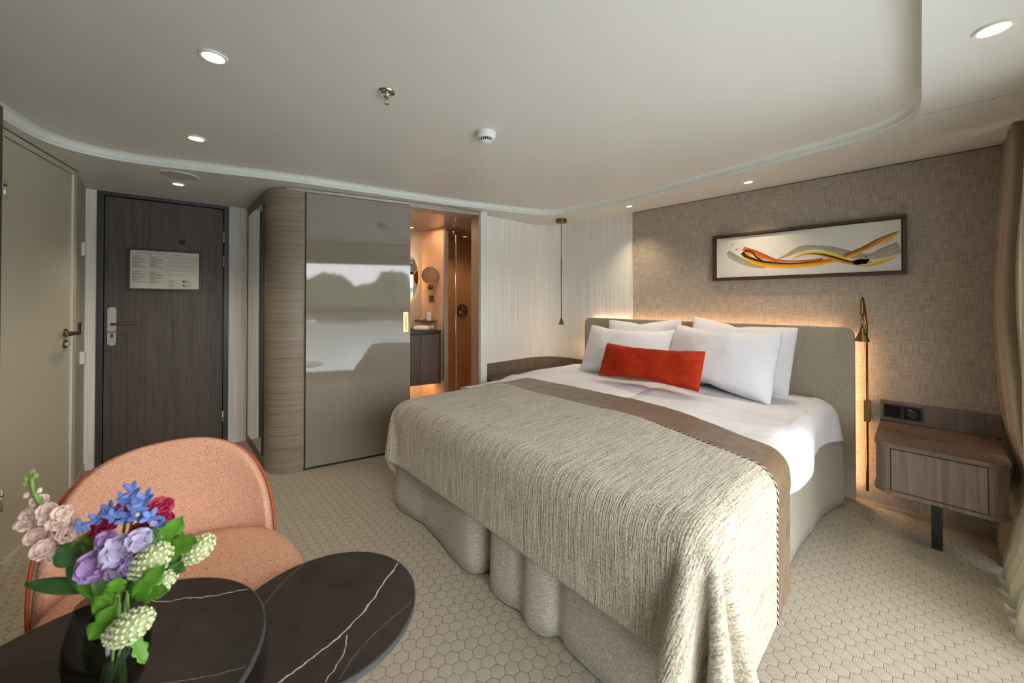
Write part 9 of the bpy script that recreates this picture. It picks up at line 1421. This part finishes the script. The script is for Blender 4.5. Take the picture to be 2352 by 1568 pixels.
# ================================================================== VASE AND FLOWERS
VC = Vector((-0.061, 1.000, 0.0)); TZ = 0.53
vase = thing('vase', 'rounded smoked glass vase holding the mixed bouquet on the coffee table', 'vase', (VC.x, VC.y, TZ))
OP = [(0.0, 0.0), (0.045, 0.0), (0.062, 0.010), (0.080, 0.040), (0.090, 0.080), (0.092, 0.110), (0.086, 0.145), (0.074, 0.175), (0.066, 0.195), (0.067, 0.202)]
IP = [(0.064, 0.202), (0.063, 0.195), (0.071, 0.174), (0.083, 0.144), (0.088, 0.110), (0.086, 0.080), (0.076, 0.042), (0.058, 0.018), (0.0, 0.014)]
lathe('vase_glass', [(a * 0.63, b * 0.911) for a, b in OP + IP], (VC.x, VC.y, TZ + 0.0005), 'smoke', vase, 72)
m, nt_, b = newmat('vase_water'); nt_.nodes.remove(b)
wt = N(nt_, 'ShaderNodeBsdfTransparent', {'Color': (0.86, 0.9, 0.86, 1)}); nt_.links.new(wt.outputs[0], nt_.nodes['Material Output'].inputs[0])
lathe('water', [(a * 0.62, b * 0.911) for a, b in [(0.0, 0.016), (0.057, 0.020), (0.075, 0.043), (0.085, 0.080), (0.087, 0.110), (0.083, 0.140), (0.0, 0.140)]], (VC.x, VC.y, TZ), m, vase, 48)
RV = Vector((0.7314, -0.6820, 0)); DV = Vector((0.6820, 0.7314, 0)); UP = Vector((0, 0, 1))
BS_ = 0.0091
def Lc(x, y, d=0.0):
    """bouquet space in centimetres: right, above the vase rim, away"""
    p = VC + RV * (x * BS_ + 0.006) + UP * (0.714 + y * BS_)
    return EYE + (p - EYE) * ((0.69 + d * BS_) / 0.69)
leafm = plain('leaf_green', (92, 142, 40), 0.5, noise_amt=0.25, **{'Subsurface Weight': 0.0}); leafd = plain('leaf_deep_green', (60, 100, 48), 0.5, noise_amt=0.25)
stemm = plain('stem_green', (112, 148, 62), 0.5, noise_amt=0.2)
pinkm = plain('blush_petal', (234, 204, 190), 0.6, noise_amt=0.12); bluem = plain('blue_petal', (112, 136, 204), 0.6, noise_amt=0.22)
magm = plain('magenta_petal', (178, 26, 72), 0.55, noise_amt=0.3); lilm = plain('lilac_petal', (172, 134, 188), 0.6, noise_amt=0.2); whm = plain('pale_petal', (188, 176, 204), 0.6, noise_amt=0.1)
greenm = plain('viburnum_green', (208, 214, 168), 0.6, noise_amt=0.12); budm = plain('green_bud', (150, 172, 96), 0.6, noise_amt=0.2)
def stem(root, P, r=0.0022, name='stem'):
    return tube(name, smoothpath(P, 6), r, stemm, root, 8)
def petal(V, F, base, d, n, ln, wd, curl=0.25, ruffle=0.0, seed=0.0, rows=5, cols=4):
    """a thin cupped petal growing from base along d, facing n"""
    d = d.normalized(); n = (n - d * n.dot(d)).normalized(); s = d.cross(n); k = len(V)
    for j in range(rows + 1):
        t = j / rows; w = wd * (math.sin(math.pi * (0.12 + 0.80 * t)) ** 0.8)
        for i in range(cols + 1):
            q = i / cols * 2 - 1
            V.append(base + d * (ln * t) + s * (w * q * 0.5) + n * (curl * ln * (t * t - 0.4 * q * q * (1 - t)) + ruffle * ln * noise.noise(Vector((q * 2.3 + seed, t * 3.1, seed))) * t))
    for j in range(rows):
        for i in range(cols): a = k + j * (cols + 1) + i; F.append((a, a + 1, a + cols + 2, a + cols + 1))
def blossom(name, root, c, ax, mat, ln_, wd_, num, layers=1, open_=0.8, ruffle=0.2, seed=0, curl=0.3):
    ln = ln_ * 0.85; wd = wd_ * 0.85; rn = random.Random(seed); ax = ax.normalized(); ex = ax.orthogonal().normalized(); ey = ax.cross(ex); V = []; F = []
    for L_ in range(layers):
        f = 1 - 0.22 * L_
        for i in range(num):
            a = 2 * math.pi * (i + 0.5 * L_) / num + rn.uniform(-0.2, 0.2); o = open_ * (1 - 0.28 * L_)
            ln = ln; d = (ex * math.cos(a) + ey * math.sin(a)) * o + ax * (1 - o * 0.75)
            petal(V, F, c + ax * (0.001 * L_), d, -(ex * math.cos(a) + ey * math.sin(a)) * (1 - o) + ax * o, ln * f * rn.uniform(0.85, 1.1), wd * f, curl, ruffle, rn.uniform(0, 50))
    return mesh(name, V, F, mat, root, True, solid=0.0006)
def leaf(name, root, a, b, wdt, up, mat, lobes=0, droop=0.15):
    V = []; F = []; d = b - a; ln = d.length; d.normalize(); up = (up - d * up.dot(d)).normalized(); s = d.cross(up); rows = 16
    for j in range(rows + 1):
        t = j / rows; w = wdt * math.sin(math.pi * min(1, t * 0.96 + 0.03)) ** 0.75
        if lobes: w *= 0.5 + 0.5 * abs(math.sin(math.pi * lobes * t)) ** 0.7
        for q in (-1, -0.5, 0, 0.5, 1): V.append(a + d * (ln * t) + s * (w * q * 0.5) + up * (-droop * ln * t * t + 0.12 * wdt * abs(q)))
    for j in range(rows):
        for i in range(4): k = j * 5 + i; F.append((k, k + 1, k + 6, k + 5))
    return mesh(name, V, F, mat, root, True, solid=0.0008)
NK = (0.2, -0.3, 0.0)
def flower(name, label, head, foot=(1, -17, 0), neck=None, r=0.0024, group=None):
    t = thing(name, label, 'flower', Lc(*head), 0, group)
    nk = neck if neck else (max(-4.5, min(4.5, head[0] * 0.28)), -1, max(-4, min(4, head[2] * 0.5)))
    mid = ((nk[0] + head[0]) / 2, (nk[1] + head[1]) / 2 + 0.5, (nk[2] + head[2]) / 2)
    stem(t, [Lc(*foot), Lc((foot[0] + nk[0]) / 2 * 0.9, -9, (foot[2] + nk[2]) / 2), Lc(*nk), Lc(*mid), Lc(*head)], r); return t
rn = random.Random(11)
# stock: blush florets along one arching stem to the far left
f = flower('stock_flower', 'blush pink stock flower spike arching out to the left', (-15.5, 20.5, -1), (3, -17, 1), (-4, 0, 0), 0.003)
for k, (x, y, s) in enumerate([(-9, 12.2, 2.0), (-11.5, 10.2, 2.0), (-13.5, 9.4, 2.2), (-8.0, 14.6, 1.9), (-11.2, 14.6, 2.0), (-13.2, 15.3, 1.9), (-15.2, 12.2, 1.9), (-9.8, 16.8, 1.8), (-12.5, 17.3, 1.8), (-17.2, 14.4, 1.9), (-16.4, 16.4, 1.8), (-14.2, 19.2, 1.6), (-6.2, 11.0, 1.8), (-6.4, 13.6, 1.6), (-10.2, 8.6, 1.8), (-14.8, 17.6, 1.5)]):
    c = Lc(x, y, rn.uniform(-2, 1.5)); blossom('floret', f, c, Vector((rn.uniform(-.4, .4), -0.7 + rn.uniform(-.3, .3), 0.5)) , pinkm, s / 95, s / 70, 5, 2, 0.8, 0.35, k, 0.2)
for k, (x, y) in enumerate([(-17.2, 19.8), (-14.6, 20.8), (-16.6, 23.2), (-15.0, 23.8), (-17.4, 22.2), (-15.8, 24.6), (-16.2, 21.4)]):
    c = Lc(x, y, -1); blossom('bud', f, c, Vector((rn.uniform(-.3, .3), 0, 1)), budm if k > 1 else pinkm, 0.010, 0.008, 4, 2, 0.3, 0.1, k + 40)
stem(f, [Lc(-9, 12, -0.5), Lc(-13, 17, -0.5), Lc(-15.5, 21, -1), Lc(-16, 24, -1)], 0.0035, 'spike')
# delphinium: blue stars
f = flower('delphinium', 'blue delphinium with star-shaped florets at the top of the bouquet', (4.5, 18, 1), (-2, -17, 1))
for k, (x, y, s) in enumerate([(4.2, 21.2, 2.1), (2.4, 19.4, 2.0), (6.6, 19.6, 2.2), (4.6, 18.0, 2.4), (-0.6, 17.4, 2.0), (-2.6, 15.8, 1.9), (0.2, 16.2, 1.8), (7.6, 16.0, 2.0), (5.6, 16.4, 2.2), (9.4, 14.2, 2.0), (8.2, 12.6, 1.9), (3.2, 16.0, 2.0), (-6.2, 14.0, 1.7)]):
    blossom('floret', f, Lc(x, y, rn.uniform(-2.5, -0.5)), Vector((rn.uniform(-.5, .5), -0.6, 0.6)), bluem, s / 100, s / 190, 5, 1, 0.95, 0.25, k + 70, 0.15)
blossom('floret_eye', f, Lc(4.9, 16.4, -3.4), Vector((0.1, -0.7, 0.5)), greenm, 0.006, 0.005, 6, 2, 0.6, 0.1, 5)
blossom('floret_eye', f, Lc(8.0, 14.6, -3.0), Vector((0.1, -0.7, 0.5)), whm, 0.009, 0.008, 6, 2, 0.6, 0.3, 6)
blossom('floret_eye', f, Lc(7.0, 11.6, -3.2), Vector((0.1, -0.7, 0.5)), whm, 0.008, 0.008, 5, 2, 0.5, 0.3, 7)
# magenta
for k, (x, y, s, lab) in enumerate([(2.6, 16.0, 3.2, 'crimson ruffled flower right behind the blue delphinium florets'), (-1.2, 13.4, 3.3, 'crimson ruffled flower above the lilac sweet pea'), (9.2, 17.0, 3.0, 'bright magenta flower at the upper right of the bouquet'), (9.6, 14.2, 3.0, 'pink magenta flower below the upper right magenta one'), (5.4, 12.4, 2.8, 'crimson flower deep in the middle of the bouquet')]):
    f = flower('ruffled_flower', lab, (x, y - 1, 2.0), (rn.uniform(-2, 2), -17, 0), group='crimson flowers')
    blossom('petals', f, Lc(x, y, 1.6), Vector((0.15 * (x - 4) / 5, -0.35, 0.85)), magm if k != 3 else plain('pink_magenta', (206, 52, 104), 0.55, noise_amt=0.25), s / 100, s / 80, 7, 3, 0.65, 0.5, k + 100, 0.15)
# lilac sweet peas
f = flower('sweet_pea', 'lilac and white sweet pea with wide wavy petals at the front', (0.5, 9, -4), (2, -17, -1), (1.5, -0.5, -2))
for k, (x, y, s, mt, ax) in enumerate([(-2.8, 6.8, 3.6, lilm, (-0.4, -0.8, 0.2)), (1.4, 9.6, 3.4, whm, (0.1, -0.8, 0.35)), (3.8, 7.4, 3.0, lilm, (0.5, -0.8, 0.0)), (-0.6, 11.4, 2.2, lilm, (-0.3, -0.7, 0.5)), (4.6, 11.2, 2.6, whm, (0.3, -0.7, 0.4)), (0.8, 5.8, 2.0, whm, (0, -0.8, -0.2))]):
    blossom('petals', f, Lc(x, y, -3.6), Vector(ax), mt, s / 100, s / 72, 4, 2, 0.85, 0.55, k + 130, 0.2)
f = flower('cornflower', 'deep blue flower half hidden beneath the lilac sweet pea', (2.2, 5.2, -1), (0, -17, 0))
blossom('petals', f, Lc(2.2, 5.4, -2.0), Vector((0, -0.7, -0.3)), plain('deep_blue', (40, 78, 170), 0.6, noise_amt=0.2), 0.020, 0.011, 7, 2, 0.9, 0.3, 160)
# viburnum snowballs
def viburnum(label, x, y, d, a, b_, ang, foot, neck, nn=95, seed=0):
    a *= 0.76; b_ *= 0.82
    f = flower('viburnum', label, (x, y, d), foot, neck, 0.002, 'viburnum clusters')
    rr = random.Random(seed); V = []; F = []; e1 = RV * math.cos(R(ang)) + UP * math.sin(R(ang)); e2 = RV * -math.sin(R(ang)) + UP * math.cos(R(ang)); c = Lc(x, y, d)
    for i in range(nn):
        ph = math.acos(1 - 2 * (i + 0.5) / nn); th_ = math.pi * (1 + 5 ** 0.5) * i
        n_ = e1 * math.cos(ph) + (e2 * math.cos(th_) + DV * math.sin(th_)) * math.sin(ph)
        jj = 1 + 0.13 * noise.noise(Vector((i * 1.7, seed, 3))); pos = c + e1 * (a * jj * math.cos(ph)) + (e2 * math.cos(th_) + DV * math.sin(th_)) * (b_ * jj * math.sin(ph)); ex = n_.orthogonal().normalized(); ey = n_.cross(ex); t0 = rr.uniform(0, 6)
        for k in range(5):
            q = t0 + k * 2 * math.pi / 5; petal(V, F, pos, (ex * math.cos(q) + ey * math.sin(q)) * 0.8 + n_ * (0.35 + rr.uniform(-0.1, 0.3)), n_, 0.0046, 0.0046, 0.3, 0, 0, 2, 2)
    mesh('flower_cluster', V, F, greenm, f, True)
    bm = bmesh.new(); bmesh.ops.create_icosphere(bm, subdivisions=2, radius=1); bm.transform(Matrix.Translation(c) @ Matrix((tuple(e1) + (0,), tuple(e2) + (0,), tuple(DV) + (0,), (0, 0, 0, 1))).transposed() @ Matrix.Diagonal((a * 0.92, b_ * 0.92, b_ * 0.92, 1)))
    from_bm('cluster_core', bm, greenm, f, True); return f
viburnum('large green-white viburnum cluster right of the lilac sweet pea', 7.8, 7.4, -4, 0.043, 0.026, 38, (3, -16, -1), (2.6, -0.5, -1), 120, 1)
viburnum('green-white viburnum cluster farthest to the right above the armchair seat', 17.3, 9.8, 0, 0.035, 0.021, 42, (0, -17, 1), (4, 0, 0.5), 90, 2)
viburnum('green-white viburnum cluster hanging over the front of the vase', 3.6, -5.6, -9.6, 0.046, 0.024, 30, (1.5, -13, 0), (3, 1.2, -5.8), 120, 3)
viburnum('small green-white viburnum cluster above the right rim of the vase', 10.8, 3.8, 0, 0.022, 0.015, 55, (0, -17, 0), (3, 0, 0), 50, 4)
# foliage sprays
def spray(label, leaves, head, neck=None, foot=(0, -17, 0)):
    t = thing('leaf_spray', label, 'leaves', Lc(*head), 0, 'leafy sprays in the vase')
    nk = neck if neck else (head[0] * 0.25, -1, head[2] * 0.4)
    stem(t, [Lc(*foot), Lc(nk[0] * 0.7, -8, nk[2]), Lc(*nk), Lc(*head)], 0.002)
    for a, b_, w, up, mt, lb in leaves: leaf('leaf', t, Lc(*a), Lc(*b_), w / 100, Vector(up), mt, lb)
    return t
spray('long green leaves reaching out low to the left', [((-3, 1.5, -3), (-17.5, 3.8, -5), 2.6, (0, -0.6, 0.8), leafd, 0), ((-2, 1, -3), (-9, 7, -3), 3.0, (0, -1, 0.5), leafd, 0), ((-1.5, 0, -4), (-7, 5.0, -4), 2.6, (0.3, -1, 0.4), leafm, 0), ((-0.5, 0, -4), (-3.2, 5.5, -4.5), 2.6, (0.3, -1, 0.2), leafm, 0), ((-6.5, 7, -2), (-10, 10.5, -2), 4.0, (0, -1, 0.3), leafd, 0)], (-6, 4, -3), (-2.5, -0.5, -2), (2, -17, 0))
spray('broad olive leaf and dark leaves standing behind the sweet pea', [((-5.5, 7.5, 0), (-4.6, 13, 0), 4.4, (0, -1, 0.2), plain('olive_leaf', (112, 122, 36), 0.5, noise_amt=0.1), 0), ((3, 2, -1), (4.5, 9, -2), 2.5, (0, -1, 0.1), leafd, 0)], (-5, 8, 0))
spray('lobed green leaves at the right of the bouquet', [((9, 10, -1), (13.6, 15.6, -1), 4.6, (0, -1, 0.4), leafm, 3), ((10, 9.5, -1), (16.4, 11.2, -2), 4.6, (0, -0.9, 0.6), leafm, 3), ((8.8, 10.6, -2), (8.0, 13.8, -2), 2.6, (0, -1, 0.3), leafm, 2), ((11, 4.6, 0.5), (15, 8.4, 0), 3.4, (0, -1, 0.4), leafd, 3)], (10, 9.8, -0.5))
spray('bright lobed leaves over the right of the vase rim', [((4.6, 0.5, -6), (9.8, 6.0, -7), 3.6, (-0.3, -1, 0.3), leafm, 2), ((5, 0.8, -6), (10.6, 1.6, -7), 3.0, (0, -1, 0.6), leafm, 3), ((4, 1.5, -4), (7.5, 6.5, -4), 3.4, (0, -1, 0.1), leafd, 3)], (5, 1.4, -5.5), (3.2, 0.2, -4))
spray('lobed green leaves drooping over the front left of the vase rim', [((1, 1.0, -7), (-3.6, -3.2, -8.6), 4.2, (-0.3, -1, 0.5), leafm, 3), ((1.2, -1, -8), (-4.6, -8.6, -10), 3.6, (-0.3, -1, 0.3), leafm, 2), ((0.5, 1.4, -6.5), (1.4, 4.0, -7), 3.0, (0, -1, 0.3), leafm, 2)], (1.2, 0.6, -7), (0.8, 0.3, -5.8))
spray('pale curled leaf under water at the right of the vase', [((4.5, -7.5, -2), (7.0, -12.5, -3), 2.4, (0.5, -1, 0.2), leafm, 3)], (4.5, -7.5, -2), (3, -4, -1), (0.5, -16, 0))
